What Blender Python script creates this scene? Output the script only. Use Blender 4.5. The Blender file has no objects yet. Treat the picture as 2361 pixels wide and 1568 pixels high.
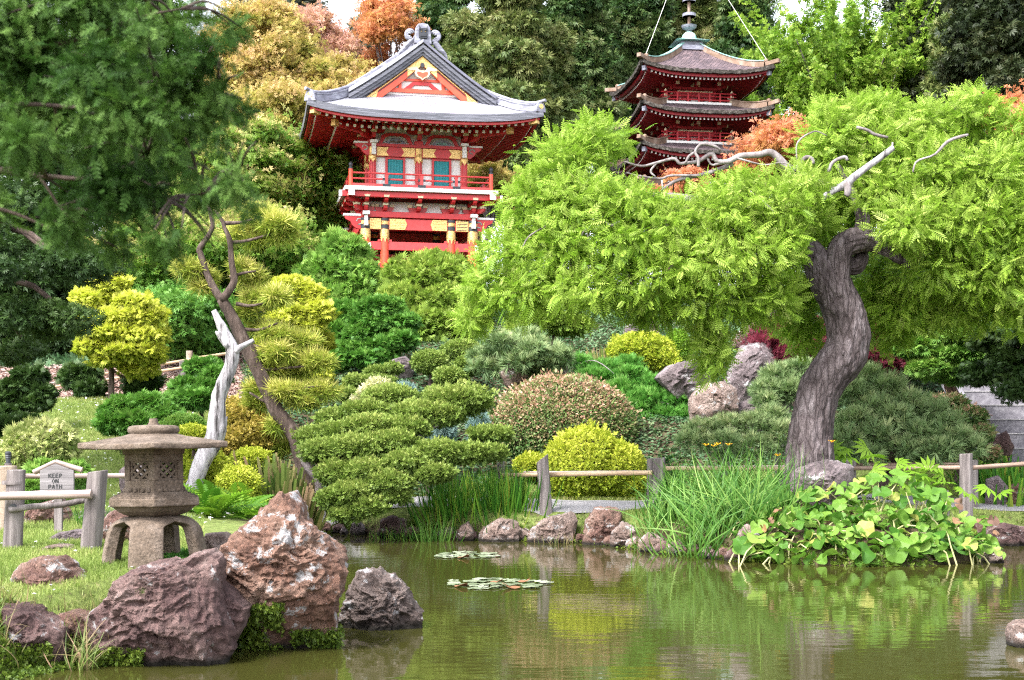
import bpy, math, random
import numpy as np
from mathutils import Vector, Matrix

# ------------------------------------------------------------------ scene, camera, light
S = bpy.context.scene
COL = S.collection
F, CX, HZ, EYE = 3200.0, 1180.5, 1000.0, 2.0      # focal length, centre column, horizon row (photo drawn 2361 wide)
cam = bpy.data.cameras.new("camera")
cam.sensor_width = 36.0
cam.lens = 36.0 * F / 2361.0
cam.shift_y = (HZ - 784.0) / 2361.0
cam.clip_start, cam.clip_end = 0.1, 2000.0
cam.dof.use_dof = True
cam.dof.focus_distance = 26.0
cam.dof.aperture_fstop = 5.0
camo = bpy.data.objects.new("camera", cam)
camo.location = (0, 0, EYE)
camo.rotation_euler = (math.pi / 2, 0, 0)
COL.objects.link(camo)
S.camera = camo

SUN_DIR = Vector((-0.42, -0.50, 0.80)).normalized()     # towards the sun
SUN_EL = math.asin(SUN_DIR.z)
SUN_AZ = math.atan2(SUN_DIR.x, SUN_DIR.y)
world = bpy.data.worlds.new("World")
S.world = world
world.use_nodes = True
wn, wl = world.node_tree.nodes, world.node_tree.links
sky = wn.new("ShaderNodeTexSky")
sky.sky_type = 'NISHITA'
sky.sun_disc = False
sky.sun_elevation = SUN_EL
sky.sun_rotation = SUN_AZ
sky.air_density, sky.dust_density, sky.ozone_density = 1.0, 3.0, 1.0
hs = wn.new("ShaderNodeHueSaturation")
hs.inputs['Saturation'].default_value = 0.30
wl.new(sky.outputs[0], hs.inputs['Color'])
wl.new(hs.outputs[0], wn['Background'].inputs['Color'])
wn['Background'].inputs['Strength'].default_value = 0.15
sl = bpy.data.lights.new("sun", 'SUN')
sl.energy = 1.45
sl.angle = math.radians(12.0)
sl.color = (1.0, 0.97, 0.93)
so = bpy.data.objects.new("sun", sl)
so.rotation_euler = (-SUN_DIR).to_track_quat('-Z', 'Y').to_euler()
so.location = (0, 0, 40)
COL.objects.link(so)
S.view_settings.view_transform = 'Standard'
S.view_settings.look = 'None'
S.view_settings.exposure = 2.35
S.view_settings.gamma = 1.0
S.cycles.max_bounces = 7
S.cycles.diffuse_bounces = 4
S.cycles.glossy_bounces = 3
S.cycles.transmission_bounces = 4
S.cycles.use_denoising = False
S.cycles.filter_width = 1.2
S.cycles.sample_clamp_indirect = 3.0
S.cycles.use_adaptive_sampling = False

rng = np.random.default_rng(7)
random.seed(7)

def W(px, py, d):
    return np.array([(px - CX) / F * d, d, EYE + (HZ - py) / F * d])
def wx(px, d):
    return (px - CX) / F * d
def PXof(x, y):
    return CX + x / np.maximum(y, 0.1) * F

# ------------------------------------------------------------------ noise
def _hash(i, j, k, s):
    h = (i.astype(np.int64) * 374761393 + j.astype(np.int64) * 668265263 + k.astype(np.int64) * 2147483647 + s * 1274126177) & 0xffffffff
    h = ((h ^ (h >> 13)) * 1274126177) & 0xffffffff
    h = (h ^ (h >> 16)) & 0xffffffff
    return h / 4294967295.0
def vnoise(p, seed=0):
    p = np.asarray(p, float)
    i0 = np.floor(p).astype(np.int64)
    f = p - i0
    u = f * f * (3 - 2 * f)
    r = 0
    for a in (0, 1):
        for b in (0, 1):
            for c in (0, 1):
                w = (u[:, 0] if a else 1 - u[:, 0]) * (u[:, 1] if b else 1 - u[:, 1]) * (u[:, 2] if c else 1 - u[:, 2])
                r = r + w * _hash(i0[:, 0] + a, i0[:, 1] + b, i0[:, 2] + c, seed)
    return r * 2 - 1
def fbm(p, octv=4, seed=0, gain=0.5, ridged=False):
    p = np.asarray(p, float)
    r, a, t = 0, 1.0, 0
    for o in range(octv):
        n = vnoise(p * 2 ** o + 17.3 * o, seed + o)
        if ridged:
            n = 1 - 2 * np.abs(n)
        r = r + a * n
        t += a
        a *= gain
    return r / t

# ------------------------------------------------------------------ object helpers
def tag(o, label=None, cat=None, group=None, kind=None):
    if label: o['label'] = label
    if cat: o['category'] = cat
    if group: o['group'] = group
    if kind: o['kind'] = kind
    return o
def thing(name, label, cat, loc=(0, 0, 0), rz=0.0, group=None):
    o = bpy.data.objects.new(name, None)
    o.empty_display_size = 0.2
    o.location = loc
    o.rotation_euler = (0, 0, rz)
    COL.objects.link(o)
    return tag(o, label, cat, group)
def base_of(parent):
    if parent is None:
        return np.zeros(3)
    b = np.array(parent.location)
    return b + base_of(parent.parent)
def link(name, me, mat, parent=None, local=False, smooth=False):
    """me holds world coordinates unless local; children of an Empty are shifted to its base"""
    if parent is not None and not local:
        n = len(me.vertices)
        co = np.empty(n * 3, np.float32)
        me.vertices.foreach_get('co', co)
        co = co.reshape(-1, 3) - base_of(parent).astype(np.float32)
        me.vertices.foreach_set('co', co.ravel())
    if mat is not None:
        me.materials.append(mat)
    if smooth:
        me.polygons.foreach_set('use_smooth', np.ones(len(me.polygons), bool))
    me.update()
    o = bpy.data.objects.new(name, me)
    COL.objects.link(o)
    if parent is not None:
        o.parent = parent
    return o
def mesh_np(name, V, FA, attrs=None):
    """V (n,3), FA (m,k) all faces with k corners"""
    V = np.asarray(V, np.float32)
    FA = np.asarray(FA, np.int32)
    me = bpy.data.meshes.new(name)
    m, k = FA.shape
    me.vertices.add(len(V))
    me.vertices.foreach_set('co', V.ravel())
    me.loops.add(m * k)
    me.loops.foreach_set('vertex_index', FA.ravel())
    me.polygons.add(m)
    me.polygons.foreach_set('loop_start', np.arange(0, m * k, k, dtype=np.int32))
    for key, val in (attrs or {}).items():
        a = me.attributes.new(key, 'FLOAT', 'POINT')
        a.data.foreach_set('value', np.asarray(val, np.float32))
    me.update(calc_edges=True)
    return me
def grid_faces(nu, nv, wrap_u=False):
    i = np.arange(nu if wrap_u else nu - 1)
    j = np.arange(nv - 1)
    I, J = np.meshgrid(i, j, indexing='ij')
    a = I * nv + J
    b = ((I + 1) % nu) * nv + J
    return np.stack([a, b, b + 1, a + 1], -1).reshape(-1, 4)

class MB:
    """collects shapes for ONE mesh object"""
    def __init__(s): s.v, s.f, s.uv = [], [], {}
    def add(s, vs, fs):
        n = len(s.v)
        s.v += [tuple(float(c) for c in p) for p in vs]
        s.f += [[i + n for i in q] for q in fs]
    def box(s, c, size, M=None, taper=1.0):
        hx, hy, hz = size[0] / 2, size[1] / 2, size[2] / 2
        vs = [Vector((x * hx * (taper if z > 0 else 1), y * hy * (taper if z > 0 else 1), z * hz)) for z in (-1, 1) for y in (-1, 1) for x in (-1, 1)]
        if M is not None: vs = [M @ p for p in vs]
        vs = [p + Vector(c) for p in vs]
        s.add(vs, [(0, 2, 3, 1), (4, 5, 7, 6), (0, 1, 5, 4), (2, 6, 7, 3), (0, 4, 6, 2), (1, 3, 7, 5)])
    def b3(s, x0, x1, y0, y1, z0, z1):
        s.box(((x0 + x1) / 2, (y0 + y1) / 2, (z0 + z1) / 2), (abs(x1 - x0), abs(y1 - y0), abs(z1 - z0)))
    def bar(s, p, q, w, h):
        p, q = Vector(p), Vector(q)
        d = q - p
        M = d.to_track_quat('Y', 'Z').to_matrix()
        s.box((p + q) / 2, (w, d.length, h), M)
    def tube(s, pts, radii, seg=8, caps=True):
        pts = [Vector(p) for p in pts]
        n = len(pts)
        if not hasattr(radii, '__len__'): radii = [radii] * n
        vs, fs = [], []
        up = Vector((0.13, 0.27, 0.95))
        for i, p in enumerate(pts):
            t = (pts[min(i + 1, n - 1)] - pts[max(i - 1, 0)]).normalized()
            if i == 0:
                u = t.cross(up)
                if u.length < 0.05: u = t.cross(Vector((1, 0, 0)))
                u.normalize()
            else:
                u = (u - t * u.dot(t)).normalized()
            w = t.cross(u)
            for k in range(seg):
                a = 2 * math.pi * k / seg
                vs.append(p + (u * math.cos(a) + w * math.sin(a)) * radii[i])
        for i in range(n - 1):
            for k in range(seg):
                k2 = (k + 1) % seg
                fs.append((i * seg + k, i * seg + k2, (i + 1) * seg + k2, (i + 1) * seg + k))
        if caps:
            fs.append(list(range(seg))[::-1])
            fs.append([(n - 1) * seg + k for k in range(seg)])
        s.add(vs, fs)
    def lathe(s, prof, c=(0, 0, 0), seg=24, rot=0.0, power=None):
        vs, fs = [], []
        for r, z in prof:
            for k in range(seg):
                a = 2 * math.pi * k / seg + rot
                vs.append((c[0] + r * math.cos(a), c[1] + r * math.sin(a), c[2] + z))
        n = len(prof)
        for i in range(n - 1):
            for k in range(seg):
                k2 = (k + 1) % seg
                fs.append((i * seg + k, i * seg + k2, (i + 1) * seg + k2, (i + 1) * seg + k))
        fs.append(list(range(seg))[::-1])
        fs.append([(n - 1) * seg + k for k in range(seg)])
        s.add(vs, fs)
    def prism(s, poly, y0, y1, M=None):
        """poly in x,z ; extruded along y"""
        n = len(poly)
        vs = [Vector((x, y0, z)) for x, z in poly] + [Vector((x, y1, z)) for x, z in poly]
        if M is not None: vs = [M @ p for p in vs]
        fs = [list(range(n)), list(range(2 * n - 1, n - 1, -1))]
        for i in range(n):
            j = (i + 1) % n
            fs.append((i, i + n, j + n, j))
        s.add(vs, fs)
    def build(s, name, mat, parent=None, local=True, smooth=False, bevel=0.0):
        me = bpy.data.meshes.new(name)
        me.from_pydata(s.v, [], s.f)
        o = link(name, me, mat, parent, local, smooth)
        if smooth:
            try: me.set_sharp_from_angle(angle=math.radians(50))
            except Exception: pass
        if bevel:
            b = o.modifiers.new('bevel', 'BEVEL')
            b.width = bevel; b.segments = 2; b.limit_method = 'ANGLE'
        return o

def spline(pts, n):
    """Catmull-Rom through pts (any dimension)"""
    P = np.asarray(pts, float)
    P = np.vstack([2 * P[0] - P[1], P, 2 * P[-1] - P[-2]])
    m = len(P) - 3
    t = np.linspace(0, m - 1e-6, n)
    i = t.astype(int)
    u = (t - i)[:, None]
    a, b, c, d = P[i], P[i + 1], P[i + 2], P[i + 3]
    return 0.5 * ((2 * b) + (-a + c) * u + (2 * a - 5 * b + 4 * c - d) * u ** 2 + (-a + 3 * b - 3 * c + d) * u ** 3)

def limb_mesh(paths, seg=10, rough=0.08, freq=6.0, seed=0, furrow=0.0):
    """paths: list of (n,4) arrays x,y,z,r -> one mesh of tapered, slightly gnarled tubes"""
    VV, FF, off = [], [], 0
    for P in paths:
        P = np.asarray(P, float)
        c, r = P[:, :3], P[:, 3]
        n = len(P)
        t = np.gradient(c, axis=0)
        t /= np.linalg.norm(t, axis=1)[:, None] + 1e-9
        u = np.cross(t[0], [0.13, 0.9, 0.2])
        if np.linalg.norm(u) < 0.1: u = np.cross(t[0], [1, 0, 0])
        U = np.empty_like(c)
        for i in range(n):
            u = u - t[i] * u.dot(t[i])
            u /= np.linalg.norm(u)
            U[i] = u
        Wv = np.cross(t, U)
        a = np.linspace(0, 2 * np.pi, seg, endpoint=False)
        dirs = U[:, None, :] * np.cos(a)[None, :, None] + Wv[:, None, :] * np.sin(a)[None, :, None]
        V = c[:, None, :] + dirs * r[:, None, None]
        if rough:
            nz = fbm(V.reshape(-1, 3) * freq, 3, seed).reshape(n, seg)
            V = V + dirs * (nz * rough * r[:, None])[..., None]
        if furrow:
            s_ = np.concatenate([[0], np.cumsum(np.linalg.norm(np.diff(c, axis=0), axis=1))])
            q = np.stack([np.cos(a)[None, :] * 4.2 + 0 * s_[:, None], np.sin(a)[None, :] * 4.2 + 0 * s_[:, None], s_[:, None] * 2.6 + 0 * a[None, :]], -1).reshape(-1, 3)
            V = V + dirs * (furrow * (fbm(q, 3, seed + 4, .6, ridged=True).reshape(n, seg) - .2))[..., None]
        V = np.concatenate([V.reshape(-1, 3), c[:1], c[-1:]])
        i, j = np.meshgrid(np.arange(n - 1), np.arange(seg), indexing='ij')
        j2 = (j + 1) % seg
        q = np.stack([i * seg + j, i * seg + j2, (i + 1) * seg + j2, (i + 1) * seg + j], -1).reshape(-1, 4)
        k = np.arange(seg); k2 = (k + 1) % seg
        c0, c1 = n * seg, n * seg + 1
        cap0 = np.stack([np.full(seg, c0), k2, k, np.full(seg, c0)], -1)
        cap1 = np.stack([np.full(seg, c1), (n - 1) * seg + k, (n - 1) * seg + k2, np.full(seg, c1)], -1)
        FF.append(q + off)
        # caps as quads with a tiny split (avoid repeated vertices): use triangles through extra mesh
        FF.append(np.stack([cap0[:, 0], cap0[:, 1], cap0[:, 2]], -1)[:, [0, 1, 2, 2]] + off)
        FF.append(np.stack([cap1[:, 0], cap1[:, 1], cap1[:, 2]], -1)[:, [0, 1, 2, 2]] + off)
        VV.append(V); off += len(V)
    V = np.concatenate(VV)
    A = np.concatenate(FF)
    quads = A[A[:, 2] != A[:, 3]]
    tris = A[A[:, 2] == A[:, 3]][:, :3]
    me = bpy.data.meshes.new('limb')
    m, k = len(quads), len(tris)
    me.vertices.add(len(V)); me.vertices.foreach_set('co', V.astype(np.float32).ravel())
    me.loops.add(m * 4 + k * 3)
    me.loops.foreach_set('vertex_index', np.concatenate([quads.ravel(), tris.ravel()]).astype(np.int32))
    me.polygons.add(m + k)
    me.polygons.foreach_set('loop_start', np.concatenate([np.arange(m) * 4, m * 4 + np.arange(k) * 3]).astype(np.int32))
    me.update(calc_edges=True)
    return me
def pxpath(pts, d, n=None, dd=None):
    """pts: (px, py, radius_px[, extra depth]) -> smooth (n,4) path at distance d"""
    out = []
    for p in pts:
        e = p[3] if len(p) > 3 else 0.0
        w = W(p[0], p[1], d + e)
        out.append([w[0], w[1], w[2], p[2] / F * d])
    return spline(out, n or max(6, len(pts) * 5))

# ------------------------------------------------------------------ materials
MATS = {}
def mat(name):
    m = bpy.data.materials.new(name)
    m.use_nodes = True
    nt = m.node_tree
    return m, nt, nt.nodes, nt.links, nt.nodes['Principled BSDF']
def ramp(nodes, cols, pos=None):
    r = nodes.new('ShaderNodeValToRGB')
    e = r.color_ramp.elements
    n = len(cols)
    pos = pos or [i / (n - 1) for i in range(n)]
    while len(e) < n: e.new(0.5)
    for i in range(n):
        e[i].position = pos[i]
        e[i].color = (*cols[i], 1)
    return r
def tex(nodes, links, kind, scale, coord='Object', detail=6, rough=0.6, stretch=(1, 1, 1), **kw):
    tc = nodes.new('ShaderNodeTexCoord')
    mp = nodes.new('ShaderNodeMapping')
    mp.inputs['Scale'].default_value = stretch
    links.new(tc.outputs[coord], mp.inputs['Vector'])
    t = nodes.new('ShaderNodeTex' + kind)
    t.inputs['Scale'].default_value = scale
    if 'Detail' in t.inputs: t.inputs['Detail'].default_value = detail
    if 'Roughness' in t.inputs: t.inputs['Roughness'].default_value = rough
    for k, v in kw.items():
        t.inputs[k].default_value = v
    links.new(mp.outputs[0], t.inputs['Vector'])
    return t
def bump(nodes, links, src, strength, dist, bsdf, prev=None):
    b = nodes.new('ShaderNodeBump')
    b.inputs['Strength'].default_value = strength
    b.inputs['Distance'].default_value = dist
    links.new(src, b.inputs['Height'])
    if prev is not None: links.new(prev.outputs[0], b.inputs['Normal'])
    links.new(b.outputs[0], bsdf.inputs['Normal'])
    return b
def mixc(nodes, links, fac, a, b, mode='MIX'):
    m = nodes.new('ShaderNodeMix')
    m.data_type = 'RGBA'; m.blend_type = mode
    for idx, v in ((0, fac), (6, a), (7, b)):
        if hasattr(v, 'is_linked') or hasattr(v, 'links'): links.new(v, m.inputs[idx])
        elif idx == 0: m.inputs[0].default_value = v
        else: m.inputs[idx].default_value = (*v, 1)
    return m.outputs[2]
def leafmat(name, cols, trans=0.35, rough=0.5, spec=0.22, pos=None):
    m, nt, n, l, p = mat(name)
    a = n.new('ShaderNodeAttribute'); a.attribute_name = 'rnd'
    r = ramp(n, cols, pos)
    l.new(a.outputs['Fac'], r.inputs[0])
    l.new(r.outputs[0], p.inputs['Base Color'])
    p.inputs['Roughness'].default_value = rough
    p.inputs['Specular IOR Level'].default_value = spec
    t = n.new('ShaderNodeBsdfTranslucent')
    tc = mixc(n, l, 1.0, r.outputs[0], (0.95, 1.12, 0.8), 'MULTIPLY')
    l.new(tc, t.inputs['Color'])
    mx = n.new('ShaderNodeMixShader')
    mx.inputs[0].default_value = trans
    l.new(p.outputs[0], mx.inputs[1]); l.new(t.outputs[0], mx.inputs[2])
    l.new(mx.outputs[0], n['Material Output'].inputs['Surface'])
    return m
def noisemat(name, cols, scale, rough=0.8, bstr=0.5, bdist=0.02, stretch=(1, 1, 1), pos=None, spec=0.3, detail=8, bscale=None, metallic=0.0, nrough=0.6):
    m, nt, n, l, p = mat(name)
    t = tex(n, l, 'Noise', scale, detail=detail, stretch=stretch, rough=nrough)
    r = ramp(n, cols, pos or [0.3 + 0.4 * i / (len(cols) - 1) for i in range(len(cols))])
    l.new(t.outputs['Fac'], r.inputs[0])
    l.new(r.outputs[0], p.inputs['Base Color'])
    p.inputs['Roughness'].default_value = rough
    p.inputs['Metallic'].default_value = metallic
    p.inputs['Specular IOR Level'].default_value = spec
    if bstr:
        t2 = tex(n, l, 'Noise', bscale or scale * 2, detail=detail, stretch=stretch, rough=0.65)
        bump(n, l, t2.outputs['Fac'], bstr, bdist, p)
    return m
def rockmat(name, cols, lichen=0.0, scale=2.2, moss=0.0, bd=0.05):
    m, nt, n, l, p = mat(name)
    t = tex(n, l, 'Noise', scale, detail=10, rough=0.68)
    r = ramp(n, cols, [0.28 + 0.44 * i / (len(cols) - 1) for i in range(len(cols))])
    l.new(t.outputs['Fac'], r.inputs[0])
    c = r.outputs[0]
    fine = tex(n, l, 'Noise', scale * 9, detail=6, rough=0.7)
    fr = ramp(n, [(0.45, 0.45, 0.45), (1.35, 1.3, 1.28)], [0.35, 0.65])
    l.new(fine.outputs['Fac'], fr.inputs[0])
    c = mixc(n, l, 0.75, c, fr.outputs[0], 'MULTIPLY')
    if lichen:
        li = tex(n, l, 'Noise', scale * 1.7, detail=7, rough=0.72, stretch=(1, 1, 1.2))
        lr = ramp(n, [(0, 0, 0), (1, 1, 1)], [0.62 - lichen * 0.2, 0.66 - lichen * 0.2])
        l.new(li.outputs['Fac'], lr.inputs[0])
        c = mixc(n, l, lr.outputs[0], c, (0.38, 0.365, 0.37))
    if moss:
        mo = tex(n, l, 'Noise', scale * 1.3, detail=8, rough=0.75, stretch=(1, 1, 0.8))
        mr = ramp(n, [(0, 0, 0), (1, 1, 1)], [0.66 - moss * 0.2, 0.72 - moss * 0.2])
        l.new(mo.outputs['Fac'], mr.inputs[0])
        c = mixc(n, l, mr.outputs[0], c, (0.06, 0.085, 0.015))
    geo = n.new('ShaderNodeNewGeometry'); sx_ = n.new('ShaderNodeSeparateXYZ'); l.new(geo.outputs['Position'], sx_.inputs[0])
    wet = n.new('ShaderNodeMapRange'); wet.inputs['From Min'].default_value = 0.03; wet.inputs['From Max'].default_value = 0.10
    wet.inputs['To Min'].default_value = 1.0; wet.inputs['To Max'].default_value = 0.0
    l.new(sx_.outputs['Z'], wet.inputs['Value'])
    c = mixc(n, l, wet.outputs[0], c, (0.02, 0.016, 0.012))   # damp tide line
    l.new(c, p.inputs['Base Color'])
    p.inputs['Roughness'].default_value = 0.85
    p.inputs['Specular IOR Level'].default_value = 0.3
    v = tex(n, l, 'Voronoi', scale * 3.0)
    b1 = bump(n, l, v.outputs['Distance'], 0.6, bd, p)
    t2 = tex(n, l, 'Noise', scale * 6, detail=10, rough=0.75)
    bump(n, l, t2.outputs['Fac'], 1.0, bd, p, b1)
    return m
def flatmat(name, col, rough=0.5, spec=0.4, metallic=0.0, var=0.15, scale=6.0, bstr=0.0):
    lo = tuple(c * (1 - var) for c in col); hi = tuple(min(1, c * (1 + var)) for c in col)
    return noisemat(name, [lo, col, hi], scale, rough=rough, spec=spec, metallic=metallic, bstr=bstr, bdist=0.004)

M_red = flatmat('red_paint', (0.46, 0.022, 0.025), 0.42, 0.45, var=0.22)
M_vermilion = flatmat('vermilion_paint', (0.66, 0.075, 0.035), 0.4, 0.45, var=0.18)
M_pink = flatmat('faded_red_paint', (0.56, 0.055, 0.055), 0.45, 0.4, var=0.2)
M_white = flatmat('white_paint', (0.70, 0.68, 0.67), 0.5, 0.3, var=0.12, scale=9)
M_cream = flatmat('cream_paint', (0.62, 0.53, 0.36), 0.5, 0.3, var=0.12)
M_gold = noisemat('gilt_metal', [(0.16, 0.09, 0.03), (0.72, 0.45, 0.16), (0.86, 0.62, 0.28)], 24, rough=0.38, metallic=0.55, bstr=0.8, bdist=0.02, bscale=30, pos=[0.3, 0.45, 0.7])
M_black = flatmat('black_metal', (0.03, 0.032, 0.04), 0.45)
M_teal = flatmat('teal_shutter', (0.0, 0.19, 0.22), 0.5, var=0.1)
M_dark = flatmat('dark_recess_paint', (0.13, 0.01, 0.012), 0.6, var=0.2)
M_copper = None
def coursemat(name, cols, bw, bh, mortar, rough=0.5, metallic=0.0, bstr=0.6, bd=0.02, spec=0.5, msize=0.012):
    """courses laid out in UV metres"""
    m, nt, n, l, p = mat(name)
    uv = n.new('ShaderNodeUVMap')
    b = n.new('ShaderNodeTexBrick')
    b.inputs['Scale'].default_value = 1.0
    b.inputs['Brick Width'].default_value = bw
    b.inputs['Row Height'].default_value = bh
    b.inputs['Mortar Size'].default_value = msize
    b.inputs['Mortar Smooth'].default_value = 0.2
    b.inputs['Color1'].default_value = (*cols[0], 1)
    b.inputs['Color2'].default_value = (*cols[1], 1)
    b.inputs['Mortar'].default_value = (*mortar, 1)
    l.new(uv.outputs[0], b.inputs['Vector'])
    t = tex(n, l, 'Noise', 2.5, detail=8, rough=0.7)
    r = ramp(n, [(0.6, 0.6, 0.62), (1.3, 1.28, 1.3)], [0.3, 0.7])
    l.new(t.outputs['Fac'], r.inputs[0])
    c = mixc(n, l, 0.9, b.outputs['Color'], r.outputs[0], 'MULTIPLY')
    l.new(c, p.inputs['Base Color'])
    p.inputs['Roughness'].default_value = rough
    p.inputs['Metallic'].default_value = metallic
    p.inputs['Specular IOR Level'].default_value = spec
    inv = n.new('ShaderNodeMath'); inv.operation = 'SUBTRACT'; inv.inputs[0].default_value = 1.0
    l.new(b.outputs['Fac'], inv.inputs[1])
    b1 = bump(n, l, inv.outputs[0], bstr, bd, p)
    bump(n, l, t.outputs['Fac'], 0.3, 0.03, p, b1)
    return m
M_roof = coursemat('copper_sheet_roof', [(0.34, 0.34, 0.39), (0.40, 0.40, 0.45)], 0.6, 0.125, (0.14, 0.14, 0.18), rough=0.38, metallic=0.25, msize=0.008)
M_ridge = noisemat('dark_copper', [(0.10, 0.10, 0.125), (0.20, 0.20, 0.25), (0.38, 0.39, 0.45)], 3.0, rough=0.42, metallic=0.2, bstr=0.4, bdist=0.02, stretch=(1, 1, 3))
M_eave = noisemat('eave_copper', [(0.06, 0.062, 0.075), (0.11, 0.112, 0.135), (0.2, 0.2, 0.24)], 5.0, rough=0.5, metallic=0.15, bstr=0.5, bdist=0.03, stretch=(0.3, 0.3, 6))
M_shingle = coursemat('wood_shingles', [(0.085, 0.065, 0.075), (0.145, 0.105, 0.11)], 0.18, 0.13, (0.025, 0.02, 0.022), rough=0.85, bstr=1.0, bd=0.03, spec=0.2, msize=0.012)
M_tan = noisemat('weathered_ridge_board', [(0.11, 0.07, 0.05), (0.19, 0.125, 0.09), (0.29, 0.22, 0.18)], 3.0, rough=0.8)
M_verd = noisemat('green_copper', [(0.12, 0.27, 0.25), (0.22, 0.42, 0.38), (0.4, 0.55, 0.5)], 3.0, rough=0.6)
M_mossedge = noisemat('mossy_shingle_edge', [(0.02, 0.018, 0.016), (0.045, 0.038, 0.032), (0.15, 0.135, 0.12)], 9, rough=0.95, bstr=1.0, bdist=0.05, pos=[0.35, 0.5, 0.72])
M_wood = noisemat('weathered_post_wood', [(0.05, 0.042, 0.042), (0.135, 0.115, 0.113), (0.26, 0.23, 0.225)], 9, rough=0.9, bstr=1.0, bdist=0.025, stretch=(1, 1, 0.09), bscale=14)
M_woodend = noisemat('cut_wood', [(0.2, 0.15, 0.115), (0.32, 0.25, 0.2)], 20, rough=0.9)
M_bamboo = noisemat('bamboo_pole', [(0.16, 0.115, 0.105), (0.28, 0.21, 0.19), (0.40, 0.31, 0.285)], 4, rough=0.5, bstr=0.25, bdist=0.01, stretch=(0.3, 1, 6))
M_bamboo2 = noisemat('pale_bamboo_pole', [(0.27, 0.18, 0.11), (0.38, 0.27, 0.17), (0.48, 0.36, 0.25)], 4, rough=0.5, bstr=0.25, bdist=0.01, stretch=(0.3, 1, 6))
M_granite = rockmat('lantern_stone', [(0.06, 0.045, 0.032), (0.125, 0.095, 0.072), (0.21, 0.17, 0.14)], lichen=0.0, scale=5.0, bd=0.012)
M_snag = noisemat('bleached_deadwood', [(0.03, 0.026, 0.026), (0.22, 0.205, 0.215), (0.40, 0.38, 0.40)], 11, rough=0.85, bstr=1.0, bdist=0.05, stretch=(1, 1, 0.10), pos=[0.36, 0.45, 0.6], bscale=10)
M_bark = noisemat('dark_bark', [(0.02, 0.014, 0.011), (0.065, 0.045, 0.037), (0.14, 0.105, 0.09)], 8, rough=0.95, bstr=1.0, bdist=0.05, stretch=(1, 1, 0.25))
M_barkg = noisemat('grey_bark', [(0.08, 0.065, 0.065), (0.18, 0.155, 0.155), (0.32, 0.29, 0.295)], 6, rough=0.9, bstr=0.8, bdist=0.03, stretch=(1, 1, 0.35))
def bigbark():
    m, nt, n, l, p = mat('furrowed_grey_bark')
    t = tex(n, l, 'Noise', 4.0, detail=9, rough=0.65, stretch=(1, 1, 0.3))
    r = ramp(n, [(0.07, 0.056, 0.056), (0.18, 0.15, 0.152), (0.31, 0.27, 0.28)], [0.32, 0.5, 0.68])
    l.new(t.outputs['Fac'], r.inputs[0])
    v = tex(n, l, 'Voronoi', 9.0, stretch=(1, 1, 0.22))
    v.feature = 'DISTANCE_TO_EDGE'
    vr = ramp(n, [(0.25, 0.22, 0.22), (1, 1, 1)], [0.0, 0.17])
    l.new(v.outputs['Distance'], vr.inputs[0])
    c = mixc(n, l, 0.95, r.outputs[0], vr.outputs[0], 'MULTIPLY')
    l.new(c, p.inputs['Base Color'])
    p.inputs['Roughness'].default_value = 0.95
    p.inputs['Specular IOR Level'].default_value = 0.2
    vr2 = ramp(n, [(0, 0, 0), (1, 1, 1)], [0.0, 0.25])
    l.new(v.outputs['Distance'], vr2.inputs[0])
    b1 = bump(n, l, vr2.outputs[0], 1.0, 0.10, p)
    bump(n, l, t.outputs['Fac'], 0.8, 0.05, p, b1)
    return m
M_bigbark = bigbark()
R_red = rockmat('red_brown_rock', [(0.05, 0.028, 0.026), (0.14, 0.075, 0.06), (0.23, 0.15, 0.12), (0.34, 0.26, 0.22)], lichen=0.25, scale=2.6)
R_redl = rockmat('lichened_red_rock', [(0.06, 0.035, 0.028), (0.16, 0.085, 0.06), (0.26, 0.16, 0.12), (0.36, 0.27, 0.22)], lichen=0.32, scale=2.6)
R_purple = rockmat('purple_brown_rock', [(0.035, 0.02, 0.021), (0.10, 0.058, 0.056), (0.19, 0.125, 0.115), (0.31, 0.24, 0.22)], lichen=0.15, scale=2.2, moss=0.15)
R_grey = rockmat('grey_violet_boulder', [(0.055, 0.045, 0.048), (0.125, 0.10, 0.105), (0.20, 0.165, 0.175), (0.29, 0.25, 0.26)], lichen=0.22, scale=1.6)
R_pale = rockmat('pale_pink_rock', [(0.08, 0.055, 0.048), (0.19, 0.135, 0.115), (0.29, 0.225, 0.20), (0.40, 0.34, 0.31)], lichen=0.28, scale=2.8, moss=0.2)
R_pond = rockmat('pond_rock', [(0.03, 0.024, 0.024), (0.10, 0.075, 0.068), (0.21, 0.165, 0.15), (0.36, 0.31, 0.29)], lichen=0.25, scale=3.0)
# ------------------------------------------------------------------ ground, pond, path
SHORE_PX = [(690, 1229), (740, 1226), (800, 1228), (870, 1232), (960, 1240), (1050, 1243), (1150, 1247), (1250, 1247), (1350, 1251), (1430, 1259),
            (1490, 1270), (1560, 1278), (1640, 1287), (1720, 1294), (1850, 1300), (2000, 1306), (2130, 1304), (2235, 1292), (2270, 1270), (2262, 1254), (2361, 1246), (2800, 1244)]
far_shore = [(wx(px, 6400 / (py - 1000)), 6400 / (py - 1000)) for px, py in SHORE_PX]
near_px = [(-500, 1640), (0, 1566), (90, 1545), (190, 1532), (300, 1512), (420, 1506), (530, 1494), (640, 1482), (745, 1462), (768, 1400), (762, 1330), (735, 1280), (690, 1250)]
near_shore = [(wx(px, 6400 / (py - 1000)), 6400 / (py - 1000)) for px, py in near_px]
POND = np.array(far_shore + [(30, 8.2), (6, 7.6), (0, 7.2), (-3.2, 7.6), (-5.4, 8.6)] + near_shore)
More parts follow.
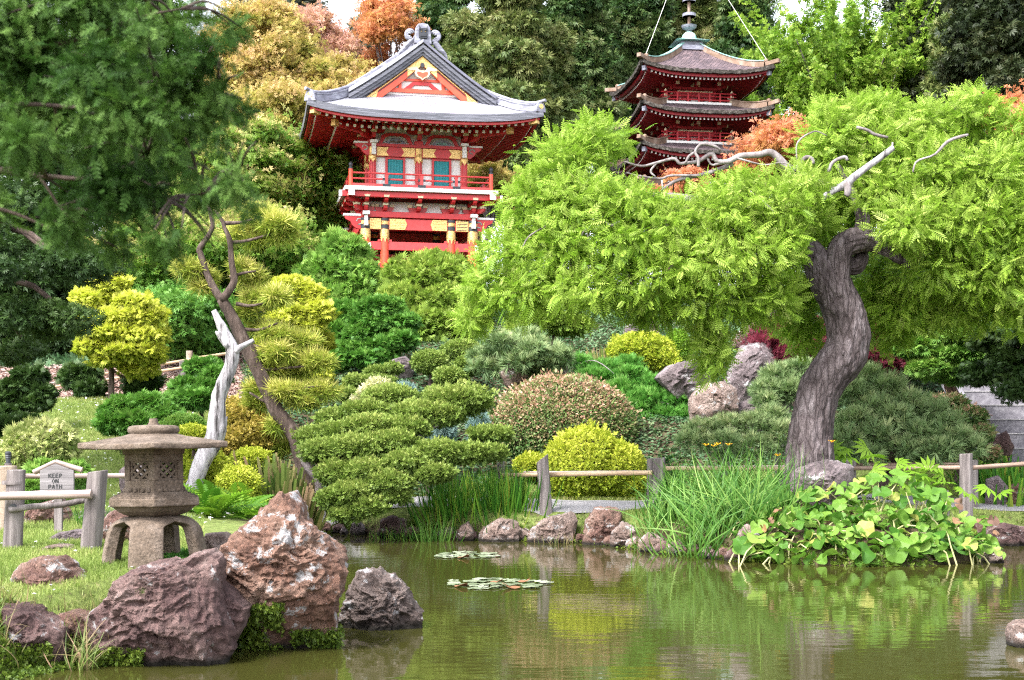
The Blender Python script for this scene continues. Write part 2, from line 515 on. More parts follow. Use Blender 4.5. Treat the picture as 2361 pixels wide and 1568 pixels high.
def pond_sd(x, y):
    """signed distance to the shoreline: negative over water"""
    p = np.stack([x, y], -1)
    d = np.full(len(x), 1e9)
    inside = np.zeros(len(x), bool)
    n = len(POND)
    for i in range(n):
        a, b = POND[i], POND[(i + 1) % n]
        ab = b - a
        t = np.clip(((p - a) @ ab) / (ab @ ab), 0, 1)
        q = a + t[:, None] * ab
        d = np.minimum(d, np.hypot(p[:, 0] - q[:, 0], p[:, 1] - q[:, 1]))
        c = (a[1] > p[:, 1]) != (b[1] > p[:, 1])
        xx = a[0] + (p[:, 1] - a[1]) / (b[1] - a[1] + 1e-12) * ab[0]
        inside ^= c & (p[:, 0] < xx)
    return np.where(inside, -d, d)
PROF = [(-400, [(0, .45), (11, .45), (14, .74), (17, .78), (22, .85), (26, 1.25), (29, 1.9), (33, 2.75), (36, 3.05), (40, 3.5), (46, 5), (52, 6.9), (60, 8), (100, 10), (300, 14)]),
        (250, [(0, .45), (11, .42), (13.5, .73), (17, .76), (23, .8), (26, 1.2), (29, 1.95), (33, 2.75), (36, 3.05), (40, 3.5), (46, 5), (52, 6.9), (60, 8), (100, 10), (300, 14)]),
        (560, [(0, .45), (13.5, .72), (17, .75), (24, .68), (27, .76), (29, 1.25), (32, 2.1), (36, 3.1), (40, 3.9), (46, 5.9), (52, 7), (60, 8), (100, 10), (300, 14)]),
        (1000, [(0, .45), (26, .62), (28.6, .66), (30, 1.15), (32, 2.0), (35, 3.1), (38, 4.1), (42, 5.4), (47, 6.8), (52, 6.95), (60, 8), (100, 10), (300, 14)]),
        (1500, [(0, .45), (26, .64), (28.6, .68), (30, 1.3), (32, 2.2), (35, 3.2), (38, 4.3), (42, 5.4), (47, 6.6), (52, 6.95), (60, 8), (100, 10), (300, 14)]),
        (1850, [(0, .45), (24, .8), (26, .7), (28, .75), (30, 1.4), (34, 2.6), (38, 3.6), (44, 5), (50, 6.6), (60, 8), (100, 10), (300, 14)]),
        (2300, [(0, .45), (26, .64), (28, .72), (29.3, 1.0), (30.5, 1.6), (34, 2.5), (38, 3.6), (44, 5), (50, 6.6), (60, 8), (100, 10), (300, 14)])]
def ground(x, y):
    x = np.atleast_1d(np.asarray(x, float)); y = np.atleast_1d(np.asarray(y, float))
    px = np.where(y > 6, PXof(x, y), CX + x / 6 * F)
    zs = np.stack([np.interp(y, [a for a, b in pr], [b for a, b in pr]) for _, pr in PROF])
    kx = np.array([k for k, _ in PROF], float)
    px = np.clip(px, kx[0], kx[-1])
    i = np.clip(np.searchsorted(kx, px) - 1, 0, len(kx) - 2)
    t = (px - kx[i]) / (kx[i + 1] - kx[i])
    t = t * t * (3 - 2 * t)
    j = np.arange(len(x))
    z = zs[i, j] * (1 - t) + zs[i + 1, j] * t
    z = z + 0.05 * vnoise(np.stack([x * .8, y * .8, 0 * x], -1), 3) * np.clip((y - 10) / 20, 0.3, 1)
    sd = pond_sd(x, y)
    bank = 0.05 + .40 * np.clip(sd / .45, 0, 1) + .25 * np.clip(sd / 2.2, 0, 1) + np.clip(sd - 2.2, 0, 99) * .6
    near = 0.05 + .50 * np.clip(sd / .4, 0, 1) + .30 * np.clip(sd / 1.1, 0, 1) + np.clip(sd - 1.1, 0, 99) * .6
    bank = np.where((y < 20) & (px < 760), near, bank)
    z = np.where(sd < 0, -0.8 * np.clip(-sd / 0.8, 0, 1) + 0.02, np.minimum(z, bank))
    return z
def gz(x, y): return float(ground(x, y)[0])
def gp(px, d):
    x = wx(px, d)
    return np.array([x, d, gz(x, d)])

def axis_knots(segs):
    out = [segs[0][0]]
    for a, b, st in segs:
        n = max(1, int(round((b - a) / st)))
        out += list(np.linspace(a, b, n + 1)[1:])
    return np.array(out)
xs = axis_knots([(-220, -60, 20), (-60, -24, 2), (-24, -9, .4), (-9, 12, .16), (12, 26, .5), (26, 60, 2), (60, 220, 20)])
ys = axis_knots([(-40, 6, 2.5), (6, 34, .16), (34, 56, .45), (56, 110, 3), (110, 420, 30)])
X, Y = np.meshgrid(xs, ys, indexing='ij')
xf, yf = X.ravel(), Y.ravel()
zf = ground(xf, yf)
pxf = PXof(xf, np.maximum(yf, 6))
sdf = pond_sd(xf, yf)
# what covers each spot: mulch bed on the left slope, mown lawn, otherwise leaf mould
mulch = ((pxf < 560) & (yf > 34.4 + (pxf - 75) / 325 * 1.6 * 0) & (yf < 44)).astype(float)
lawn = (((pxf < 720) & (yf < 22)) | ((pxf < 560) & (yf < 34.4)) | ((yf > 24) & (yf < 30.0) & (pxf > 640)) | ((pxf > 1900) & (yf > 22) & (yf < 30.2))).astype(float)
lawn *= (sdf > 0.18)
me = mesh_np('ground', np.stack([xf, yf, zf], -1), grid_faces(len(xs), len(ys)), {'mulch': mulch, 'lawn': lawn})
m, nt, n, l, p = mat('ground_cover')
t = tex(n, l, 'Noise', 3.0, detail=10, rough=0.7)
soil = ramp(n, [(0.03, 0.022, 0.014), (0.075, 0.055, 0.035), (0.05, 0.06, 0.02)], [0.35, 0.55, 0.7]); l.new(t.outputs['Fac'], soil.inputs[0])
t2 = tex(n, l, 'Noise', 7.0, detail=8, rough=0.7)
grass = ramp(n, [(0.085, 0.065, 0.04), (0.10, 0.13, 0.035), (0.14, 0.18, 0.05), (0.24, 0.20, 0.11)], [0.34, 0.44, 0.56, 0.7]); l.new(t2.outputs['Fac'], grass.inputs[0])
t3 = tex(n, l, 'Voronoi', 14.0, stretch=(1, 1.6, 1))
mul = ramp(n, [(0.16, 0.09, 0.08), (0.30, 0.20, 0.18), (0.42, 0.32, 0.29)], [0.1, 0.45, 0.8]); l.new(t3.outputs['Color'], mul.inputs[0])
at = n.new('ShaderNodeAttribute'); at.attribute_name = 'lawn'
at2 = n.new('ShaderNodeAttribute'); at2.attribute_name = 'mulch'
c = mixc(n, l, at.outputs['Fac'], soil.outputs[0], grass.outputs[0])
c = mixc(n, l, at2.outputs['Fac'], c, mul.outputs[0])
l.new(c, p.inputs['Base Color']); p.inputs['Roughness'].default_value = 0.95
p.inputs['Specular IOR Level'].default_value = 0.1
bump(n, l, t2.outputs['Fac'], 0.8, 0.05, p)
tag(link('ground', me, m, smooth=True), kind='structure')

def watermat():
    m, nt, n, l, p = mat('pond_water')
    p.inputs['Base Color'].default_value = (0.034, 0.034, 0.008, 1)
    p.inputs['Roughness'].default_value = 0.03
    p.inputs['IOR'].default_value = 1.333
    p.inputs['Specular IOR Level'].default_value = 0.8
    t = tex(n, l, 'Noise', 1.0, detail=3, rough=0.5, stretch=(1.6, 5.5, 1))
    t2 = tex(n, l, 'Noise', 1.0, detail=2, rough=0.5, stretch=(0.35, 0.9, 1))
    b = bump(n, l, t.outputs['Fac'], 0.075, 0.03, p)
    bump(n, l, t2.outputs['Fac'], 0.055, 0.08, p, b)
    return m
wv = [(-40, 2, 0), (60, 2, 0), (60, 32, 0), (-40, 32, 0)]
mb = MB(); mb.add(wv, [(0, 1, 2, 3)])
# keep the sheet where the bank is higher than the water only: trim to the pond outline
POLY = [(float(a), float(b), 0.0) for a, b in POND]
cx0, cy0 = POND.mean(0)
mb = MB(); mb.add([(x + (x - cx0) * .0, y, 0.0) for x, y, _ in POLY], [list(range(len(POLY)))])
me = bpy.data.meshes.new('water')
import bmesh
bm = bmesh.new()
bv = [bm.verts.new(p) for p in POLY]
bm.faces.new(bv)
bmesh.ops.triangulate(bm, faces=bm.faces[:])
bm.normal_update()
for f in bm.faces:
    if f.normal.z < 0: f.normal_flip()
bm.to_mesh(me); bm.free()
tag(link('water', me, watermat()), kind='structure')

def ribbon(name, pts, width, mat_, lift=0.012, n=160, across=7, thick=0.0):
    P = spline(pts, n)
    T = np.gradient(P, axis=0); T /= np.linalg.norm(T, axis=1)[:, None]
    N = np.stack([-T[:, 1], T[:, 0]], -1)
    o = np.linspace(-.5, .5, across) * width
    V = P[:, None, :] + N[:, None, :] * o[None, :, None]
    z = ground(V[..., 0].ravel(), V[..., 1].ravel()) + lift
    V3 = np.concatenate([V.reshape(-1, 2), z[:, None]], -1)
    me = mesh_np(name, V3, grid_faces(n, across))
    return link(name, me, mat_, smooth=True)
M_path = noisemat('asphalt_path', [(0.16, 0.15, 0.16), (0.24, 0.23, 0.24), (0.31, 0.30, 0.31)], 30, rough=0.95, bstr=0.6, bdist=0.01, spec=0.2)
pp = [(2900, 27.2), (2361, 27.3), (2150, 27.3), (1900, 27.3), (1700, 27.2), (1500, 26.9), (1400, 26.75), (1280, 27.0), (1100, 27.9), (900, 28.8), (740, 29.0), (600, 28.0), (480, 25.5), (330, 21.8), (100, 19.6), (-300, 18.6)]
path = ribbon('path', [(wx(a, b), b) for a, b in pp], 1.5, M_path)
tag(path, kind='structure')

# ------------------------------------------------------------------ leaf templates: (verts, quads) laid along +Y, facing +Z
def diamond(L, w, base=(0, 0, 0), yaw=0.0, pitch=0.0, sag=0.06, wide=0.45):
    v = np.array([[0, 0, 0], [w / 2, wide * L, sag * L], [0, L, -sag * L], [-w / 2, wide * L, sag * L]])
    cy, sy, cp, sp = math.cos(yaw), math.sin(yaw), math.cos(pitch), math.sin(pitch)
    Rp = np.array([[1, 0, 0], [0, cp, -sp], [0, sp, cp]])
    Ry = np.array([[cy, sy, 0], [-sy, cy, 0], [0, 0, 1]])
    return v @ Rp.T @ Ry.T + np.array(base)
def tmpl(parts):
    V = np.concatenate(parts)
    return V, np.arange(len(V)).reshape(-1, 4)
T_leaf = tmpl([diamond(1, .55)])
T_twig = tmpl([diamond(.5, .28, (0, y, 0), a, b) for y, a, b in ((0, -.9, .3), (.1, .9, .2), (.3, -.6, -.1), (.35, .7, .4), (.5, 0, .1))])
T_maple = tmpl([diamond(.62, .2, (0, 0, 0), a, b, wide=.55) for a, b in ((-1.7, -.1), (-.85, 0), (0, -.1), (.85, 0), (1.7, -.1))] +
               [diamond(.6, .2, (.45, .5, -.05), a, b, wide=.55) for a, b in ((-.2, -.1), (.6, 0), (1.4, -.1), (2.2, 0))])
T_spray = tmpl([diamond(.95 - .3 * abs(a), .17, (0, 0, 0), a, -.15 * abs(a), wide=.6) for a in (-1.1, -.72, -.36, 0, .36, .72, 1.1)])
rr = np.random.default_rng(3)
T_spr4 = tmpl([diamond(.95 - .3 * abs(a), .2, (0, 0, 0), a, -.15 * abs(a), wide=.6) for a in (-.95, -.3, .3, .95)])
_cy = []
for i in range(8):
    for sg in (-1, 1):
        _cy.append(diamond(.34 - .022 * i, .06, (0, .1 + i * .1, -.05 * (i / 8) ** 2), sg * .75, (-.3 if i % 2 else .3), wide=.5))
_cy.append(diamond(1, .05, wide=.4))
T_cyp = tmpl(_cy)
T_tuft = tmpl([diamond(rr.uniform(.75, 1), .075, (0, 0, 0), a, b, sag=0, wide=.3) for a, b in
               [(rr.uniform(-1.5, 1.5), rr.uniform(-1.2, 1.2)) for _ in range(15)]])
T_tuftup = tmpl([diamond(rr.uniform(.8, 1), .085, (0, 0, 0), a, b, sag=0, wide=.3) for a, b in
                 [(rr.uniform(-.8, .8), rr.uniform(-.8, .8)) for _ in range(11)]])
_pin = []
for i in range(6):
    y = .12 + i * .14
    s = .34 * (1 - .35 * abs(i - 2.2) / 3.5)
    for sgn in (-1, 1):
        _pin.append(diamond(s, s * .36, (0, y, -.12 * (y ** 2)), sgn * 1.05, -.25, wide=.5))
_pin.append(diamond(.3, .1, (0, .93, -.12), 0, -.3))
_pin.append(np.array([[.008, 0, 0], [.008, .95, -.11], [-.008, .95, -.11], [-.008, 0, 0]]))
T_pinnate = tmpl(_pin)
_fern = []
for i in range(15):
    y = .06 + i * .063
    s = .24 * math.sin(math.pi * min(1, (y + .12) / 1.15)) + .03
    zz = -.45 * (y ** 2.2)
    for sgn in (-1, 1):
        _fern.append(diamond(s, .052, (0, y, zz), sgn * 1.2, -.15, wide=.35))
T_fern = tmpl(_fern)
def _blade(bend, w=.035, n=5):
    parts = []
    ts = np.linspace(0, 1, n + 1)
    P = np.stack([0 * ts, ts * math.cos(0) - bend * .25 * ts ** 3, -bend * ts ** 2.3], -1)
    P[:, 1] = ts * (1 - .35 * bend * ts ** 2)
    for i in range(n):
        w0 = w * (1 - ts[i] ** 2); w1 = w * (1 - ts[i + 1] ** 2)
        parts.append(np.array([P[i] + [w0 / 2, 0, 0], P[i + 1] + [w1 / 2, 0, 0], P[i + 1] - [w1 / 2, 0, 0], P[i] - [w0 / 2, 0, 0]]))
    return tmpl(parts)
T_blade = _blade(.15)
T_arch = _blade(1.05, .03, 8)
T_grass = tmpl([np.array([[.06, 0, 0], [.02, 1, -.1], [-.02, 1, -.1], [-.06, 0, 0]])])
def _round(n=10):
    """kidney-shaped cupped leaf with a notch, as a fan of quads"""
    a = np.linspace(-math.pi * .93, math.pi * .93, n * 2 + 1)
    r = .5 * (1 + .06 * np.cos(5 * a))
    rim = np.stack([r * np.sin(a), .12 + r * np.cos(a) * .95, .10 * np.cos(2 * a) + .08 * np.sin(3 * a)], -1)
    mid = rim * .55; mid[:, 2] -= .03
    parts = []
    c = np.array([0, .1, -.05])
    for i in range(n * 2):
        parts.append(np.array([mid[i], rim[i], rim[i + 1], mid[i + 1]]))
    for i in range(0, n * 2, 2):
        parts.append(np.array([c, mid[i], mid[i + 1], mid[i + 2]]))
    return tmpl(parts)
T_round = _round()
def norm(v): return v / (np.linalg.norm(v, axis=-1, keepdims=True) + 1e-9)
def inst(T, pos, along, nrm, scale, rnd):
    TV, TF = T
    y = norm(along)
    x = norm(np.cross(y, nrm))
    z = np.cross(x, y)
    sc = np.broadcast_to(np.asarray(scale, float), (len(pos),))
    V = pos[:, None, :] + sc[:, None, None] * (TV[None, :, 0, None] * x[:, None, :] + TV[None, :, 1, None] * y[:, None, :] + TV[None, :, 2, None] * z[:, None, :])
    k = len(TV)
    FA = (TF[None] + (np.arange(len(pos)) * k)[:, None, None]).reshape(-1, 4)
    return V.reshape(-1, 3), FA, np.repeat(rnd, k)
def leafmesh(name, chunks, mat_, parent=None, local=False):
    V = np.concatenate([c[0] for c in chunks])
    off = np.cumsum([0] + [len(c[0]) for c in chunks[:-1]])
    FA = np.concatenate([c[1] + o for c, o in zip(chunks, off)])
    R = np.clip(np.concatenate([c[2] for c in chunks]), 0, 1)
    return link(name, mesh_np(name, V, FA, {'rnd': R}), mat_, parent, local)

def B(px, py, d, rx, ry, rd=None):
    c = W(px, py, d)
    a, b = rx / F * d, ry / F * d
    return (c[0], c[1], c[2], a, rd if rd is not None else a, b)
def fill(px, py, rx, ry, d, rd, nb, r0, r1, flat=0.6, seed=0, low=-1.0):
    """nb clumps packed over an ellipsoid given in photo pixels; r0,r1 in metres"""
    g = np.random.default_rng(seed)
    c = W(px, py, d); a, b = rx / F * d, ry / F * d
    out = []
    for i in range(nb):
        v = norm(g.normal(size=3))
        v[2] = max(v[2], low)
        r = g.uniform(.45, 1) ** .5
        s = g.uniform(r0, r1)
        out.append((c[0] + v[0] * a * r, c[1] + v[1] * rd * r, c[2] + v[2] * b * r, s, s, s * flat))
    return out
def cloud(blobs, n, T, size, seed=0, shell=.55, lump=.18, lfreq=2.2, wdir=.7, wrand=.6, wup=.0, nup=.5, nrand=.5, patch=.5, pfreq=.8, back=.45, topbias=0.0, szvar=.35, blobvar=0.0, up_rnd=0.0, reject=None):
    g = np.random.default_rng(seed + 11)
    bl = np.array(blobs, float)
    area = (bl[:, 3] * bl[:, 5] + bl[:, 3] * bl[:, 4] + bl[:, 4] * bl[:, 5])
    bi = g.choice(len(bl), size=n, p=area / area.sum())
    b = bl[bi]
    v = g.normal(size=(n, 3)); v[:, 2] += topbias
    v = norm(v)
    flip = (v[:, 1] > .35) & (g.random(n) > back)
    v[flip, 1] *= -1
    r = shell + (1 - shell) * np.sqrt(g.random(n)) if shell > 0 else np.minimum(np.abs(g.normal(size=n)) * .55 + .12, 1.5)
    r = r * (1 + lump * fbm(v * lfreq + bi[:, None] * 7.7 + seed, 3, seed) * 1.6)
    off = v * r[:, None] * b[:, 3:6]
    pos = b[:, :3] + off
    dirn = norm(v / b[:, 3:6])
    al = dirn * wdir + g.normal(size=(n, 3)) * wrand + np.array([0, 0, wup])
    nr = dirn + np.array([0, 0, nup]) + g.normal(size=(n, 3)) * nrand
    rv = g.random(n)
    rn = rv * (1 - patch) + patch * (.5 + .9 * fbm(pos * pfreq + seed * 3.1, 3, seed + 5))
    if blobvar:
        rn = rn * (1 - blobvar) + blobvar * g.random(len(bl))[bi]
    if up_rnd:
        rn = rn * (1 - up_rnd) + up_rnd * np.clip(.5 + .75 * v[:, 2], 0, 1)  # upper leaves of each clump pushed towards the ramp's pale end
    sc = size * (1 + szvar * (g.random(n) * 2 - 1))
    if reject is not None:
        k = ~reject(pos)
        pos, al, nr, sc, rn = pos[k], al[k], nr[k], sc[k], rn[k]
    return inst(T, pos, al, nr, sc, rn)
def cores(name, blobs, mat_, parent, f=.72, seed=0):
    """dark core added inside a clipped shrub, for its twigs and inner shade"""
    VV, FF, o = [], [], 0
    nu, nv = 14, 8
    for k, b in enumerate(blobs):
        u = np.linspace(0, 2 * np.pi, nu, endpoint=False); w = np.linspace(-1.45, 1.5, nv)
        U, Wv = np.meshgrid(u, w, indexing='ij')
        v = np.stack([np.cos(U) * np.cos(Wv), np.sin(U) * np.cos(Wv), np.sin(Wv)], -1).reshape(-1, 3)
        r = f * (1 + .08 * vnoise(v * 2.3 + k * 3.3 + seed, seed))
        V = np.array(b[:3]) + v * r[:, None] * np.array(b[3:6])
        VV.append(V); FF.append(grid_faces(nu, nv, True) + o); o += len(V)
    return link(name, mesh_np(name, np.concatenate(VV), np.concatenate(FF)), mat_, parent, smooth=True)
M_core = noisemat('dark_twig_core', [(0.025, 0.022, 0.012), (0.05, 0.042, 0.022)], 9, rough=1.0, bstr=1.0, bdist=.06)  # dark brown core stands in for twigs and the shade between leaves

def limbs_to(base, blobs, r0, seed=0, nmax=10, lean=(0, 0, 0), trunk_to=.55, wob=.12):
    """trunk path plus limbs reaching the clumps"""
    g = np.random.default_rng(seed + 91)
    bl = np.array(blobs)
    cen = bl[:, :3].mean(0)
    top = np.array(base) + (cen - np.array(base)) * 1.0
    zlo = bl[:, 2].min()
    h = top[2] - base[2]
    tp = []
    for i in range(6):
        t = i / 5
        q = np.array(base) * (1 - t) + top * t
        q = q + g.normal(size=3) * wob * h * .12 * (0 < i) * np.array([1, 1, .2])
        tp.append([*q, r0 * (1 - .6 * t)])
    tp[0][2] -= .15
    tp = np.array(tp)
    paths = [spline(tp, 22)]
    idx = np.argsort(g.random(len(bl)))[:nmax]
    for i in idx:
        t = np.clip((bl[i, 2] - base[2]) / max(h, .1) * .62, .2, .95)
        k = int(t * 21)
        s = paths[0][k]
        e = bl[i, :3]
        mid = (s[:3] + e) / 2 + np.array([0, 0, .12 * np.linalg.norm(e - s[:3])]) + g.normal(size=3) * .08 * np.linalg.norm(e - s[:3])
        paths.append(spline(np.array([[*s[:3], s[3] * .55], [*mid, s[3] * .35], [*e, s[3] * .14]]), 10))
    return paths

ALLT = {}
def plant(name, label, cat, px, d, blobs, specs, lm, trunk=None, bark=None, r0=.06, core=0.0, group=None, parts=('crown', 'trunk'), nmax=8, seed=None, wob=.12, py=None, seg=8):
    """specs: list of dicts for cloud(); base stands on the ground at column px, distance d"""
    b = gp(px, d)
    if py is not None: b = W(px, py, d)
    t = thing(name, label, cat, tuple(b), 0, group)
    seed = seed if seed is not None else int(px * 7 + d * 13) % 9999
    ch = []
    for k, s in enumerate(specs):
        s = dict(s); s.setdefault('seed', seed + k)
        bb = s.pop('blobs', blobs)
        ch.append(cloud(bb, **s))
        if s['n'] > 3000 and 'maple' not in name and 'coni' not in name:   # stray shoots breaking the outline
            e = dict(s); e.update(n=int(s['n'] * .07), size=s['size'] * 1.35, shell=.97, lump=s.get('lump', .1) + .12, wdir=1.2, wrand=.35, seed=s['seed'] + 77)
            ch.append(cloud(bb, **e))
    leafmesh(parts[0], ch, lm, t)
    if core:
        cores('shaded_twig_core', blobs, M_core, t, core, seed)
    if trunk is None: trunk = limbs_to(b, blobs, r0, seed, nmax, wob=wob)
    if trunk is not False:
        link(parts[1], limb_mesh(trunk, seg, .12, 5.0, seed), bark or M_bark, t, smooth=True)
    return t

# ------------------------------------------------------------------ rocks
ROCKS = {}
def rock(name, label, pts, d, depth, m, cat='rock', group=None, seed=0, amp=.16, freq=1.6, nu=72, nv=44, key=None, cuts=22):
    """outline given in photo pixels at distance d; a solid boulder of real depth with split faces"""
    P = np.array([W(a, b, d) for a, b in pts])
    low = P[:, 2].min() + .12 * (P[:, 2].max() - P[:, 2].min())
    c = np.array([(P[:, 0].min() + P[:, 0].max()) / 2, d, (P[:, 2].min() * .45 + P[:, 2].max() * .55)])
    P[:, 2] = np.where(P[:, 2] < max(low, .12 if P[:, 2].min() < .15 else -9), P[:, 2] - .18, P[:, 2])   # foot stands in ground or water
    P = np.concatenate([P + (np.roll(P, -1, 0) - P) * t for t in np.linspace(0, .95, 12)])
    ang = np.arctan2(P[:, 2] - c[2], P[:, 0] - c[0]); rad = np.hypot(P[:, 2] - c[2], P[:, 0] - c[0])
    o = np.argsort(ang); ang, rad = ang[o], rad[o]
    ang = np.concatenate([ang - 2 * np.pi, ang, ang + 2 * np.pi]); rad = np.concatenate([rad] * 3)
    u = np.linspace(-np.pi, np.pi, nu, endpoint=False); hv = nv // 2; sr = np.linspace(0, 1, hv) ** .8; w0 = np.arccos(sr ** (1 / .38)); w = np.concatenate([-w0, w0[-2::-1]])
    nv = len(w)
    U, Wv = np.meshgrid(u, w, indexing='ij')
    R = np.interp(U, ang, rad)
    Rs = R.copy()
    for _ in range(3): Rs = np.mean([np.roll(Rs, k, 0) for k in range(-(nu // 9), nu // 9 + 1)], axis=0)
    tt = np.clip((np.abs(np.cos(Wv)) ** .38 - .5) / .5, 0, 1) ** 1.6
    R = Rs * .92 * (1 - tt) + R * tt
    cw = np.abs(np.cos(Wv)) ** .38
    cw[:, 0] = cw[:, -1] = 0
    swv = np.sign(np.sin(Wv)) * np.abs(np.sin(Wv)) ** 1.25
    V = np.stack([R * cw * np.cos(U), depth * swv, R * cw * np.sin(U)], -1).reshape(-1, 3)
    size = rad.mean()
    sc = np.array([size, depth, size])
    g = np.random.default_rng(seed + 5)
    q = V / sc
    for k in range(cuts):
        nj = g.normal(size=3)
        nj[1] = (-1 if g.random() < .75 else 1) * (1.15 + abs(nj[1])) * np.hypot(nj[0], nj[2])
        nj = nj / np.linalg.norm(nj)
        ex = np.maximum(0, q @ nj - g.uniform(.66, 1.0))
        q = q - (ex * .94)[:, None] * nj
    for k in range(4):   # lighter tops: planes that look up and forward
        nj = norm(np.array([g.normal() * .35, -.62, .75]))
        q = q - np.maximum(0, q @ nj - g.uniform(.80, .95))[:, None] * .9 * nj
    V = q * sc
    nrm = norm(V / sc)
    p = V / size
    warp = p + .35 * np.stack([fbm(p * 1.7 + 3 + seed, 3, seed), fbm(p * 1.7 + 9, 3, seed + 1), fbm(p * 1.7 + 5, 3, seed + 2)], -1)
    dis = amp * (fbm(warp * freq + seed * 5.1, 5, seed, .58, ridged=True) - .15)
    ax = norm(np.array([g.normal() * .5, g.normal() * .5, 1.0]))
    st = (warp @ ax) * 5.5
    dis = dis + .03 * (np.abs((st % 1) - .5) * 2) + .045 * (fbm(p * 9 + 9, 4, seed + 3, .62, ridged=True) - .1)
    dis = dis - .05 * (fbm(warp * 3.1 + 21, 2, seed + 8) > .38)
    V = c + V + nrm * (dis * size)[:, None] * np.array([.75, 1.0, .75])
    me = mesh_np(name, V, grid_faces(nu, nv, True)[:, ::-1])
    o = link(name, me, None, None, smooth=True)
    b = np.array([c[0], d, V[:, 2].min()])
    me.vertices.foreach_set('co', (V - b).astype(np.float32).ravel()); me.update()
    o.location = tuple(b)
    me.materials.append(m)
    me.set_sharp_from_angle(angle=math.radians(32))
    if key: ROCKS[key] = (V, nrm, np.abs(np.cos(Wv)).ravel() + .05)
    return tag(o, label, cat, group)
# ------------------------------------------------------------------ curved roof sheets
def sheet(fn, us, vs, thick, uvfn=None):
    """heightfield-like sheet: fn(u,v)->(x,y,z); returns mesh with top, bottom and rim (uv in metres on every face)"""
    nu, nv = len(us), len(vs)
    top = np.array([[fn(u, v) for v in vs] for u in us], float)
    bot = top - np.array([0, 0, thick])
    V = np.concatenate([top.reshape(-1, 3), bot.reshape(-1, 3)])
    q = grid_faces(nu, nv)
    n = nu * nv
    faces = [list(f) for f in q] + [list(f[::-1] + n) for f in q]
    idx = np.arange(n).reshape(nu, nv)
    rim = list(idx[:, 0]) + list(idx[-1, 1:]) + list(idx[-2::-1, -1]) + list(idx[0, -2:0:-1])
    for i in range(len(rim)):
        a, b = rim[i], rim[(i + 1) % len(rim)]
        faces.append([a, a + n, b + n, b])
    me = bpy.data.meshes.new('sheet')
    me.from_pydata([tuple(p) for p in V], [], [[int(i) for i in f] for f in faces])
    UVv = np.array([[uvfn(u, v) for v in vs] for u in us], float).reshape(-1, 2)
    UVv = np.concatenate([UVv, UVv])
    uvl = me.uv_layers.new(name='UVMap')
    li = np.empty(len(me.loops), np.int32); me.loops.foreach_get('vertex_index', li)
    uvl.data.foreach_set('uv', UVv[li].astype(np.float32).ravel())
    return me

# ------------------------------------------------------------------ the temple gate
GC = np.array([-3.60, 50.3, 6.85])
gate = thing('temple_gate', 'two storey red and white temple gate with curved grey copper roof and green shutters', 'gate building', tuple(GC), math.radians(12))
Z0 = GC[2]
def part(mb, name, m, parent=gate, bevel=0.0, smooth=False):
    return mb.build(name, m, parent, True, smooth, bevel)
def zz(z): return z - Z0
# lower storey columns
cxs = (-1.89, -1.22, 1.12, 1.89)
for yy in (-1.7, 1.7):
    for i, x in enumerate(cxs):
        r = .165 if i in (0, 3) else .145
        mb = MB(); mb.lathe([(r, -.15), (r, zz(9.6))], (x, yy, 0), 20)
        col = part(mb, 'column', M_vermilion, smooth=True)
        mb = MB(); mb.lathe([(r + .012, zz(8.80)), (r + .02, zz(8.86)), (r + .02, zz(9.10)), (r + .012, zz(9.12))], (x, yy, 0), 20)
        for k in range(8):
            a = k * math.pi / 4
            mb.prism([(-.05, zz(8.82)), (.05, zz(8.82)), (0, zz(8.66))], -.006, .006, Matrix.Translation((x + (r + .012) * math.cos(a), yy + (r + .012) * math.sin(a), 0)) @ Matrix.Rotation(a + math.pi / 2, 4, 'Z'))
        part(mb, 'gilt_band', M_gold, col)
        mb = MB(); mb.lathe([(r + .024, zz(9.13)), (r + .024, zz(9.26)), (r + .018, zz(9.27))], (x, yy, 0), 20); part(mb, 'black_collar', M_black, col)
        mb = MB(); mb.lathe([(r + .02, zz(9.28)), (r + .02, zz(9.40))], (x, yy, 0), 20); part(mb, 'gilt_collar', M_gold, col)
        mb = MB(); mb.lathe([(r + .024, zz(9.41)), (r + .024, zz(9.50))], (x, yy, 0), 20); part(mb, 'black_collar', M_black, col)
        if yy < 0 and i in (0, 3):
            mb = MB(); mb.b3(x - .05 + .1, x + .07 + .1, yy - r - .05, yy - r + .03, zz(8.38), zz(8.62)); part(mb, 'beam_end_cap', M_white, col)
# beams of the lower storey
def ring(x, y, z0, z1, w, name, m, fb=True, lr=True):
    mb = MB()
    if fb:
        for s in (-1, 1): mb.b3(-x, x, s * y - w / 2, s * y + w / 2, zz(z0), zz(z1))
    if lr:
        for s in (-1, 1): mb.b3(s * x - w / 2 + .003, s * x + w / 2 - .003, -y + w / 2 + .003, y - w / 2 - .003, zz(z0) + .004, zz(z1) - .004)
    return part(mb, name, m, bevel=.012)
ring(1.95, 1.7, 8.40, 8.69, .13, 'tie_beam', M_pink)
ring(1.95, 1.7, 7.74, 7.98, .12, 'lower_tie_beam', M_red, True, False)
ring(1.99, 1.7, 9.10, 9.49, .20, 'lintel', M_pink)
for x in (-1.22, 1.12):   # shouldered blocks where the tie beam passes the inner columns
    for s in (-1, 1):
        mb = MB(); mb.b3(x + s * .19 - .05, x + s * .19 + .05, -1.77, -1.63, zz(8.692), zz(8.76)); part(mb, 'beam_shoulder', M_pink)
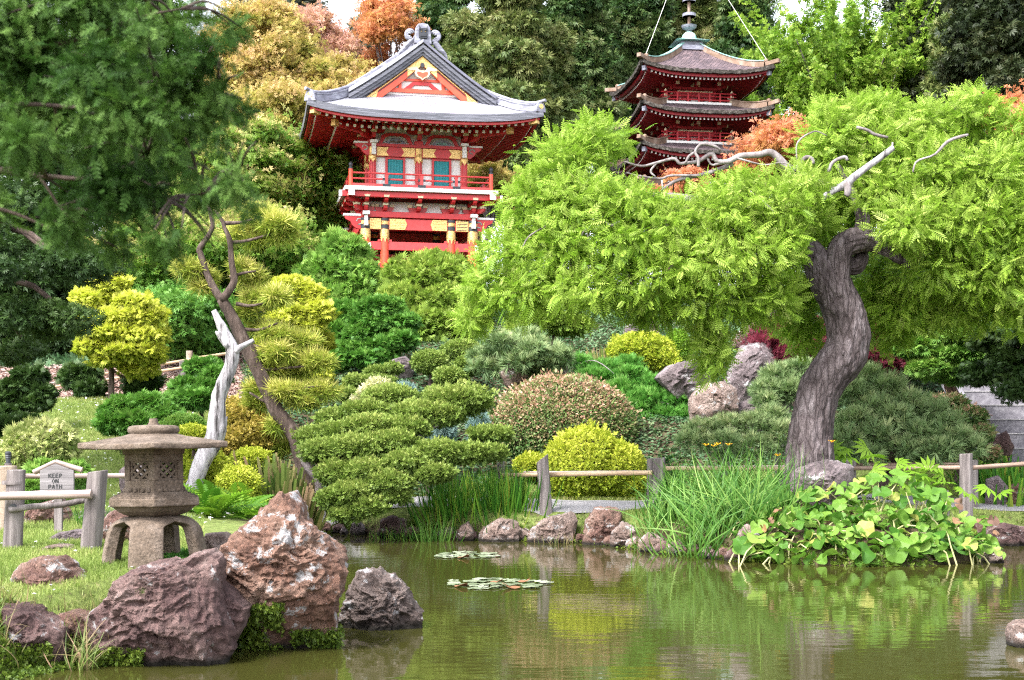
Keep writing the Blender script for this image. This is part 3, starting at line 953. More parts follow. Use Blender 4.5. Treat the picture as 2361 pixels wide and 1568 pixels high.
for x0, x1 in ((-1.75, -1.36), (-1.06, -.52), (.45, .96), (1.28, 1.72)):
    mb = MB()
    tipl, tipr = (.07 if x0 == .45 else 0), (.07 if x1 == -.52 else 0)
    mb.prism([(x0, zz(9.11)), (x1, zz(9.11)), (x1 + tipr, zz(9.3)), (x1, zz(9.48)), (x0, zz(9.48)), (x0 - tipl, zz(9.3))], -1.83, -1.803)
    pl = part(mb, 'lintel_plate', M_gold)
    for k in range(7):   # raised fretwork
        mb2 = MB(); mb2.bar((x0 + .03, -1.835, zz(9.14 + k * .05)), (x1 - .03, -1.835, zz(9.17 + k * .05)), .012, .018)
        if k % 2 == 0: part(mb2, 'fret_bar', M_black if x0 == 1.28 else M_gold, pl)
ring(2.02, 1.72, 9.52, 9.72, .30, 'head_beam', M_red)
# carved beam noses with white caps at the corners
for sx in (-1, 1):
    for sy in (-1, 1):
        mb = MB(); mb.prism([(2.02, zz(9.54)), (2.62, zz(9.54)), (2.58, zz(9.44)), (2.42, zz(9.36)), (2.34, zz(9.22)), (2.2, zz(9.12)), (2.02, zz(9.1))] if sx > 0 else
                            [(-2.02, zz(9.1)), (-2.2, zz(9.12)), (-2.34, zz(9.22)), (-2.42, zz(9.36)), (-2.58, zz(9.44)), (-2.62, zz(9.54)), (-2.02, zz(9.54))], sy * 1.7 - .08, sy * 1.7 + .08)
        ns = part(mb, 'beam_nose', M_red)
        mb = MB(); mb.b3(sx * 2.04, sx * 2.66, sy * 1.7 - .1, sy * 1.7 + .1, zz(9.545), zz(9.63)); part(mb, 'white_cap', M_white, ns, bevel=.02)
        mb = MB(); mb.tube([(sx * (2.1 + .1 * math.cos(a) + .04 * a / 6), sy * 1.7 - .085, zz(9.36) + .1 * math.sin(a)) for a in np.linspace(0, 5, 12)], .016, 6); part(mb, 'scroll', M_verd, ns)
        mb = MB()
        mb.b3(sx * 1.89 - .12, sx * 1.89 + .12, sy * 1.95 - .12, sy * 1.95 + .12, zz(9.58), zz(9.70))
        for k in range(4): mb.b3(sx * 1.89 - .07 + .004 * k, sx * 1.89 + .07 - .004 * k, sy * 1.93 - .09 + .01 * k, sy * 1.93 + .09 - .01 * k, zz(9.20) + k * .095, zz(9.20) + k * .095 + .09)
        part(mb, 'stone_corbel', M_white, bevel=.012)
# recess above the lintel: white plaster wall with corbels
mb = MB(); mb.b3(-1.72, 1.72, -1.5, 1.5, zz(9.70), zz(10.12)); part(mb, 'plaster_band', M_white)
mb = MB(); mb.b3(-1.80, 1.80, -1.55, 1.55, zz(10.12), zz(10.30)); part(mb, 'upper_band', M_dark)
def bracket(x, y, dx, dy, reach, z0, name='bracket_arm', parent=gate):
    """stepped corbel arm reaching outward from (x,y) along (dx,dy) with white bearing blocks"""
    M = Matrix.Translation((x, y, 0)) @ Matrix.Rotation(math.atan2(-dx, dy), 4, 'Z')
    mb = MB()
    mb.box((0, .0, z0 + .08), (.30, .16, .14))
    L = reach
    def pr(poly, w):
        vs = [(-w / 2, a, b) for a, b in poly] + [(w / 2, a, b) for a, b in poly]
        n = len(poly)
        mb.add(vs, [list(range(n)), list(range(2 * n - 1, n - 1, -1))] + [(i, i + n, (i + 1) % n + n, (i + 1) % n) for i in range(n)])
    pr([(-.1, z0 + .17), (L * .45, z0 + .17), (L * .55, z0 + .24), (L * .57, z0 + .33), (-.1, z0 + .33)], .13)
    pr([(-.1, z0 + .42), (L * .85, z0 + .42), (L * .95, z0 + .48), (L * .98, z0 + .56), (-.1, z0 + .56)], .13)
    mb.v = [tuple(M @ Vector(v)) for v in mb.v]
    o = part(mb, name, M_red, parent, bevel=.008)
    mb = MB()
    for q, zq in ((L * .5, z0 + .335), (L * .93, z0 + .565)):
        mb.box((0, q, zq + .04), (.17, .15, .075), None, 1.15)
    mb.v = [tuple(M @ Vector(v)) for v in mb.v]
    part(mb, 'bearing_block', M_cream, o)
    return o
def cross_arm(x0, x1, y0, y1, z0, parent=gate):
    """side arm along the wall with curved ends"""
    a, b = Vector((x0, y0, 0)), Vector((x1, y1, 0))
    L = (b - a).length; c = (a + b) / 2
    ang = math.atan2(y1 - y0, x1 - x0)
    M = Matrix.Translation(c) @ Matrix.Rotation(ang, 4, 'Z')
    h = L / 2
    mb = MB(); mb.prism([(-h, z0 + .16), (-h, z0 + .09), (-h * .85, z0 + .02), (-h * .6, z0), (h * .6, z0), (h * .85, z0 + .02), (h, z0 + .09), (h, z0 + .16)], -.07, .07, M)
    o = part(mb, 'cross_arm', M_red, parent)
    mb = MB()
    for q in (-h * .86, 0, h * .86): mb.box(M @ Vector((q, -.004, z0 + .21)), (.15, .165, .09), Matrix.Rotation(ang, 3, 'Z'), 1.2)
    part(mb, 'bearing_block', M_cream, o)
zb = zz(9.58)
bx = (-1.89, -1.22, -.05, 1.12, 1.89)
for x in bx:
    for s in (-1, 1):
        bracket(x, s * 1.6, 0, s, .72, zb)
        cross_arm(x - .32, x + .32, s * 1.57, s * 1.57, zb + .17)
for y in (-1.1, 0, 1.1):
    for s in (-1, 1):
        bracket(s * 1.8, y, s, 0, .72, zb)
        cross_arm(s * 1.77, s * 1.77, y - .32, y + .32, zb + .17)
for sx in (-1, 1):
    for sy in (-1, 1):
        bracket(sx * 1.85, sy * 1.62, sx * .75, sy * .66, 1.0, zb)
# balcony
bw, bd = 2.45, 2.25
mb = MB()
for s in (-1, 1):
    mb.b3(-bw - .3, bw + .3, s * (bd + .0) - .09, s * bd + .09, zz(10.14), zz(10.33))
    mb.b3(s * bw - .09, s * bw + .09, -bd - .3, bd + .3, zz(10.143), zz(10.327))
part(mb, 'balcony_beam', M_red, bevel=.01)
mb = MB()
for sx in (-1, 1):
    for sy in (-1, 1):
        mb.b3(sx * (bw + .305), sx * (bw + .40), sy * bd - .1, sy * bd + .1, zz(10.13), zz(10.335))
        mb.b3(sx * bw - .1, sx * bw + .1, sy * (bd + .305), sy * (bd + .40), zz(10.13), zz(10.335))
part(mb, 'beam_end_cap', M_white)
mb = MB(); mb.b3(-bw - .22, bw + .22, -bd - .22, bd + .22, zz(10.345), zz(10.48)); part(mb, 'balcony_floor', M_white, bevel=.012)
mb = MB()
for s in (-1, 1):
    mb.b3(-bw, bw, s * bd - .05, s * bd + .05, zz(10.49), zz(10.60))
    mb.b3(s * bw - .05, s * bw + .05, -bd + .06, bd - .06, zz(10.492), zz(10.598))
part(mb, 'bottom_rail', M_pink)
def rails(z, r, name):
    mb = MB()
    for s in (-1, 1):
        mb.tube([(-bw, s * bd, z), (bw, s * bd, z)], r, 8); mb.tube([(s * bw, -bd + .07, z), (s * bw, bd - .07, z)], r * .97, 8)
    return part(mb, name, M_pink, smooth=True)
rails(zz(10.965), .033, 'top_rail'); rails(zz(10.77), .032, 'middle_rail')
for sx in (-1, 1):
    for sy in (-1, 1):
        mb = MB(); mb.lathe([(.075, zz(10.49)), (.075, zz(11.08))], (sx * bw, sy * bd, 0), 14)
        ps = part(mb, 'railing_post', M_vermilion, smooth=True)
        mb = MB(); mb.lathe([(.078, zz(11.08)), (.078, zz(11.12)), (.05, zz(11.14)), (.05, zz(11.17)), (.07, zz(11.20)), (.072, zz(11.25)), (.05, zz(11.30)), (.0, zz(11.34))], (sx * bw, sy * bd, 0), 14)
        part(mb, 'post_finial', M_black, ps, smooth=True)
for k, x in enumerate((-1.22, 0, 1.22)):
    for s in (-1, 1):
        mb = MB(); mb.box((x, s * bd, zz(10.72)), (.10, .09, .42)); mb.box((x, s * bd, zz(10.9)), (.13, .085, .05)); bal = part(mb, 'baluster', M_pink)
        mb = MB(); mb.box((x, s * bd, zz(10.77)), (.26, .075, .07)); mb.box((x, s * bd, zz(10.545)), (.28, .11, .118)); part(mb, 'iron_clasp', M_black, bal)
for y in (-.9, .9):
    for s in (-1, 1):
        mb = MB(); mb.box((s * bw, y, zz(10.72)), (.09, .10, .42)); part(mb, 'baluster', M_pink)
# upper storey
wxh, wyh = 1.52, 1.42
mb = MB(); mb.b3(-wxh, wxh, -wyh, wyh, zz(10.48), zz(12.95)); part(mb, 'upper_wall', M_white)
for x in (-1.62, 0, 1.62):
    for y in ((-1.5, 1.5) if x == 0 else (-1.5, 0, 1.5)):
        mb = MB()
        r = .125
        mb.v = []; prof = []
        seg = 24
        vs, fs = [], []
        for z in (zz(10.48), zz(12.02)):
            for k in range(seg):
                rk = r * (1.0 if k % 3 else .86)
                vs.append((x + rk * math.cos(k * 2 * math.pi / seg), y + rk * math.sin(k * 2 * math.pi / seg), z))
        for k in range(seg): fs.append((k, (k + 1) % seg, (k + 1) % seg + seg, k + seg))
        mb.add(vs, fs)
        cl = part(mb, 'upper_column', M_red)
        mb = MB(); mb.lathe([(r + .005, zz(11.56)), (r + .02, zz(11.60)), (r + .02, zz(11.70))], (x, y, 0), 16)
        for k in range(6):
            a = k * math.pi / 3 - math.pi / 2
            mb.prism([(-.07, zz(11.6)), (.07, zz(11.6)), (0, zz(11.47))], -.006, .006, Matrix.Translation((x + (r + .008) * math.cos(a), y + (r + .008) * math.sin(a), 0)) @ Matrix.Rotation(a + math.pi / 2, 4, 'Z'))
        part(mb, 'gilt_band', M_gold, cl)
        mb = MB(); mb.lathe([(r + .015, zz(11.71)), (r + .03, zz(11.74)), (r + .012, zz(11.8)), (r + .03, zz(11.95)), (r + .03, zz(12.0))], (x, y, 0), 16); part(mb, 'gilt_capital', M_gold, cl)
for s in (-1, 1):
    mb = MB(); mb.b3(-1.62, 1.62, s * 1.5 - .09, s * 1.5 + .09, zz(11.70), zz(12.02)); part(mb, 'upper_lintel', M_red)
    mb = MB(); mb.b3(s * 1.62 - .09, s * 1.62 + .09, -1.40, 1.40, zz(11.704), zz(12.016)); part(mb, 'upper_lintel', M_red)
    mb = MB(); mb.b3(-1.78, 1.78, s * 1.54 - .12, s * 1.54 + .12, zz(12.03), zz(12.13)); part(mb, 'wall_plate', M_red)
    mb = MB(); mb.b3(s * 1.66 - .12, s * 1.66 + .12, -1.41, 1.41, zz(12.034), zz(12.126)); part(mb, 'wall_plate', M_red)
for x0, x1, tl, tr in ((-1.48, -1.06, 0, -.1), (-.62, -.14, -.1, 0), (.14, .62, 0, -.1), (1.06, 1.48, -.1, 0)):
    for s in (-1, 1):
        mb = MB()
        mb.prism([(x0, zz(11.71)), (x1, zz(11.71)), (x1 + tr, zz(11.86)), (x1, zz(12.01)), (x0, zz(12.01)), (x0 - tl, zz(11.86))], s * 1.6 - .012, s * 1.6 + .012)
        part(mb, 'gilt_plate', M_gold)
for xc in (-.82, .82):
    for s in (-1, 1):
        mb = MB()
        n = 20
        poly = []
        for k in range(n + 1):   # ribbed shutter
            x = xc - .27 + .54 * k / n
            poly.append((x, -(.012 if k % 2 else 0)))
        vs = [(x, s * (1.46 - y), z) for z in (zz(10.48), zz(11.62)) for x, y in poly]
        fs = [(k, k + 1, k + 1 + n + 1, k + n + 1) for k in range(n)]
        mb.add(vs, fs)
        dr = part(mb, 'shutter_door', M_teal)
        mb = MB()
        for sx in (-1, 1): mb.b3(xc + sx * .31 - .04, xc + sx * .31 + .04, s * 1.43, s * 1.50, zz(10.48), zz(11.69))
        mb.b3(xc - .27, xc + .27, s * 1.432, s * 1.498, zz(11.62), zz(11.69))
        part(mb, 'door_frame', M_red, dr)
mb = MB()
for s in (-1, 1):
    for yc in (-.7, .7): mb.b3(s * 1.53, s * 1.56, yc - .3, yc + .3, zz(10.6), zz(11.6))
part(mb, 'side_panel', M_red)
# carved corner pieces and white corbels of the upper storey
for sx in (-1, 1):
    mb = MB(); mb.prism([(sx * 1.74, zz(12.12)), (sx * 2.25, zz(12.12)), (sx * 2.2, zz(12.02)), (sx * 2.05, zz(11.96)), (sx * 1.98, zz(11.84)), (sx * 1.86, zz(11.74)), (sx * 1.74, zz(11.72))][::sx], -1.58, -1.44)
    ns = part(mb, 'beam_nose', M_red)
    mb = MB(); mb.b3(sx * 1.78, sx * 2.28, -1.61, -1.41, zz(12.125), zz(12.19)); part(mb, 'white_cap', M_white, ns, bevel=.015)
    mb = MB(); mb.tube([(sx * (1.9 + .09 * math.cos(a)), -1.59, zz(11.98) + .08 * math.sin(a)) for a in np.linspace(0, 5, 10)], .014, 6); part(mb, 'scroll', M_verd, ns)
    mb = MB(); mb.b3(sx * 1.6 - .13, sx * 1.6 + .13, -1.86, -1.64, zz(12.12), zz(12.22))
    for k in range(4): mb.b3(sx * 1.6 - .075, sx * 1.6 + .075, -1.80 + .01 * k, -1.64, zz(11.72) + k * .1, zz(11.72) + k * .1 + .094)
    part(mb, 'stone_corbel', M_white, bevel=.012)
# frieze: frog-leg struts on white, and bracket clusters under the eave
for xc in (-.82, .82):
    mb = MB()
    pts = [(-.6, 0), (-.48, 0), (-.42, .1), (-.36, .2), (-.22, .27), (.22, .27), (.36, .2), (.42, .1), (.48, 0), (.6, 0), (.52, .16), (.5, .27), (.32, .36), (-.32, .36), (-.5, .27), (-.52, .16)]
    mb.prism([(xc + a, zz(12.15) + b) for a, b in pts], -1.60, -1.52); part(mb, 'frog_leg_strut', M_red)
    mb = MB(); mb.prism([(xc + .33 * math.cos(a), zz(12.14) + .23 * math.sin(a)) for a in np.linspace(0, math.pi, 14)], -1.56, -1.515)
    cv = part(mb, 'carved_panel', M_ridge)
    mb = MB()
    for k in range(7): mb.tube([(xc - .2 + k * .06, -1.57, zz(12.18)), (xc - .17 + k * .06, -1.575, zz(12.23 + .02 * (k % 3)))], .022, 6)
    part(mb, 'carving', M_verd if xc > 0 else M_tan, cv)
for x in (-1.62, 0, 1.62):
    for s in (-1, 1):
        bracket(x, s * 1.55, 0, s, .75, zz(12.12)); cross_arm(x - .42, x + .42, s * 1.56, s * 1.56, zz(12.5))
for s in (-1, 1):
    for y in (-1.0, 0, 1.0):
        bracket(s * 1.65, y, s, 0, .75, zz(12.12))
    for sy in (-1, 1): bracket(s * 1.65, sy * 1.52, s * .72, sy * .7, 1.05, zz(12.12))
mb = MB()
for s in (-1, 1): mb.b3(-1.3, 1.3, s * 1.62 - .03, s * 1.62 + .03, zz(12.74), zz(12.84))
part(mb, 'cream_strip', M_cream)
mb = MB()
for s in (-1, 1):
    mb.b3(-2.35, 2.35, s * 2.2 - .07, s * 2.2 + .07, zz(12.74), zz(12.86)); mb.b3(s * 2.3 - .07, s * 2.3 + .07, -2.12, 2.12, zz(12.743), zz(12.857))
part(mb, 'eave_purlin', M_red)

# ---- roof of the gate
HX, HY, GY = 4.0, 3.62, 2.12
_sx = np.array([0, .5, 1.1, 1.7, 2.25, 3.0, 3.5, 4.0]); _sz = np.array([15.42, 15.0, 14.56, 14.13, 13.78, 13.30, 13.05, 12.83])
_cs = np.polyfit(_sx, _sz, 3)
def Sx(x): return float(np.polyval(_cs, abs(x)))
def Fy(y): 
    a = (HY - abs(y)) / (HY - GY)
    return 12.83 + .95 * (a ** 1.35)
def lift(x, y): return .30 * (abs(x) / HX) ** 3.5 * (abs(y) / HY) ** 3.5
def zroof(x, y):
    return min(Sx(x), Fy(y)) + lift(x, y)
# skirt: four hipped slopes around the gables (built as front, back and two sides meeting at the hips)
def hipx(y):   # |x| of the hip at depth y
    f = Fy(y)
    xs_ = np.linspace(0, HX, 400)
    z_ = np.polyval(_cs, xs_)
    return float(np.interp(-f, -z_, xs_))
TH = .20
for s in (-1, 1):
    us = np.linspace(-1, 1, 49); vs = np.linspace(0, 1, 12)
    def fr(u, v, s=s):
        y = HY - (HY - GY) * v
        h = hipx(y) if v > 1e-6 else HX
        x = u * h
        return (x * (1 if s < 0 else -1), s * y, zz(Fy(y) + lift(x, y)))
    me = sheet(fr, us, vs, TH, lambda u, v: (u * 4, v * 1.85))
    rf = link('roof_skirt', me, M_roof, gate, True)
for s in (-1, 1):
    # side slope runs from ridge to eave between the gables and widens to the hips below them
    us = np.linspace(-1, 1, 41); vs = np.linspace(0, 1, 22)
    def sd_(u, v, s=s):
        x = HX * (1 - v)
        z = Sx(x)
        # half length at this height
        yy_ = HY if v < 1e-6 else None
        if yy_ is None:
            ysq = np.linspace(GY, HY, 200)
            fz = np.array([Fy(q) for q in ysq])
            yy_ = float(np.interp(-z, -fz[::1], ysq)) if z < Fy(GY) else GY + .02
        y = u * yy_
        return (s * x, y * (1 if s > 0 else -1), zz(z + lift(x, y)))
    me = sheet(sd_, us, vs, TH, lambda u, v: (u * 3.6, v * 4.9))
    link('roof_slope', me, M_roof, gate, True)
    # upper gable sheet, overhanging the gable, standing proud of the slope
    us2 = np.linspace(-2.42, 2.42, 5); vs2 = np.linspace(0, 1, 16)
    def up_(u, v, s=s):
        x = 2.5 * (1 - v)
        return (s * x, u * (1 if s > 0 else -1), zz(Sx(x) + .16 + .02 * v))
    me = sheet(up_, us2, vs2, .24, lambda u, v: (u, v * 2.9))
    link('upper_roof', me, M_roof, gate, True)
    # verge: broad sheet-covered edge of the gable with dark boards below
    for gy in (-1, 1):
        def vg(u, v, s=s, gy=gy):
            x = 2.56 * (1 - v)
            return (s * x, gy * (2.34 + .34 * u) , zz(Sx(x) + .25 - .10 * u))
        us3 = np.linspace(0, 1, 3)
        fn = vg if s * gy > 0 else (lambda u, v, s=s, gy=gy: vg(1 - u, v, s, gy))
        me = sheet(fn, us3, vs2, .10, (lambda u, v: (v * 2.9, u * .6)))
        link('verge', me, M_roof, gate, True)
        mb = MB()
        for k, (dz, th_, yo) in enumerate(((-.02, .12, 2.60), (-.14, .12, 2.54), (-.26, .10, 2.48))):
            prof = [(s * 2.56 * (1 - q), zz(Sx(2.56 * (1 - q)) + dz)) for q in np.linspace(0, 1, 14)]
            low = [(a, b - th_) for a, b in prof]
            poly = prof + low[::-1]
            mb.prism(poly if s > 0 else poly[::-1], gy * yo - .05, gy * yo + .05)
        part(mb, 'verge_board', M_eave)
        # red barge boards inside with gilt ends
        prof = [(s * 2.35 * (1 - q), zz(Sx(2.45 * (1 - q)) - .37)) for q in np.linspace(.04, 1, 14)]
        low = [(a, b - .30 - .05 * abs(a)) for a, b in prof]
        mb = MB(); mb.prism((prof + low[::-1]) if s > 0 else (prof + low[::-1])[::-1], gy * 2.36 - .035, gy * 2.36 + .035)
        bb_ = part(mb, 'barge_board', M_vermilion)
        mb = MB(); q = [(s * 2.35 * (1 - t), zz(Sx(2.45 * (1 - t)) - .375)) for t in np.linspace(.05, .36, 6)]
        lo_ = [(a, b - .29 - .05 * abs(a)) for a, b in q][:-1]
        mb.prism((q + lo_[::-1]) if s > 0 else (q + lo_[::-1])[::-1], gy * 2.36 + gy * .04 - .02, gy * 2.36 + gy * .04 + .02)
        part(mb, 'gilt_foot_plate', M_gold, bb_)
        mb = MB(); q = [(s * 2.35 * (1 - t), zz(Sx(2.45 * (1 - t)) - .375)) for t in np.linspace(.78, 1, 5)]
        lo_ = [(a, b - .30) for a, b in q]
        mb.prism((q + lo_[::-1]) if s > 0 else (q + lo_[::-1])[::-1], gy * 2.36 + gy * .045 - .025, gy * 2.36 + gy * .045 + .025)
        part(mb, 'gilt_peak_plate', M_gold, bb_)
        mb = MB(); mb.tube([(s * 2.33 * (1 - t), gy * 2.42, zz(Sx(2.45 * (1 - t)) - .385)) for t in np.linspace(.05, 1, 12)], .022, 6); part(mb, 'gilt_edge', M_gold, bb_)
        mb = MB(); mb.tube([(s * 2.3 * (1 - t), gy * 2.41, zz(Sx(2.45 * (1 - t)) - .44)) for t in np.linspace(.05, 1, 12)], .014, 6); part(mb, 'black_edge', M_black, bb_)
for gy in (-1, 1):
    gw = MB(); gw.prism([(-1.95, zz(13.72)), (1.95, zz(13.72)), (1.0, zz(14.35)), (0, zz(15.05)), (-1.0, zz(14.35))], gy * 2.16 - .04, gy * 2.16 + .04)
    gb = part(gw, 'gable_wall', M_white)
    mb = MB(); mb.b3(-1.75, 1.75, gy * 2.23 - .05, gy * 2.23 + .05, zz(13.80), zz(13.93))
    for x in (-.75, .75, -1.15, 1.15): mb.b3(x - .05, x + .05, gy * 2.226 - .04, gy * 2.226 + .04, zz(13.93), zz(14.2))
    mb.b3(-.95, .95, gy * 2.222 - .04, gy * 2.222 + .04, zz(14.2), zz(14.28))
    part(mb, 'gable_beam', M_vermilion, gb)
    mb = MB()
    pts = [(-.62, 0), (-.4, 0), (-.25, .14), (.25, .14), (.4, 0), (.62, 0), (.3, .25), (-.3, .25)]
    mb.prism([(a, zz(13.93) + b) for a, b in pts], gy * 2.235 - .03, gy * 2.235 + .03); part(mb, 'gable_strut', M_red, gb)
    mb = MB()
    heart = [(0, -.22), (.08, -.14), (.2, -.10), (.27, .02), (.24, .12), (.4, .1), (.56, .16), (.42, .2), (.2, .24), (.12, .14), (.06, .1), (0, .12)]
    mb.prism([(a, zz(14.42) + b) for a, b in heart] + [(-a, zz(14.42) + b) for a, b in heart[::-1][1:-1]], gy * 2.43 - .03, gy * 2.43 + .03)
    gp_ = part(mb, 'gable_pendant', M_cream)
    mb = MB(); mb.prism([(a * .72, zz(14.41) + b * .72) for a, b in heart[:5]] + [(0, zz(14.46))] + [(-a * .72, zz(14.41) + b * .72) for a, b in heart[4:0:-1]], gy * 2.435 - .035, gy * 2.435 + .035); part(mb, 'pendant_face', M_vermilion, gp_)
    mb = MB(); mb.lathe([(.075, -.03), (.075, .03)], (0, 0, 0), 12); mb.v = [(x, gy * 2.45 + z, zz(14.72) + y) for x, y, z in mb.v]; part(mb, 'pendant_boss', M_black, gp_)
# white plaques behind rafters, fascia and rafters
for s in (-1, 1):
    mb = MB()
    n = 40
    for i in range(n):
        u0, u1 = -1 + 2 * i / n, -1 + 2 * (i + 1) / n
        for (x0, y0), (x1, y1) in (((u0 * HX, s * HY), (u1 * HX, s * HY)), ((s * HX, u0 * HY), (s * HX, u1 * HY))):
            z0 = zz(12.83 + lift(x0, y0)) - TH - .06; z1 = zz(12.83 + lift(x1, y1)) - TH - .06
            k = .965
            mb.bar((x0 * k, y0 * k, z0), (x1 * k, y1 * k, z1), .10, .17)
    part(mb, 'eave_fascia', M_red)
    mb = MB()
    for i in range(n):
        u0, u1 = -1 + 2 * i / n, -1 + 2 * (i + 1) / n
        for (x0, y0), (x1, y1) in (((u0 * HX, s * HY), (u1 * HX, s * HY)), ((s * HX, u0 * HY), (s * HX, u1 * HY))):
            z0 = zz(12.83 + lift(x0, y0)) - .13; z1 = zz(12.83 + lift(x1, y1)) - .13
            mb.bar((x0 * .997, y0 * .997, z0), (x1 * .997, y1 * .997, z1), .07, .24)
    part(mb, 'eave_edge', M_eave)
def rafter_row(side, n=30):
    mb, tips = MB(), MB()
    for i in range(n):
        u = -1 + 2 * (i + .5) / n
        for lvl, (k, zr, w) in enumerate(((.925, -.36, .085), (.74, -.42, .085))):
            if side in 'fb':
                s = -1 if side == 'f' else 1
                ex = u * HX * .93
                if abs(ex) > HX * k * .98: continue
                o = (ex, s * HY * k, zz(12.83 + lift(ex, HY) * k) + zr + .04)
                iy = 1.45 if abs(ex) < 1.6 else 1.45 + (abs(ex) - 1.6) * .85
                if iy > HY * k - .1: continue
                q = (ex, s * iy, zz(13.15) + zr + .1)
            else:
                s = -1 if side == 'l' else 1
                ey = u * HY * .93
                if abs(ey) > HY * k * .98: continue
                o = (s * HX * k, ey, zz(12.83 + lift(HX, ey) * k) + zr + .04)
                ix = 1.6 if abs(ey) < 1.5 else 1.6 + (abs(ey) - 1.5) * 1.1
                if ix > HX * k - .1: continue
                q = (s * ix, ey, zz(13.15) + zr + .1)
            d = (Vector(o) - Vector(q)).normalized()
            one = side in 'fl'
            if one: mb, tips = MB(), MB()
            mb.bar(o, q, w, .09)
            tips.bar(Vector(o) + d * .003, Vector(o) + d * .022, w * 1.06, .095)
            if one: part(tips, 'rafter_tip', M_white, part(mb, 'rafter', M_red))
    if side in 'br': tag(part(mb, 'rafters', M_red), kind='stuff'); tag(part(tips, 'rafter_tips', M_white), kind='stuff')
for sd in 'fblr': rafter_row(sd)
# red boarding under the eaves
for s in (-1, 1):
    me = sheet(lambda u, v: (u * (HX * .95 * (1 - v) + 1.7 * v) * (1 if s < 0 else -1), s * (HY * .95 * (1 - v) + 1.5 * v), zz(12.83 + lift(u * HX, HY) * (1 - v)) - .235 + .30 * v), np.linspace(-1, 1, 25), np.linspace(0, 1, 6), .02, lambda u, v: (u, v)); link('soffit', me, M_red, gate, True)
    me = sheet(lambda u, v: (s * (HX * .95 * (1 - v) + 1.7 * v), u * (HY * .95 * (1 - v) + 1.5 * v) * (1 if s > 0 else -1), zz(12.83 + lift(HX, u * HY) * (1 - v)) - .235 + .30 * v), np.linspace(-1, 1, 25), np.linspace(0, 1, 6), .02, lambda u, v: (u, v)); link('soffit', me, M_red, gate, True)
for sx in (-1, 1):
    for sy in (-1, 1):
        mb = MB(); mb.bar((sx * 1.7, sy * 1.55, zz(12.78)), (sx * 3.62, sy * 3.28, zz(12.75)), .16, .2); hb = part(mb, 'hip_rafter', M_red)
        mb = MB(); mb.bar((sx * 3.625, sy * 3.285, zz(12.75)), (sx * 3.85, sy * 3.49, zz(12.77)), .19, .23); part(mb, 'gilt_rafter_end', M_gold, hb)
        mb = MB(); mb.bar((sx * 1.7, sy * 1.55, zz(12.5)), (sx * 2.95, sy * 2.68, zz(12.52)), .16, .18); hb = part(mb, 'hip_rafter', M_red)
        mb = MB(); mb.bar((sx * 2.955, sy * 2.685, zz(12.52)), (sx * 3.1, sy * 2.82, zz(12.53)), .185, .21); part(mb, 'gilt_rafter_end', M_gold, hb)
        # hip ridge on the roof
        ys_ = np.linspace(GY - .1, HY - .12, 12)
        pts = []
        for y in ys_:
            x = hipx(y) if y > GY else 2.3
            x = min(x, HX - .12)
            pts.append((sx * x, sy * y, zz(Fy(max(y, GY)) + lift(x, y)) + .08))
        mb = MB()
        for a, b in zip(pts[:-1], pts[1:]):
            mb.bar(a, b, .26, .22); mb.bar(Vector(a) + Vector((0, 0, .13)), Vector(b) + Vector((0, 0, .13)), .32, .045)
        hr = part(mb, 'hip_ridge', M_ridge)
        mb = MB(); mb.tube([Vector(p) + Vector((0, 0, .2)) for p in pts] + [Vector(pts[-1]) + Vector((sx * .2, sy * .18, .24))], .06, 8); part(mb, 'ridge_roll', M_ridge, hr, smooth=True)
        e = Vector(pts[-1])
        mb = MB(); M = Matrix.Translation(e + Vector((sx * .03, sy * .06, .02))) @ Matrix.Rotation(math.radians(-20 * sx * sy), 4, 'Z')
        mb.prism([(-.2, -.18), (.2, -.18), (.18, -.02), (.13, .12), (.06, .2), (-.06, .2), (-.13, .12), (-.18, -.02)], -.07, .07, M)
        oe = part(mb, 'hip_end_tile', M_ridge, bevel=.02)
        mb = MB(); mb.lathe([(.085, -.085), (.085, .085)], (0, 0, 0), 14); mb.v = [tuple(M @ Vector((x, z, y + .02))) for x, y, z in mb.v]; part(mb, 'gilt_crest', M_gold, oe)
        # descending ridges along the gable
        mb = MB()
        dp = [(sx * x, sy * 1.75, zz(Sx(x)) + .26) for x in np.linspace(.25, 2.5, 10)]
        for a, b in zip(dp[:-1], dp[1:]): mb.bar(a, b, .22, .26)
        mb.tube([Vector(p) + Vector((0, 0, .17)) for p in dp], .055, 8)
        part(mb, 'descending_ridge', M_ridge)
mb = MB(); mb.b3(-.17, .17, -2.4, 2.4, zz(15.5), zz(15.82)); mb.b3(-.22, .22, -2.42, 2.42, zz(15.82), zz(15.88)); mb.tube([(0, -2.45, zz(15.93)), (0, 2.45, zz(15.93))], .08, 10)
part(mb, 'main_ridge', M_ridge)
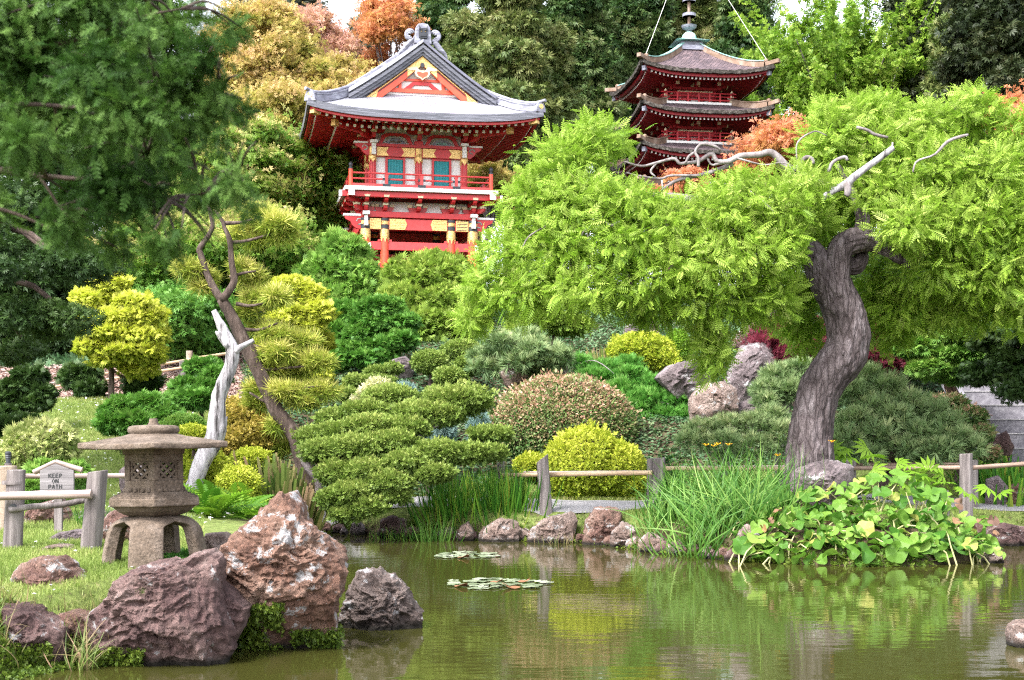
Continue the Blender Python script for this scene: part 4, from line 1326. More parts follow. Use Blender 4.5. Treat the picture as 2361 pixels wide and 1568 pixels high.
for gy in (-1, 1):
    yb = gy * 2.52
    mb = MB(); mb.prism([(-.3, zz(15.42)), (.3, zz(15.42)), (.28, zz(15.7)), (.25, zz(15.98)), (.17, zz(16.1)), (0, zz(16.14)), (-.17, zz(16.1)), (-.25, zz(15.98)), (-.28, zz(15.7))], yb - .09, yb + .09)
    ro = part(mb, 'ridge_end_tile', M_ridge, bevel=.02)
    mb = MB()
    yf_ = yb + gy * .1
    mb.box((0, yf_, zz(15.78)), (.30, .09, .34)); mb.box((0, yf_ + gy * .05, zz(15.70)), (.22, .08, .1)); mb.box((0, yf_ + gy * .04, zz(15.62)), (.26, .06, .05))
    for sx in (-1, 1):
        mb.tube([(sx * .1, yf_ + gy * .03, zz(15.93)), (sx * .14, yf_ + gy * .05, zz(16.02))], [.035, .008], 6); mb.tube([(sx * .04, yf_ + gy * .05, zz(15.87)), (sx * .13, yf_ + gy * .06, zz(15.9))], .025, 6)
    mk = part(mb, 'demon_mask', M_black, ro, bevel=.015)
    mb = MB()
    for sx in (-1, 1): mb.lathe([(.0, -.02), (.022, 0), (0, .02)], (sx * .07, yf_ + gy * .06, zz(15.82)), 8)
    part(mb, 'mask_eyes', M_gold, ro)
    for sx in (-1, 1):
        mb = MB()
        for t0 in range(3):
            r0_ = .165 - t0 * .05
            mb.tube([(sx * (.43 + .02 * t0) + sx * r0_ * math.cos(a), yb, zz(15.72) + r0_ * math.sin(a) * 1.05) for a in np.linspace(-2.2, 2.6, 14)], [.05] * 12 + [.035, .02], 8)
        mb.tube([(sx * .4, yb, zz(15.52)), (sx * .58, yb, zz(15.32)), (sx * .78, yb - gy * .0, zz(15.12)), (sx * .86, yb, zz(14.98))], [.1, .09, .06, .02], 8)
        part(mb, 'cloud_scroll', M_ridge, ro, smooth=True)

# ------------------------------------------------------------------ the pagoda
PC = np.array([8.05, 63.1, 8.2])
pagoda = thing('pagoda', 'tall five tiered dark red wooden pagoda with brown shingled roofs and bronze spire', 'pagoda', tuple(PC), math.radians(9))
PZ = PC[2]
def pz(z): return z - PZ
def ppart(mb, name, m, parent=pagoda, bevel=0.0, smooth=False): return mb.build(name, m, parent, True, smooth, bevel)
HE = 2.95
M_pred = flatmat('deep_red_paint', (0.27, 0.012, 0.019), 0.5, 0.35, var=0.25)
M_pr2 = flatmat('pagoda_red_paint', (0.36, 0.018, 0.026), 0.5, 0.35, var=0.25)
def tier(ze, top=False, h=1.72, bot=None):
    """one storey: roof with its eave centre at height ze, walls and balcony below"""
    hi = .42 if top else 1.42
    rise = 1.62 if top else .66
    root = pagoda
    rot = [Matrix.Rotation(k * math.pi / 2, 4, 'Z') for k in range(4)]
    P = lambda v: (1 - v) * HE + v * hi
    def zf(v, u): return pz(ze) + rise * (v ** (1.45 if top else 1.25)) + .34 * abs(u) ** 3.2 * (1 - v) ** 2
    for k in range(4):
        me = sheet(lambda u, v: tuple(rot[k] @ Vector((u * P(v), -P(v), zf(v, u)))), np.linspace(-1, 1, 25), np.linspace(0, 1, 12), .05, lambda u, v: (u * P(v), v * 3.0))
        rf = link('roof', me, M_shingle, root, True)
        mb = MB()
        N = 40
        g = random.Random(k + int(ze * 10))
        for i in range(N):
            u0, u1 = -1 + 2 * i / N, -1 + 2 * (i + 1) / N
            a = rot[k] @ Vector((u0 * HE * 1.0, -HE * 1.0 - g.uniform(0, .02), zf(0, u0) - .05 - g.uniform(0, .03))); b = rot[k] @ Vector((u1 * HE, -HE - g.uniform(0, .02), zf(0, u1) - .05 - g.uniform(0, .03)))
            mb.bar(a, b, .12 + g.uniform(0, .03), .13 + g.uniform(0, .05))
        ppart(mb, 'mossy_edge', M_mossedge, rf)
        mb = MB()
        for i in range(24):
            u0, u1 = -1 + 2 * i / 24, -1 + 2 * (i + 1) / 24
            mb.bar(rot[k] @ Vector((u0 * HE * .945, -HE * .945, zf(0, u0) - .20)), rot[k] @ Vector((u1 * HE * .945, -HE * .945, zf(0, u1) - .20)), .09, .14)
        ppart(mb, 'eave_fascia', M_pred, rf)
        mb, tp = MB(), MB()
        for i in range(30):
            u = -1 + 2 * (i + .5) / 30
            x = u * HE * .92
            yi = 1.0 if abs(x) < 1.0 else 1.0 + (abs(x) - 1.0) * .95
            if yi > HE * .9 - .1: continue
            o = rot[k] @ Vector((x, -HE * .90, zf(0, u) - .31)); q = rot[k] @ Vector((x, -yi, pz(ze) + .02))
            one = k in (0, 3) and ze > 15.5
            if one: mb, tp = MB(), MB()
            mb.bar(o, q, .06, .07)
            dd = (o - q).normalized()
            tp.bar(o + dd * .003, o + dd * .02, .075, .085)
            if one: ppart(tp, 'rafter_tip', M_white, ppart(mb, 'rafter', M_pred))
        if not (k in (0, 3) and ze > 15.5): tag(ppart(mb, 'rafters', M_pred), kind='stuff'); tag(ppart(tp, 'rafter_tips', M_white), kind='stuff')
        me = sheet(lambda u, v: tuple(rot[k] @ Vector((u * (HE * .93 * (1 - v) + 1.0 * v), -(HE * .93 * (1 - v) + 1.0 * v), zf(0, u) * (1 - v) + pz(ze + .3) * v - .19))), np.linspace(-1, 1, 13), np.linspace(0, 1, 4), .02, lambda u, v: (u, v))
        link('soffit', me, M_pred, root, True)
        # hip ridge, tan boards with a capping
        pts = [rot[k] @ Vector((P(v) * .985, -P(v) * .985, zf(v, 1) + .10)) for v in np.linspace(.10, 1, 9)]
        mb = MB()
        for a, b in zip(pts[:-1], pts[1:]): mb.bar(a, b, .16, .24)
        hr = ppart(mb, 'hip_ridge', M_tan)
        mb = MB()
        for a, b in zip(pts[:-1], pts[1:]): mb.bar(a + Vector((0, 0, .145)), b + Vector((0, 0, .145)), .22, .04)
        ppart(mb, 'ridge_capping', M_verd if top else M_tan, hr)
        e0 = rot[k] @ Vector((P(.10), -P(.10), zf(.10, 1) + .08)); e1 = rot[k] @ Vector((HE * 1.07, -HE * 1.07, zf(0, 1) + .14))
        mb = MB(); mb.bar(e0, e1, .2, .18); mb.lathe([(.1, 0), (.11, .1), (.04, .16)], tuple(e0 + Vector((0, 0, .1))), 8); ppart(mb, 'ridge_end', M_tan, hr, bevel=.02)
        mb = MB(); mb.bar(rot[k] @ Vector((1.0, -1.0, pz(ze + .02))), rot[k] @ Vector((HE * .93, -HE * .93, zf(0, 1) - .34)), .13, .16); hp = ppart(mb, 'hip_rafter', M_pred)
        mb = MB(); mb.bar(rot[k] @ Vector((HE * .931, -HE * .931, zf(0, 1) - .34)), rot[k] @ Vector((HE * .97, -HE * .97, zf(0, 1) - .34)), .17, .2); ppart(mb, 'rafter_cap', M_ridge, hp)
    # walls
    zb_ = bot if bot is not None else ze - h + .55
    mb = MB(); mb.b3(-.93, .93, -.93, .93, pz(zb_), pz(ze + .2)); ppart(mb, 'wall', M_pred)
    for k in range(4):
        R3 = rot[k].to_3x3()
        mb = MB()
        for x in (-.95, .95): mb.tube([rot[k] @ Vector((x, -.95, pz(zb_))), rot[k] @ Vector((x, -.95, pz(ze)))], .085, 10)
        mb.box(rot[k] @ Vector((0, -.96, pz(ze - .62))), (1.9, .1, .1), R3)
        mb.box(rot[k] @ Vector((0, -1.05, pz(ze - .36))), (2.1, .16, .1), R3)
        ppart(mb, 'wall_frame', M_pr2)
        mb = MB(); mb.box(rot[k] @ Vector((0, -.96, pz(ze - .50))), (1.62, .05, .11), R3); mb.prism([(-.24, pz(ze - .28)), (.24, pz(ze - .28)), (.2, pz(ze - .18)), (.12, pz(ze - .14)), (.08, pz(ze - .06)), (-.08, pz(ze - .06)), (-.12, pz(ze - .14)), (-.2, pz(ze - .18))], -1.02, -.96, rot[k])
        ppart(mb, 'cream_trim', M_cream)
        for x in (-.95, 0, .95):
            mb = MB()
            mb.box(rot[k] @ Vector((x, -1.2, pz(ze - .22))), (.14, .5, .12), R3); mb.box(rot[k] @ Vector((x, -1.35, pz(ze - .08))), (.14, .8, .12), R3); mb.box(rot[k] @ Vector((x, -1.02, pz(ze - .34))), (.5, .12, .12), R3)
            bk = ppart(mb, 'bracket', M_pr2)
            mb = MB(); mb.box(rot[k] @ Vector((x, -1.49, pz(ze - .22))), (.15, .06, .13), R3); mb.box(rot[k] @ Vector((x, -1.79, pz(ze - .08))), (.15, .06, .13), R3); ppart(mb, 'bracket_tip', M_cream, bk)
        mb = MB()
        for x in (-.62, -.02, .58): mb.box(rot[k] @ Vector((x, -.945, pz(ze - .88))), (.36, .05, .2), R3)
        wn_ = ppart(mb, 'window_panel', M_white)
        mb = MB()
        for x in (-.62, .58):
            for j in range(5): mb.box(rot[k] @ Vector((x - .14 + j * .07, -.975, pz(ze - .92))), (.022, .02, .16), R3)
        ppart(mb, 'window_bars', M_dark, wn_)
        if bot is None:
            zf0 = pz(ze - 1.06)
            b_ = 1.52
            mb = MB(); mb.box(rot[k] @ Vector((0, -b_ + .02, zf0 - .22)), (2 * b_ - .1, .1, .2), R3); ppart(mb, 'balcony_beam', M_pr2)
            mb = MB(); mb.box(rot[k] @ Vector((0, -b_ + .0, zf0 - .06)), (2 * b_ + .02, .16, .10), R3); ppart(mb, 'balcony_edge', M_white)
            mb = MB()
            for zr, r_ in ((.10, .035), (.26, .025), (.40, .03)):
                e_ = b_ + (.2 if zr > .2 else .05)
                mb.tube([rot[k] @ Vector((-e_, -b_, zf0 + zr)), rot[k] @ Vector((e_, -b_, zf0 + zr))], r_, 6)
            for i in range(7):
                x = -b_ + .05 + i * (2 * b_ - .1) / 6
                mb.box(rot[k] @ Vector((x, -b_, zf0 + .2)), (.07, .06, .4), R3)
            rl = ppart(mb, 'balcony_railing', M_pr2)
            mb = MB(); mb.lathe([(.06, .0), (.06, .05), (.02, .12)], tuple(rot[k] @ Vector((b_, -b_, zf0 + .43))), 8); mb.box(rot[k] @ Vector((b_, -b_, zf0 + .26)), (.13, .13, .07), R3); mb.box(rot[k] @ Vector((b_, -b_, zf0 + .05)), (.14, .14, .12), R3); ppart(mb, 'railing_cap', M_cream, rl)
    if bot is None:
        mb = MB(); mb.b3(-1.45, 1.45, -1.45, 1.45, pz(ze - 1.36), pz(ze - 1.1)); ppart(mb, 'balcony_floor', M_pred)
ZE = [17.78, 16.03, 14.28, 12.53, 10.8]
for i, ze in enumerate(ZE): tier(ze, i == 0, bot=(PZ - .2 if i == 4 else None))
zt = pz(17.78 + 1.62)
mb = MB(); mb.b3(-.62, .62, -.62, .62, zt - .1, zt + .12); mb.b3(-.5, .5, -.5, .5, zt + .12, zt + .32); ppart(mb, 'finial_box', M_ridge, bevel=.02)
mb = MB(); mb.add([(s1 * .78 if z == 0 else s1 * .3, s2 * .78 if z == 0 else s2 * .3, zt + .33 + z) for z in (0, .16) for s1, s2 in ((-1, -1), (1, -1), (1, 1), (-1, 1))], [(0, 1, 5, 4), (1, 2, 6, 5), (2, 3, 7, 6), (3, 0, 4, 7), (3, 2, 1, 0), (4, 5, 6, 7)]); ppart(mb, 'finial_cap', M_verd)
mb = MB(); mb.lathe([(.33, .45), (.34, .6), (.28, .74), (.16, .84), (.05, .87)], (0, 0, zt), 20); ppart(mb, 'finial_dome', M_verd, smooth=True)
mb = MB(); mb.lathe([(.06, .86), (.16, .95), (.3, 1.02), (.36, 1.14), (.34, 1.14), (.26, 1.05), (.07, 1.0)], (0, 0, zt), 16); ppart(mb, 'lotus_cup', M_ridge)
mb = MB(); mb.lathe([(.075, .9), (.07, 5.2)], (0, 0, zt), 10); sp = ppart(mb, 'spire', M_tan, smooth=True)
for i in range(6):
    mb = MB(); z = zt + 1.62 + i * .68; R_ = .30 - i * .012
    mb.lathe([(R_, z - .07), (R_ + .005, z), (R_, z + .07), (R_ - .015, z + .07), (R_ - .015, z - .07), (R_, z - .07)], (0, 0, 0), 18)
    for a in range(4): mb.bar((0, 0, z), (R_ * math.cos(a * math.pi / 2), R_ * math.sin(a * math.pi / 2), z), .03, .03)
    ppart(mb, 'spire_ring', M_ridge, sp)
zcr = pz(17.78) + .55
for sx, sy in ((-1, -1), (1, -1)):
    mb = MB(); mb.tube([(sx * 2.75, sy * 2.75, zcr), (sx * .05, sy * .05, zt + 5.0)], .010, 5); ppart(mb, 'guy_wire', M_white)
# ------------------------------------------------------------------ stone lantern
LB = gp(358, 13.7); LB[2] = 0.74
lan = thing('stone_lantern', 'squat mossy stone lantern with broad six sided roof and lattice windows on four legs', 'stone lantern', tuple(LB))
lan.rotation_euler = (0, math.radians(-0.7), math.radians(14.2))
def lz(z): return z - LB[2]
H6 = -math.pi / 2
def hexrings(mb, rings, seg=6):
    mb.lathe(rings, (0, 0, 0), seg, H6)
def lpart(mb, name, bevel=.008, smooth=False, parent=lan): return mb.build(name, M_granite, parent, True, smooth, bevel)
mb = MB(); mb.lathe([(.066, lz(2.07)), (.058, lz(2.09)), (.045, lz(2.11)), (.04, lz(2.14)), (.036, lz(2.15))], (0, 0, 0), 16); lpart(mb, 'finial', 0, True)
mb = MB(); mb.lathe([(.235, lz(2.005)), (.25, lz(2.025)), (.25, lz(2.05)), (.235, lz(2.072)), (.2, lz(2.082)), (.06, lz(2.088))], (0, 0, 0), 28); lpart(mb, 'cap', 0, True)
# roof: concave hexagon with a blunt edge
def hexr(a):   # radius of a unit hexagon (corner towards -y) at angle a
    t = ((a - H6 + math.pi / 6) % (math.pi / 3)) - math.pi / 6
    return math.cos(math.pi / 6) / math.cos(abs(abs(t) - math.pi / 6) if False else (math.pi / 6 - abs(t)))
mb = MB()
rings = []
for t in np.linspace(0, 1, 9):
    rings.append((.22 + (.80 - .22) * t, lz(2.012) - .115 * (t ** .75) + .012 * t ** 4))
rings = [(.8, lz(1.852))] + [(.805, lz(1.862)), (.805, lz(1.90))] + rings[::-1]
seg = 48
vs, fs = [], []
for r, z in rings:
    w = min(1, max(0, (r - .25) / .25))
    for k in range(seg):
        a = 2 * math.pi * k / seg + H6
        q = r * (w * hexr(a) + (1 - w) * .93)
        cr = (hexr(a) - .866) / .134
        vs.append((q * math.cos(a), q * math.sin(a), z + .012 * cr * w))
for i in range(len(rings) - 1):
    for k in range(seg):
        k2 = (k + 1) % seg
        fs.append((i * seg + k, i * seg + k2, (i + 1) * seg + k2, (i + 1) * seg + k))
fs.append(list(range(seg))[::-1]); fs.append([(len(rings) - 1) * seg + k for k in range(seg)])
mb.add(vs, fs); lpart(mb, 'roof', .01, True)
# firebox: six walls with sunk lattice windows
mb = MB(); hexrings(mb, [(.335, lz(1.80)), (.345, lz(1.856))]); lpart(mb, 'chamber_top')
ap = .32 * math.cos(math.pi / 6)
lat = MB(); wal = MB()
for k in range(6):
    a = H6 + math.pi / 6 + k * math.pi / 3
    M = Matrix.Rotation(a + math.pi / 2, 4, 'Z') @ Matrix.Translation((0, -ap, 0))
    L = .32 / 2
    def bx(x0, x1, z0, z1, y0, y1, tgt):
        c = M @ Vector(((x0 + x1) / 2, (y0 + y1) / 2, (z0 + z1) / 2))
        tgt.box(c, (x1 - x0, y1 - y0, z1 - z0), M.to_3x3())
    w, z0, z1 = .105, lz(1.545), lz(1.735)
    bx(-L, -w, z0, z1, 0, .07, wal); bx(w, L, z0, z1, 0, .07, wal)
    bx(-L, L, z1, lz(1.80), 0, .07, wal); bx(-L, L, lz(1.42), z0, 0, .07, wal)
    # recessed sash and crossing bars
    bx(-w, -w + .02, z0, z1, .018, .05, lat); bx(w - .02, w, z0, z1, .018, .05, lat)
    bx(-w + .02, w - .02, z0, z0 + .02, .018, .05, lat); bx(-w + .02, w - .02, z1 - .02, z1, .018, .05, lat)
    lo, hi, xl, xr = z0 + .02, z1 - .02, -w + .02, w - .02
    zm = (lo + hi) / 2
    for (p, q) in (((xl, lo), (xr, hi)), ((xl, hi), (xr, lo)), ((xl, zm), (0, hi)), ((0, lo), (xr, zm)), ((xl, zm), (0, lo)), ((0, hi), (xr, zm))):
        yy = .03 if q[1] > p[1] else .036
        lat.bar(M @ Vector((p[0], yy, p[1])), M @ Vector((q[0], yy, q[1])), .02, .022)
    # row of hollowed lotus dents near the foot
    for x in (-.085, 0, .085):
        c = M @ Vector((x, -.002, lz(1.452)))
        wal.box(c, (.012, .02, .05), M.to_3x3()); 
lpart(wal, 'chamber_wall', .006); lpart(lat, 'lattice_window', 0)
for k in range(6):
    a = H6 + math.pi / 6 + k * math.pi / 3
    M = Matrix.Rotation(a + math.pi / 2, 4, 'Z') @ Matrix.Translation((0, -ap, 0))
    for x in (-.1, -.042, .042, .1):
        c = M @ Vector((x, 0, lz(1.452)))
        mb = MB(); mb.lathe([(.001, -.022), (.02, -.014), (.024, 0), (.02, .014), (.001, .022)], tuple(c), 10)
        mb.build('lotus_boss', M_granite, lan, True, True)
mb = MB(); hexrings(mb, [(.37, lz(1.40)), (.37, lz(1.432))]); hexrings(mb, [(.41, lz(1.385)), (.41, lz(1.412))]); hexrings(mb, [(.45, lz(1.37)), (.45, lz(1.395))]); lpart(mb, 'chamber_step', .005)
mb = MB()
hexrings(mb, [(.24, lz(1.19)), (.33, lz(1.215)), (.40, lz(1.25)), (.455, lz(1.295)), (.49, lz(1.30)), (.49, lz(1.378))]); lpart(mb, 'platform', .012)
# base: four splayed legs joined in a dome, thick shell
mb = MB()
legs = [math.radians(-90 - 11 + 90 * k) for k in range(4)]
ns, na = 22, 12
prof = spline(np.array([[.20, .455], [.30, .44], [.39, .395], [.45, .32], [.475, .22], [.50, .10], [.53, -.12]]), ns)
for la in legs:
    vo, vi = [], []
    for i in range(ns):
        r, z = prof[i]
        s = i / (ns - 1)
        hw = math.radians(45)
        if s > .30:
            q = min(1, (s - .30) / .14)
            hw = math.radians(45 - 22 * math.sin(q * math.pi / 2) - 3 * max(0, s - .44) / .56)
        for j in range(na):
            a = la + hw * (-1 + 2 * j / (na - 1))
            fl = 1 - .05 * (abs(-1 + 2 * j / (na - 1))) ** 4
            vo.append((r * fl * math.cos(a), r * fl * math.sin(a), z))
            ri = max(.05, r - .13); zi = z - .10 * max(0, 1 - s * 2.2)
            vi.append((ri * math.cos(a), ri * math.sin(a), zi))
    n = ns * na
    fs = []
    for i in range(ns - 1):
        for j in range(na - 1):
            a0 = i * na + j
            fs.append((a0, a0 + na, a0 + na + 1, a0 + 1)); fs.append((n + a0, n + a0 + 1, n + a0 + na + 1, n + a0 + na))
        for j in (0, na - 1):
            a0 = i * na + j
            f = (a0, a0 + n, a0 + na + n, a0 + na)
            fs.append(f if j == 0 else f[::-1])
    b0 = (ns - 1) * na
    for j in range(na - 1): fs.append((b0 + j, b0 + n + j, b0 + n + j + 1, b0 + j + 1))
    m2 = MB(); m2.add(vo + vi, fs); lpart(m2, 'leg', .012, True)
mb = MB(); mb.lathe([(.21, .44), (.235, .452), (.22, .475), (.2, .48)], (0, 0, 0), 20); lpart(mb, 'neck', 0, True)

# ------------------------------------------------------------------ fences
def post(parent, px, d, top, r_px, lean=(0, 0), cut=.0, name='post', base_drop=.15, m=None, seed=0):
    b = gp(px, d); tz = W(px, top, d)[2]
    r = r_px / F * d
    n = 14; seg = 18
    g = np.random.default_rng(seed + int(px))
    ang = np.linspace(0, 2 * np.pi, seg, endpoint=False)
    V = []
    for i in range(n):
        t = i / (n - 1)
        z = (b[2] - base_drop) * (1 - t) + tz * t
        rr_ = r * (1.06 - .08 * t)
        cx_ = b[0] + lean[0] * t; cy_ = b[1] + lean[1] * t
        for a in ang:
            k = rr_ * (1 + .05 * math.sin(3 * a + seed) + .03 * math.sin(7 * a + 2 * seed))
            V.append((cx_ + k * math.cos(a), cy_ + k * math.sin(a), z + (cut * math.cos(a) * r if i == n - 1 else 0)))
    mb = MB(); fs = []
    for i in range(n - 1):
        for k in range(seg):
            k2 = (k + 1) % seg
            fs.append((i * seg + k, i * seg + k2, (i + 1) * seg + k2, (i + 1) * seg + k))
    fs.append([(n - 1) * seg + k for k in range(seg)])
    mb.add(V, fs)
    return mb_world(mb, name, m or M_wood, parent, .01)
def mb_world(mb, name, m, parent, bevel=0.0, smooth=True):
    return mb.build(name, m, parent, False, smooth, bevel)
def bamboo(parent, p, q, r, name='bamboo_rail', m=None, knots=.42, sag=0.0):
    p, q = np.array(p), np.array(q)
    L = np.linalg.norm(q - p); n = max(2, int(L / knots))
    pts, rad = [], []
    for i in range(n * 6 + 1):
        t = i / (n * 6)
        pts.append(p * (1 - t) + q * t - np.array([0, 0, sag * 4 * t * (1 - t)]))
        rad.append(r * (1.10 if i % 6 == 0 else (1.02 if i % 6 in (1, 5) else .98)))
    mb = MB(); mb.tube(pts, rad, 12)
    return mb_world(mb, name, m or M_bamboo, parent)
b = gp(30, 15.05)
fn = thing('post_and_rail_fence', 'weathered round posts with a thick bamboo rail beside the stone lantern', 'fence', tuple(b))
post(fn, 27, 15.05, 1083, 21, (.05, 0), 0, seed=2)
post(fn, 207, 15.05, 1086, 23, (.09, 0), .12, seed=5)
mb = MB(); mb.lathe([(.118, .0), (.122, .02), (.118, .04)], tuple(W(31, 1117, 15.05)), 18); mb_world(mb, 'notch_ring', M_wood, fn)
bamboo(fn, W(-260, 1150, 14.83), W(211, 1139, 14.88), .047, knots=.44)
mb = MB(); P = spline(np.array([W(20, 1175, 14.92), W(80, 1168, 15.0), W(140, 1164, 15.1), W(200, 1152, 15.2)]), 14)
mb.tube(P, .034, 12); mb_world(mb, 'round_rail', M_wood, fn)
mb = MB(); mb.lathe([(.04, -.01), (.045, .0), (.04, .01)], (0, 0, 0), 14); mb.v = [tuple(np.array([x, z, y]) + W(30, 1171, 14.925)) for x, y, z in mb.v]; mb_world(mb, 'dark_hole_disc', M_black, fn)  # black disc set on the post, standing for the dark inside of the hole
b = gp(0, 18.3)
fb = thing('post_and_rail_fence', 'older pale post and thin bamboo rail on the far side behind the sign', 'fence', tuple(b))
post(fb, 14, 17.6, 1074, 25, (0, 0), 0, m=M_woodend, seed=9)
post(fb, 322, 18.4, 1082, 14, (0, 0), 0, seed=11)
bamboo(fb, W(20, 1098, 17.7), W(322, 1097, 18.3), .034, m=M_bamboo)
# path light behind the posts
b = W(19, 1068, 19.2)
pl = thing('path_light', 'small black ribbed path light on a wooden stub behind the fence posts', 'path light', (b[0], b[1], gz(b[0], b[1])))
mb = MB(); z0_ = b[2]; mb.lathe([(.05, gz(b[0], b[1]) - .1), (.05, z0_)], (b[0], b[1], 0), 10); mb_world(mb, 'stub', M_wood, pl)
mb = MB(); mb.lathe([(.035, z0_), (.035, z0_ + .07), (.042, z0_ + .075), (.036, z0_ + .09), (.044, z0_ + .10), (.038, z0_ + .115), (.046, z0_ + .125), (.04, z0_ + .155), (.02, z0_ + .165)], (b[0], b[1], 0), 12); mb_world(mb, 'lamp_head', M_black, pl)
# centre fence
b = gp(1252, 26.4)
fc = thing('post_and_rail_fence', 'leaning grey posts with a pale bamboo rail in front of the yellow dome shrub', 'fence', tuple(b))
post(fc, 1152, 27.3, 1066, 9, (.02, 0), .3, seed=1)
post(fc, 1261, 26.4, 1057, 14, (-.09, 0), .75, seed=3)
post(fc, 1517, 25.9, 1056, 14, (.03, 0), .1, seed=4)
bamboo(fc, W(1158, 1096, 27.0), W(1504, 1090, 25.85), .043, m=M_bamboo2, knots=.5)
bamboo(fc, W(1208, 1090, 27.4), W(1500, 1088, 26.6), .03, m=M_bamboo, knots=.5)
post(fc, 1500, 26.6, 1057, 9, (0, 0), .1, seed=8)
bamboo(fc, W(1533, 1080, 25.9), W(1880, 1082, 26.2), .04, m=M_bamboo2, knots=.5)
bamboo(fc, W(1512, 1079, 26.6), W(1880, 1076, 26.9), .035, m=M_bamboo, knots=.5)
b = gp(2228, 25.1)
fr_ = thing('post_and_rail_fence', 'tall grey post with dark bamboo rails on the right above the big round leaves', 'fence', tuple(b))
post(fr_, 2228, 25.1, 1046, 15, (.0, 0), .05, seed=6)
post(fr_, 2246, 26.9, 1060, 9, (.0, 0), .05, seed=7)
post(fr_, 1962, 26.3, 1060, 12, (.0, 0), .05, seed=17)
M_bamd = noisemat('dark_bamboo_pole', [(0.12, 0.08, 0.06), (0.22, 0.15, 0.115), (0.34, 0.25, 0.2)], 4, rough=0.5, stretch=(0.3, 1, 6))
bamboo(fr_, W(1960, 1080, 26.2), W(2222, 1078, 25.1), .042, m=M_bamd, knots=.5)
bamboo(fr_, W(1960, 1071, 27.0), W(2240, 1070, 26.9), .035, m=M_bamd, knots=.5)
bamboo(fr_, W(2234, 1079, 25.1), W(2480, 1061, 25.6), .042, m=M_bamd, knots=.5)
b = gp(1460 - 235, 29.2)
fm = thing('post_and_rail_fence', 'short grey stump posts with low rail half hidden under the cloud juniper', 'fence', tuple(gp(930, 28.2)))
post(fm, 932, 28.1, 1118, 9, seed=14); post(fm, 760, 28.6, 1105, 9, seed=15)
bamboo(fm, W(660, 1138, 28.7), W(932, 1128, 28.0), .03, m=M_bamboo)
# hillside fence on the left slope
fh = thing('post_and_rail_fence', 'low fence of squat pale posts and bamboo rails climbing the bark mulch slope', 'fence', tuple(gp(436, 37.5)))
for px, d, top, r, mm in ((437, 38.0, 809, 7.5, M_woodend), (423, 37.2, 831, 10, M_wood), (203, 36.6, 893, 10, M_tan), (226, 36.9, 890, 10, M_wood), (30, 36.2, 902, 9, M_wood)):
    post(fh, px, d, top, r, seed=int(px), m=mm)
def hp_(px, py, d): return W(px, py, d)
bamboo(fh, hp_(545, 812, 38.6), hp_(430, 829, 37.9), .04, m=M_bamboo2)
bamboo(fh, hp_(438, 829, 37.9), hp_(215, 866, 37.0), .038, m=M_bamboo2)
bamboo(fh, hp_(425, 847, 37.1), hp_(205, 882, 36.6), .038, m=M_bamboo2)
bamboo(fh, hp_(226, 868, 36.9), hp_(20, 899, 36.3), .036, m=M_bamboo)
bamboo(fh, hp_(203, 880, 36.6), hp_(20, 908, 36.1), .036, m=M_bamboo2)
bamboo(fh, hp_(30, 902, 36.2), hp_(-220, 935, 36), .036, m=M_bamboo)

# ------------------------------------------------------------------ sign
sd_ = 17.2
k_ = sd_ / F
sb = gp(135, sd_)
sg = thing('wooden_sign', 'small gabled wooden sign reading KEEP ON PATH on a single post', 'sign', tuple(sb), math.radians(3))
def SV(x, z): return (x, z - sb[2])
mb = MB(); mb.b3(-.048, .048, -.03, .03, -.15, 1.30 - sb[2]); mb.build('post', M_wood, sg, True, False, .005)
mb = MB(); mb.prism([SV(-.205, 1.285), SV(.205, 1.285), SV(.205, 1.545), SV(-.02, 1.632), SV(-.205, 1.545)], -.08, -.03)
mb.build('board', noisemat('silvered_board', [(0.10, 0.09, 0.095), (0.17, 0.155, 0.16), (0.24, 0.22, 0.23)], 6, rough=.9, bstr=.8, bdist=.01, stretch=(.3, 1, 4)), sg, True, False, .004)
mb = MB(); mb.tube([(-.02, -.055, 1.655 - sb[2]), (-.29, -.055, 1.525 - sb[2])], [.028, .03], 10); mb.tube([(-.02, -.055, 1.655 - sb[2]), (.30, -.055, 1.55 - sb[2])], [.028, .034], 10); mb.tube([(-.02, -.02, 1.65 - sb[2]), (-.285, -.02, 1.52 - sb[2])], .03, 10); mb.tube([(-.02, -.02, 1.65 - sb[2]), (.295, -.02, 1.545 - sb[2])], .03, 10)
mb.build('sign_roof', M_bamboo, sg, True, True)
STR = {'K': [((0, 0), (0, 1)), ((.25, .55), (.8, 1)), ((.3, .5), (.85, 0))], 'E': [((0, 0), (0, 1)), ((.22, .95), (.8, .95)), ((.22, .5), (.65, .5)), ((.22, .05), (.8, .05))],
       'P': [((0, 0), (0, 1)), ((.22, .95), (.75, .88)), ((.75, .85), (.7, .5)), ((.65, .45), (.22, .42))], 'O': [((.05, .2), (.05, .8)), ((.2, .97), (.6, .97)), ((.75, .8), (.75, .2)), ((.6, .03), (.2, .03))],
       'N': [((0, 0), (0, 1)), ((.15, .95), (.62, .08)), ((.78, 0), (.78, 1))], 'A': [((0, 0), (.36, 1)), ((.46, .97), (.82, 0)), ((.3, .33), (.55, .33))],
       'T': [((0, .95), (.8, .95)), ((.4, .8), (.4, 0))], 'H': [((0, 0), (0, 1)), ((.15, .52), (.62, .48)), ((.78, 0), (.78, 1))]}
mb = MB()
